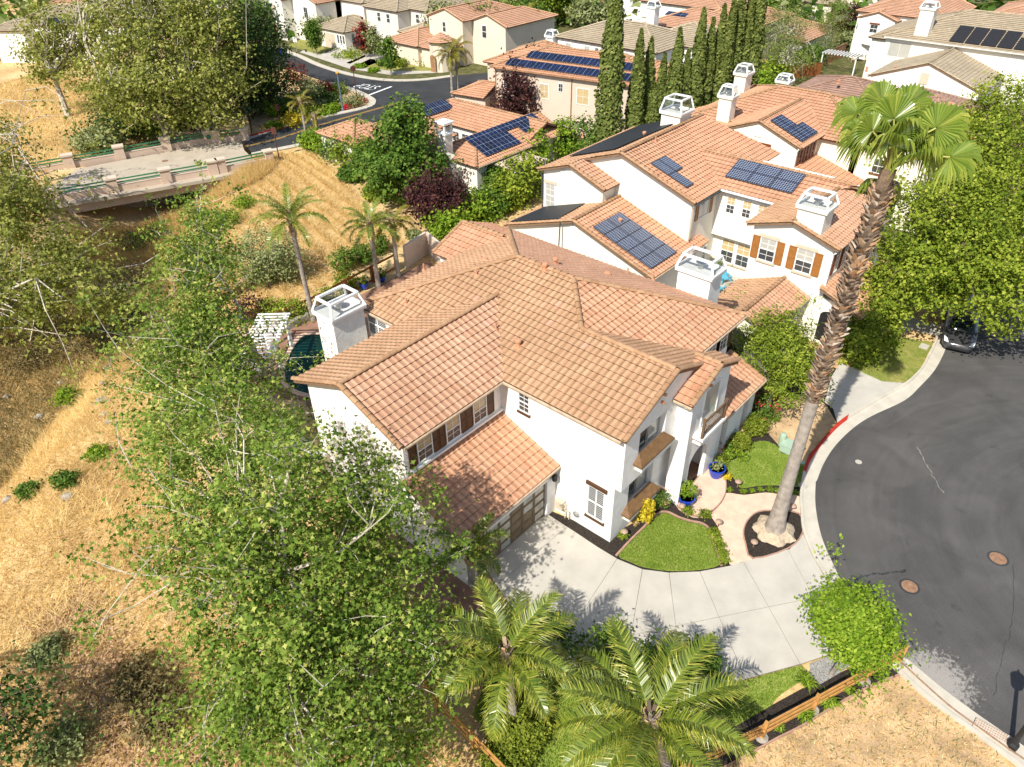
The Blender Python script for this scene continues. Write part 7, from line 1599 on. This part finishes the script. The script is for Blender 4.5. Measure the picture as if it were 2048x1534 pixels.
# ------------------------------------------------------------------ cars
MT['carpaint'] = M_plain('dark_grey_car_paint', (.045, .045, .047), .22, .05, 2, spec=.7); MT['carblack'] = M_plain('black_car_paint', (.012, .012, .014), .2, .05, 2, spec=.7)
MT['carglass'] = M_glass('car_glass', (.006, .010, .012), .04); MT['tyre'] = M_plain('tyre_rubber', (.02, .02, .02), .9, .2, 5); MT['headlamp'] = M_plain('headlamp', (.75, .78, .8), .1, .03, 5, spec=.8)
def car(label, pos, yaw, prof, Lc, Wc, paint, name='parked_car'):
    """prof: list of (x, half width, z bottom, z belt, z top, half width of top); x from the nose back"""
    t = thing(name, label, 'car', pos); t.rotation_euler = (0, 0, yaw); rows = []
    for x, hw, zb, zbelt in prof['body']:
        rows.append([(x, -hw * .86, zb), (x, -hw, zb + .12), (x, -hw, zbelt - .16), (x, -hw * .93, zbelt - .03), (x, -hw * .55, zbelt + .03), (x, 0, zbelt + .05), (x, hw * .55, zbelt + .03), (x, hw * .93, zbelt - .03), (x, hw, zbelt - .16), (x, hw, zb + .12), (x, hw * .86, zb)])
    def loft(rows, nm, mat):
        v = np.array(rows).reshape(-1, 3); n = len(rows[0]); f = []
        for i in range(len(rows) - 1):
            for j in range(n): j2 = (j + 1) % n; f.append((i * n + j, i * n + j2, (i + 1) * n + j2, (i + 1) * n + j))
        f.append(tuple(range(n))); f.append(tuple((len(rows) - 1) * n + j for j in reversed(range(n))))
        me = mesh_np(nm, v, f, MT[mat], None, None, True); bm = bmesh.new(); bm.from_mesh(me); bmesh.ops.recalc_face_normals(bm, faces=bm.faces); bm.to_mesh(me); bm.free(); return link(nm, me, t)
    body = loft(rows, 'body', paint)
    cab = [[(x, -hw, zb), (x, -hw * .9, zt - .06), (x, -hw * .6, zt), (x, hw * .6, zt), (x, hw * .9, zt - .06), (x, hw, zb)] for x, hw, zb, zt in prof['cabin']]; loft(cab, 'glasshouse', 'carglass')
    rf = [[(x, -hw, z - .05), (x, -hw * .6, z), (x, hw * .6, z), (x, hw, z - .05)] for x, hw, z in prof['roof']]; loft(rf, 'roof', paint)
    for x in prof['wheels']:
        for sgn in (-1, 1):
            m = MB(); m.lathe((x, sgn * (Wc / 2 - .22), .34), [(.30, 0), (.34, .03), (.34, .2), (.30, .23)], 18, ax=(0, sgn, 0)); wh = link('wheel', m.mesh('wheel', MT['tyre']), t)
            m = MB(); m.lathe((x, sgn * (Wc / 2 - .02), .34), [(.23, 0), (.22, .02), (.05, .03)], 12, ax=(0, sgn, 0)); link('rim', m.mesh('rim', MT['metal']), wh)
    for sgn in (-1, 1):
        m = MB(); m.slab([(.18, sgn * Wc * .44, .66), (.10, sgn * Wc * .30, .63), (.42, sgn * Wc * .36, .74), (.62, sgn * Wc * .46, .78)], (0, 0, .035)); link('headlight', m.mesh('headlight', MT['headlamp']), t)
        m = MB(); m.obox((prof['mirror'], sgn * (Wc / 2 + .08), .98), (1, 0, 0), (0, 1, 0), (0, 0, 1), .08, .11, .07); link('wing_mirror', m.mesh('wing_mirror', MT[paint]), t)
        m = MB(); m.box(Lc - .03, Lc + .02, sgn * Wc * .25, sgn * Wc * .46, .75, .9); link('tail_light', m.mesh('tail_light', MT['red']), t)
    m = MB(); m.box(-.02, .05, -Wc * .3, Wc * .3, .30, .42); link('grille', m.mesh('grille', MT['black']), t)
    m = MB(); m.box(-.01, .03, -.10, .10, .55, .60); link('badge', m.mesh('badge', MT['metal']), t)
    return t
SED = dict(body=[(0, .62, .28, .58), (.12, .80, .22, .66), (.5, .93, .2, .74), (1.0, .97, .2, .84), (1.7, .98, .2, .93), (2.6, .98, .2, .95), (3.6, .98, .2, .98), (4.4, .96, .22, 1.0), (4.8, .88, .28, 1.0), (4.97, .74, .34, .9)],
    cabin=[(1.35, .74, .93, .97), (2.15, .76, .93, 1.34), (2.6, .75, .93, 1.40), (3.3, .74, .95, 1.38), (4.0, .68, .97, 1.22), (4.55, .62, .99, 1.04)], roof=[(2.2, .58, 1.36), (2.6, .64, 1.415), (3.3, .62, 1.395), (3.9, .55, 1.26)], wheels=(.95, 3.9), mirror=1.75)
c_a, c_b = G(1881, 688, .45), G(1950, 704, .45); mid = (c_a + c_b) / 2; ax_ = (c_b - c_a).normalized(); rear = Vector((-ax_.y, ax_.x, 0)); 
if rear.x < 0: rear = -rear
car('dark grey sedan parked under the right-hand street tree', (mid.x, mid.y, 0), math.atan2(rear.y, rear.x), SED, 4.97, 1.96, 'carpaint')
SUV = dict(body=[(0, .7, .35, .85), (.15, .88, .3, .95), (.6, .96, .28, 1.02), (1.3, .97, .28, 1.08), (3.0, .97, .28, 1.1), (4.5, .96, .3, 1.1), (4.85, .85, .38, 1.05)], cabin=[(1.1, .8, 1.06, 1.1), (1.7, .82, 1.06, 1.66), (3.2, .82, 1.08, 1.74), (4.5, .78, 1.08, 1.66), (4.8, .76, 1.08, 1.2)], roof=[(1.7, .66, 1.70), (3.0, .7, 1.78), (4.5, .64, 1.70)], wheels=(.95, 3.8), mirror=1.4)
p = G(712, 99); car('black SUV parked on the driveway across the far street', (p.x + 1, p.y - 1.5, 0), R(100), SUV, 4.85, 1.94, 'carblack')
# ------------------------------------------------------------------ pool yard and patios
def pergola(label, x0, x1, y0, y1, z, n, axis='x', posts=()):
    t = thing('pergola', label, 'pergola', (x0, y0, 0))
    for k in range(n):
        f = (k + .5) / n
        if axis == 'x': y = y0 + (y1 - y0) * f; MB().box(x0, x1, y - .05, y + .05, z, z + .15).build('slat', MT['white'], t)
        else: x = x0 + (x1 - x0) * f; MB().box(x - .05, x + .05, y0, y1, z, z + .15).build('slat', MT['white'], t)
    for q in ((.12, .88)):
        if axis == 'x': x = x0 + (x1 - x0) * q; MB().box(x - .07, x + .07, y0, y1, z - .2, z - .003).build('beam', MT['white'], t)
        else: y = y0 + (y1 - y0) * q; MB().box(x0, x1, y - .07, y + .07, z - .2, z - .003).build('beam', MT['white'], t)
    for x, y in posts: MB().box(x - .09, x + .09, y - .09, y + .09, 0, z - .2).build('post', MT['white'], t)
    return t
pa, pb_ = G(548, 628, 2.5), G(497, 742, 2.5)
dl = (pb_ - pa); Lp = dl.length; dl.normalize(); dp = Vector((-dl.y, dl.x, 0)); pt_ = thing('pergola', 'long white slatted pergola beside the pool, left of the chimney', 'pergola', (pa.x, pa.y, 0))
for k in range(19): q = pa + dl * (Lp * k / 18); MB().obox(q, dp, dl, (0, 0, 1), 1.05, .05, .035).build('slat', MT['white'], pt_)
for e in (-.75, .75): MB().bar(tuple(pa + dp * e - Vector((0, 0, .18))), tuple(pb_ + dp * e - Vector((0, 0, .18))), .12, .2).build('beam', MT['white'], pt_)
for e in (-.75, .75):
    for f_ in (.04, .5, .96): q = pa + dl * Lp * f_ + dp * e; MB().box(q.x - .1, q.x + .1, q.y - .1, q.y + .1, 0, 2.3).build('post', MT['white'], pt_)
pc = G(560, 768, 2.4); pergola('small white slatted pergola against the left end wall of the nearest house', 11.4, 14.3, 25.4, 28.6, 2.4, 12, 'y', [(11.6, 25.7), (11.6, 28.3)])
pw = thing('pool_wall', 'low dark stone raised wall at the far end of the pool', 'wall', G(600, 660)); 
def pot(label, px, r_, hgt, plant=None, mat='potblue', z=0.0, seed=1, tilt=False):
    p = G(px[0], px[1], z); p.z = z; t = thing('plant_pot', label, 'plant pot', p)
    MB().lathe(p, [(r_ * .62, 0), (r_ * .8, hgt * .3), (r_, hgt * .85), (r_ * 1.06, hgt * .9), (r_ * 1.06, hgt), (r_ * .9, hgt), (r_ * .86, hgt * .86)], 20).build('pot', MT[mat], t, smooth=False)
    MB().lathe(p + Vector((0, 0, hgt * .86)), [(r_ * .88, 0), (r_ * .88, .02)], 16).build('soil', MT['soil'], t)
    if plant: foliage('foliage', [(p.x, p.y, p.z + hgt + plant[1] * .5, plant[0], plant[0], plant[1] * .55)], plant[3], 14, plant[4] if len(plant) > 4 else .12, .10, 'oval', MT[plant[2]], seed, t, .5, .4)
    return t
pw_ = G(600, 655); MB().bar((pw_.x - 3, pw_.y + .6, .25), (pw_.x + 1.5, pw_.y + .4, .25), .4, .5).build('stone', MT['rock'], pw)
pot('glazed blue pot with leafy green plant left of the entry', (1371, 1010), .40, .58, (.38, .95, 'bright', 34), z=.03, seed=3)
pot('glazed blue pot with a small succulent right of the entry', (1431, 952), .42, .60, (.22, .35, 'olive', 8), z=.13, seed=4)
pot('blue pot with yellow-green plant at the back fence, left', (729, 577), .35, .5, (.55, .9, 'lime', 26), seed=5)
pot('blue pot with green plant between the two small fence palms', (764, 563), .32, .5, (.5, .7, 'green', 22), seed=6)
pot('blue pot tipped against the tall pool palm', (636, 632), .4, .6, None, seed=7)
# patio of the neighbour with blue chairs
sheet('patio_paving', [(44.0, 17.7), (48.3, 17.7), (48.3, 23), (40.5, 23), (36, 21.9), (36, 19)], .01, MT['concrete'])
MT['skyblue'] = M_plain('sky_blue_painted_wood', (.10, .36, .50), .5, .08, 3)
def chair(label, x, y, yaw):
    F = Fr(x, y, .01, yaw); t = thing('garden_chair', label, 'chair', F.p(0, 0, 0), 'blue garden chairs round the fire pit')
    b = lambda nm, c, hx, hy, hz_, az=(0, 0, 1), ay=None: MB().obox(F.p(*c), F.m @ Vector((1, 0, 0)), F.m @ Vector(ay or (0, 1, 0)), F.m @ Vector(az), hx, hy, hz_).build(nm, MT['skyblue'], t)
    b('seat', (0, 0, .38), .28, .28, .025); b('backrest', (0, .36, .70), .30, .03, .40, (0, .35, 1), (0, 1, -.35))
    for sx in (-1, 1): b('armrest', (sx * .36, 0, .56), .07, .36, .018); b('leg', (sx * .34, -.3, .27), .03, .04, .27); b('leg', (sx * .34, .3, .27), .03, .04, .27)
chair('blue garden chair nearest the glass door on the patio', 46.9, 20.9, -35); chair('blue garden chair hard by the white chimney on the patio', 45.2, 20.5, 80); chair('blue garden chair in front of the fire pit, facing it', 44.9, 19.0, 190)
ft = thing('fire_pit', 'round grey fire pit table on the patio', 'table', (46.2, 19.8, 0)); MB().lathe((46.2, 19.8, 0), [(.35, 0), (.35, .35), (.62, .38), (.62, .46), (.36, .46)], 20).build('table', MT['rock'], ft); MB().lathe((46.2, 19.8, .46), [(.36, 0), (.36, .012)], 16).build('burner', MT['rust'], ft)
pot('stone planter with bright plant below the patio window', (1437, 539), .38, .5, (.4, .4, 'bright', 16), mat='concrete', z=0, seed=8)
dm = MB(); dm.box(47.2, 47.8, 18.9, 19.8, .012, .04); dm.top('door_mat', MT['rust'], 'brown door mat at the glazed patio door', 'door mat')
um = thing('garden_umbrella', 'pale grey garden umbrella beside the brown fence', 'umbrella', G(1738, 118)); p = G(1738, 118); MB().lathe(p, [(.04, 0), (.04, 2.5)], 8).build('pole', MT['metal'], um); MB().lathe(p + Vector((0, 0, 2.15)), [(1.7, 0), (1.66, .05), (.05, .55)], 8).build('canopy', MT['grey_stucco'], um)
gt = thing('garden_table', 'round dark garden table under the grey umbrella', 'table', G(1715, 122)); p = G(1715, 122); MB().lathe(p, [(.08, 0), (.08, .7)], 8).build('leg', MT['black'], gt); MB().lathe(p + Vector((0, 0, .7)), [(.7, 0), (.7, .05)], 14).build('tabletop', MT['rock'], gt)
for i, (dx, dy) in enumerate(((-1.1, .2), (.2, 1.1), (.3, -1.1))):
    x, y = p.x + dx, p.y + dy; t = thing('garden_chair', ['cream garden chair left of the round table', 'cream garden chair behind the round table', 'cream garden chair right of the round table'][i], 'chair', (x, y, 0), 'chairs round the garden table'); MB().box(x - .25, x + .25, y - .25, y + .25, .4, .46).build('seat', MT['cream'], t); MB().box(x - .25, x + .25, y + .2, y + .26, .46, .95).build('backrest', MT['cream'], t)
    for a in (-.2, .2):
        for b in (-.2, .2): MB().box(x + a - .02, x + a + .02, y + b - .02, y + b + .02, 0, .4).build('leg', MT['cream'], t)
wp = thing('pergola', 'white slatted pergola left of the umbrella in the top right garden', 'pergola', G(1660, 145)); p = G(1645, 140, 0)
for k in range(12): MB().box(p.x - 1.2, p.x + 1.2, p.y - k * .42, p.y - k * .42 + .12, 2.4, 2.55).build('slat', MT['white'], wp)
for k in (0, 11): MB().box(p.x - 1.0, p.x - .86, p.y - k * .42, p.y - k * .42 + .14, 0, 2.4).build('post', MT['white'], wp)
pcx = G(1636, 668, .1); t = thing('porch_chair', 'cream cushioned chair in the neighbour entry', 'chair', pcx)
MB().obox(pcx + Vector((0, 0, .4)), (1, .3, 0), (-.3, 1, 0), (0, 0, 1), .3, .3, .08).build('seat', MT['cream'], t); MB().obox(pcx + Vector((.28, .05, .75)), (1, .3, .0), (-.3, 1, 0), (.25, 0, 1), .05, .3, .38).build('backrest', MT['cream'], t)
for a in (-.24, .24):
    for b in (-.24, .24): MB().box(pcx.x + a - .02, pcx.x + a + .02, pcx.y + b - .02, pcx.y + b + .02, .1, .45).build('leg', MT['black'], t)
# path lights
for i, (px, lb) in enumerate([(c3(1105, 425), 'in the bed above the curved path'), (c3(1475, 590), 'at the kerb end of the palm bed'), (c3(1213, 836), 'at the driveway side of the palm bed'), (c3(973, 697), 'at the narrow bed end beside the path'), (c3(333, 765), 'among the rosette plant at the house corner'), (c3(726, 590), 'beside the left blue pot')]):
    p = G(*px); t = thing('path_light', 'mushroom path light ' + lb, 'garden light', p, 'path lights in the front beds'); MB().lathe(p, [(.025, 0), (.02, .42)], 8).build('stem', MT['rust'], t); MB().lathe(p + Vector((0, 0, .40)), [(.17, 0), (.165, .03), (.09, .09), (.02, .11)], 14).build('cap', MT['lightcap'], t)
# small front garden plants
shrub('golden_conifer', 'golden yellow conifer under the lower window ledge', 1288, 1040, .42, 1.35, .13, 'yellow', 70, 26, 'clump', 801, cat='shrub')
shrub('rose_bush', 'green rose bush with a red flower between the ledge and the downpipe', 1318, 1012, .55, .95, .10, 'green', 40, 16, 'oval', 802, flowers=3)
shrub('clipped_hedge', 'long clipped green hedge in front of the porch', 1478, 895, .55, .9, .10, 'hedge', 110, 26, 'clump', 803, ry=.5, cat='hedge'); shrub('clipped_hedge', 'far half of the clipped porch hedge below the red roses', 1508, 862, .6, .95, .10, 'hedge', 110, 26, 'clump', 804, cat='hedge')
shrub('rose_tree', 'rose bush full of red flowers at the porch corner', 1518, 838, .85, 1.7, .12, 'green', 60, 18, 'oval', 805, flowers=46)
shrub('rose_bush', 'small red rose bush against the porch pillar', 1452, 898, .35, .8, .10, 'green', 24, 14, 'oval', 806, flowers=14)
for i, (px, r_, hh, mt, lb) in enumerate([((1440, 925), .38, .5, 'lime', 'lime shrub at the tower foot'), ((1462, 912), .42, .45, 'bright', 'bright green low plant below the hedge end'), ((1433, 935), .3, .4, 'green', 'green low plant beside the right pot'), ((1483, 1060 - 140), .3, .4, 'bright', 'bright low plant between hedge and lawn'), ((1497, 700), .9, 1.6, 'green', 'green climber in the porch corner shadow'), ((1545, 838), .5, .7, 'bright', 'fern-like plant beside the grey forked trunk'), ((1525, 742), .8, 1.8, 'olive', 'reddish-green bush left of the feathery tree'), ((1375, 1028), .3, .5, 'lime', 'small bush in front of the left blue pot'), ((1408, 1032), .32, .4, 'lime', 'low round bush at the path fork'), ((1452, 958), .25, .35, 'yellow', 'small yellow plant right of the right pot')]): shrub('small_shrub', lb, px[0], px[1], r_, hh, .10, mt, 26, 16, 'oval', 810 + i, None, 'shrub')
for i, q in enumerate([(1052, 452), (1145, 462), (1203, 457), (1265, 450), (1328, 450), (1380, 457), (1495, 470)]): tuft('grass_tuft', ['first', 'second', 'third', 'fourth', 'fifth', 'sixth', 'last'][i] + ' bright tuft from the left in the row edging the curved path', *c3(*q), .24, .22, 60, 'bright', .03, 830 + i, 'row of tufts along the path')
for i, q in enumerate([(945, 740), (965, 790), (985, 840), (1005, 890), (1015, 930)]): shrub('ground_cover', ['first', 'second', 'third', 'fourth', 'fifth'][i] + ' yellow-green clump from the top in the narrow bed beside the path', *c3(*q), .28, .22, .09, 'lime', 26, 14, 'oval', 840 + i, 'ground cover clumps beside the path', 'ground cover')
tuft('rosette_plant', 'lime rosette plant at the white house corner', 1246, 1075, .34, .25, 60, 'lime', .07, 850)
tuft('dry_tuft', 'dry straw-coloured tuft below the golden conifer', 1271, 1052, .22, .45, 40, 'drygrass', .02, 851)
for i, (q, r_, n) in enumerate([((665, 850), .45, 90), ((800, 975), .52, 110), ((655, 1055), .46, 90), ((495, 1138), .28, 40), ((935, 905), .3, 50), ((1125, 790), .4, 70)]): tuft('strap_leaf_plant', ['strap-leaved plant on the lawn side of the fence by the gravel', 'largest strap-leaved plant below the middle fence post', 'strap-leaved plant left of the largest one outside the fence', 'smallest strap-leaved plant in the dark fence bed', 'small strap-leaved plant between two fence posts, right', 'strap-leaved plant by the fence end near the kerb'][i], *c7(*q), r_, .42, n, 'bright', .045, 860 + i, 'strap-leaved plants along the fence')
# clipped hedges under the palms
shrub('clipped_hedge', 'round clipped green hedge round the foot of the lower palm', 1037, 1462, 1.15, 1.05, .10, 'hedge', 420, 30, 'clump', 870, cat='hedge', spread=.12, shell=.85)
shrub('clipped_hedge', 'low clipped hedge along the lower left fence', 1015, 1530, .9, .7, .10, 'hedge', 160, 26, 'clump', 871, cat='hedge')
for i, (px, r_, hh, lb) in enumerate([((1090, 1310), 1.3, 1.5, 'dark bush under the lower palm beside the driveway'), ((1210, 1330), 1.3, 1.4, 'dark bush between the two lower palms'), ((1320, 1350), 1.2, 1.4, 'green bush behind the broad bottom palm'), ((1390, 1350), 1.0, 1.3, 'green bush at the driveway edge right of the broad palm'), ((1000, 1340), 1.2, 1.2, 'dark bush left of the lower palm')]): shrub('bush', lb, px[0], px[1], r_, hh, .17, 'green', 90, 22, 'oval', 880 + i, None, 'bush')
for i, (px, r_, hh, mt, lb) in enumerate([((690, 640 - 60), .9, 1.4, 'lime', 'yellow-green bush behind the chimney by the fence'), ((655, 612), .8, 1.3, 'lime', 'lime bush right of the tall pool palm'), ((590, 640), 1.2, 1.6, 'lime', 'yellow bush left of the tall pool palm'), ((545, 640), 1.1, 1.5, 'lime', 'yellow-green bush at the end of the redwood fence'), ((690, 540), 1.0, 1.8, 'green', 'upright green bush on the redwood fence, left'), ((725, 525), .9, 1.8, 'green', 'upright green bush on the redwood fence, middle'), ((762, 505), .7, 1.7, 'green', 'upright green bush on the redwood fence, right'), ((510, 640), 1.3, 1.9, 'purple', 'purple bush above the pergola'), ((830, 450 + 30), .6, .9, 'olive', 'small yucca at the field corner behind the fence')]): shrub('bush', lb, px[0], px[1], r_, hh, .18, mt, 60, 20, 'oval', 890 + i, None, 'bush')
tree('olive_tree', 'silvery olive tree left of the tall pool palm', 'tree', zc(G(540, 570)), [E(530, 500, 2.2, 2.6, 1.9), E(560, 520, 1.8, 1.8, 1.6), E(500, 530, 1.6, 1.8, 1.5)], 1.0, .14, .18, 'olive', 'greybark', 9, 3, 300, 24, .36, 'oval', 905, shell=.5)
tree('slim_cypress', 'slim dark pointed conifer inside the upper open sycamore', 'tree', zc(G(400, 620)), [E(385, 540, 3.2, .55, 2.6)], 1.0, .08, .2, 'dark', 'bark', 4, 1, 60, 24, .22, 'clump', 906)
# ------------------------------------------------------------------ corner planting by the street
cq = lambda a, b: (540 + a / 5.29, 150 + b / 5.29)
for i, (q, r_, hh, mt, lb) in enumerate([((40, 430), 1.5, 1.9, 'bright', 'large bright green bush left in the corner planting'), ((150, 420), 1.1, 1.3, 'green', 'green bush second from left in the corner planting'), ((250, 320), 1.5, 1.5, 'bright', 'flat bright green bush in the corner planting'), ((520, 250), 1.3, 1.1, 'green', 'low spreading green bush below the red bush'), ((570, 205), 1.4, 1.7, 'redleaf', 'round dark red bush at the back of the corner planting'), ((860, 310), 1.9, 1.2, 'olive', 'grey-green mound behind the red flowers'), ((680, 370), .9, .7, 'bright', 'bright tuft beside the blue lamp post'), ((600, 410), 1.2, .6, 'bright', 'long bright green clump along the kerb'), ((230, 520), 1.6, 1.0, 'yellow', 'yellow bush beside the red kerb'), ((380, 440), 1.5, 1.2, 'lime', 'yellow-green bush in the middle of the corner planting'), ((530, 340), .9, .9, 'olive', 'small olive bush in the middle of the corner planting'), ((660, 300), 1.1, 1.1, 'dark', 'dark green bush left of the lamp post'), ((700, 190), 1.4, 1.2, 'lime', 'lime bush right of the dark red one'), ((50, 560), .9, .6, 'bright', 'low bright clump at the left end of the red kerb'), ((90, 180), 1.8, 2.2, 'redleaf', 'bronze bush under the dark evergreen'), ((260, 60), 1.8, 2.4, 'redleaf', 'purple-red bush at the street edge under the dark evergreen')]): shrub('corner_shrub', lb, *cq(*q), r_, hh, .2, mt, 50, 18, 'clump', 910 + i, None, 'shrub')
tree('small_tree', 'small multi-stemmed olive-green tree in the corner planting', 'tree', G(*cq(415, 310)), [E(*cq(400, 140), 2.6, 1.3, 1.0), E(*cq(370, 110), 2.8, 1.0, .9)], 1.2, .07, .22, 'olive', 'greybark', 6, 2, 70, 16, .3, 'oval', 930)
for i, q in enumerate([(790, 360), (850, 335), (910, 310), (965, 280)]): shrub('red_flowers', ['first', 'second', 'third', 'fourth'][i] + ' clump of red flowers from the lamp along the corner kerb', *cq(*q), .75, .45, .13, 'flower', 26, 16, 'oval', 935 + i, 'red flowers on the street corner', 'flowers')
for i, (px, r_, hh, mt, lb) in enumerate([((700, 112), 2.4, .7, 'lime', 'long clipped yellow-green hedge beside the black car'), ((742, 104), 1.3, 1.2, 'olive', 'grey-green bush behind the black car'), ((800, 132), 1.2, 1.0, 'lime', 'yellow-green bush left of the turret door'), ((850, 128), 1.6, 1.1, 'lime', 'yellow-green bushes right of the turret door'), ((770, 130), 1.3, .8, 'green', 'green bush at the corner of the pink turret house'), ((720, 135), .8, .4, 'bright', 'small bright shrub on the far verge, left'), ((748, 143), .8, .4, 'bright', 'small bright shrub on the far verge, right'), ((620, 62), 1.4, 1.4, 'green', 'round bush at the arched garage')]): shrub('far_shrub', lb, px[0], px[1], r_, hh, .22, mt, 50, 16, 'clump', 945 + i, None, 'shrub')
# ------------------------------------------------------------------ dry creek land
for i, (px, r_, hh, mt, lb) in enumerate([((138, 800), .75, .7, 'bright', 'small green bush on the dry slope, upper left'), ((196, 912), .5, .45, 'bright', 'tiny green bush on the dry slope beside the sycamore'), ((62, 988), .55, .6, 'green', 'small green bush on the dry slope near the left edge'), ((132, 968), .55, .6, 'green', 'small green bush right of the one near the left edge'), ((455, 445), 1.3, 1.1, 'bright', 'bright green bush in the field above the olive tree'), ((425, 468), 1.0, 1.0, 'bright', 'bright green bush left of the one above the olive tree'), ((490, 412), .9, .9, 'bright', 'small green bush in the mown field'), ((400, 440), .9, 1.0, 'green', 'green bush near the top of the upper sycamore'), ((270, 500), 1.6, 1.5, 'dark', 'dark green bush in the creek, left'), ((320, 480), 1.5, 1.4, 'dark', 'dark green bush in the creek, right'), ((250, 600), 2.2, 1.5, 'olive', 'grey-green thicket in the creek'), ((215, 690), 2.0, 1.2, 'scrub', 'dry brown thicket in the creek, middle'), ((130, 660), 2.2, 1.4, 'scrub', 'dry brown thicket in the creek, left'), ((300, 560), 2.0, 1.2, 'scrub', 'dry brown thicket beside the grey-green one'), ((330, 700), 1.5, 1.2, 'olive', 'olive bush under the upper sycamore'), ((270, 640), 1.4, 1.0, 'scrub', 'dry thicket right of the grey-green one'), ((70, 720), 2.0, 1.0, 'scrub', 'dry thicket near the dark creek bank'), ((300, 1370), 1.2, .7, 'scrub', 'olive-brown scrub at the lower left'), ((340, 1440), 1.1, .8, 'scrub', 'olive-brown scrub below the first at the lower left'), ((130, 1500), 1.0, .8, 'olive', 'grey-green scrub near the lower left corner'), ((100, 1310), .7, .5, 'olive', 'small grey-green scrub above the corner tree'), ((40, 640), 2.0, 1.2, 'scrub', 'dry thicket at the left edge'), ((200, 620), 1.6, 1.2, 'olive', 'olive thicket in the middle of the creek')]):
    p = G(px[0], px[1], -.5); zz_ = hz1(p.x, p.y); p = G(px[0], px[1], zz_); zz_ = hz1(p.x, p.y)
    shrub('dry_bush' if mt == 'scrub' else 'green_bush', lb, px[0], px[1], r_, hh, .16 if mt != 'scrub' else .22, mt, 70, 20, 'oval' if mt != 'scrub' else 'tri', 960 + i, None, 'bush', z=zz_, spread=r_ * .3)
def rocks(label, px, n, sp, seed):
    r = random.Random(seed)
    for i in range(n):
        q = (px[0] + r.gauss(0, sp), px[1] + r.gauss(0, sp * .6)); p = G(*q, -1); z = hz1(p.x, p.y); s_ = r.uniform(.12, .38); bm = bmesh.new(); bmesh.ops.create_icosphere(bm, subdivisions=1, radius=s_)
        for v in bm.verts: v.co = Vector((v.co.x * r.uniform(.8, 1.3), v.co.y * r.uniform(.8, 1.2), v.co.z * r.uniform(.4, .8)))
        me = bpy.data.meshes.new('rock'); bm.to_mesh(me); bm.free(); me.materials.append(MT['rock']); me.polygons.foreach_set('use_smooth', np.zeros(len(me.polygons), bool)); o = link('rock', me); o.location = (p.x, p.y, z + s_ * .15); tag(o, label, 'rock', 'rocks: ' + label)
rocks('grey rock lying in the dry grass on the left slope', (100, 950), 3, 40, 1); rocks('grey rock in the dark creek bed', (120, 740), 9, 60, 2); rocks('pale rock beside the sycamore at the gravelly edge', (215, 830), 5, 25, 3); rocks('rock at the bridge end in the gravel', (455, 275), 7, 14, 4)
zf = lambda x, y: hz(x, y)
near = [(-14, 12), (8.3, 4), (8.6, 20), (9.5, 30), (12, 40), (16, 50), (10, 60), (-2, 60), (-12, 45)]
g1 = blades('dry_grass', near, 0, 150000, .36, .030, MT['drygrass'], 31, zf, 1.5, clump=True); tag(g1, 'matted golden dry grass on the left slope', 'dry grass')
mid = [(16, 50), (20, 43), (36, 44.5), (45, 69), (41, 73), (31, 74), (22, 68), (12, 60)]
g2 = blades('dry_grass', mid, 0, 60000, .20, .035, MT['drygrass'], 32, zf, 1.6, clump=True)
fd = Vector((fl[-1].x - fl[0].x, fl[-1].y - fl[0].y, 0)).normalized(); g8 = blades('hay_rows', mid, 0, 60000, .34, .04, MT['drygrass'], 38, lambda x, y: hz(x, y) + .06, 1.8, rows=((-fd.y, fd.x), 1.25)); tag(g8, 'rows of raked dry hay in the mown field', 'hay'); tag(g2, 'mown straw-coloured grass in the field beside the bridge', 'dry grass')
bank = smooth2([(20, 73), (30, 73.5), (38, 71.5), (41, 70), (36, 66), (28, 66), (21, 66)], 2)
g3 = blades('tall_dry_grass', bank, 0, 30000, .85, .035, MT['drygrass'], 33, zf, .45); tag(g3, 'tall golden grass along the near foot of the bridge', 'dry grass')
farbank = [(10, 66), (20, 76), (24, 86), (36, 88), (44, 100), (40, 125), (15, 118), (-5, 85)]
g4 = blades('dry_grass', farbank, 0, 60000, .40, .05, MT['drygrass'], 34, zf, 1.2, clump=True); tag(g4, 'pale dry grass on the slope beyond the creek', 'dry grass')
creek = [(-10, 45), (4, 44), (14, 54), (22, 64), (18, 70), (6, 60), (-6, 52)]
g5 = blades('creek_scrub', creek, 0, 26000, .5, .05, MT['scrub'], 35, zf, 1.0); tag(g5, 'brown and olive scrub lining the creek bed', 'scrub')
sand = w2([c7(*q) for q in [(1257, 795), (1450, 970), (1700, 1150), (1903, 1300), (1900, 1500), (0, 1600), (150, 1385), (480, 1200), (640, 1120), (870, 980), (1050, 880)]])
g6 = blades('sparse_grass', sand, 0, 5000, .10, .03, MT['drygrass'], 36, None, 1.2); tag(g6, 'sparse dry grass on the sandy plot at the lower right', 'dry grass')
g7 = blades('sparse_weeds', sand, 0, 900, .13, .05, MT['olive'], 37, None, 1.0); tag(g7, 'scattered green weeds on the sandy plot', 'weeds')
def litter(label, px, n, sp, seed):
    r = np.random.default_rng(seed); P_ = np.array([tuple(G(*q, -.3)) for q in px]); k = r.integers(0, len(P_), n); p = P_[k]; p[:, :2] += r.normal(size=(n, 2)) * sp; p[:, 2] = hz(p[:, 0], p[:, 1]) + r.uniform(.02, .08, n)
    me = leaves_mesh('leaf_litter', p, unit(r, n) * .5 + np.array([0, 0, 1]), .16 * r.uniform(.6, 1.3, n), 'star', MT['litter'], r.uniform(0, 1, n), r); tag(link('leaf_litter', me), label, 'leaf litter', kind='stuff')
litter('pale dead leaves on the ground at the lower left', [(160, 1270), (200, 1340), (240, 1420), (290, 1490), (130, 1250), (340, 1520), (400, 1500), (520, 1500), (450, 1400)], 9000, .8, 51)
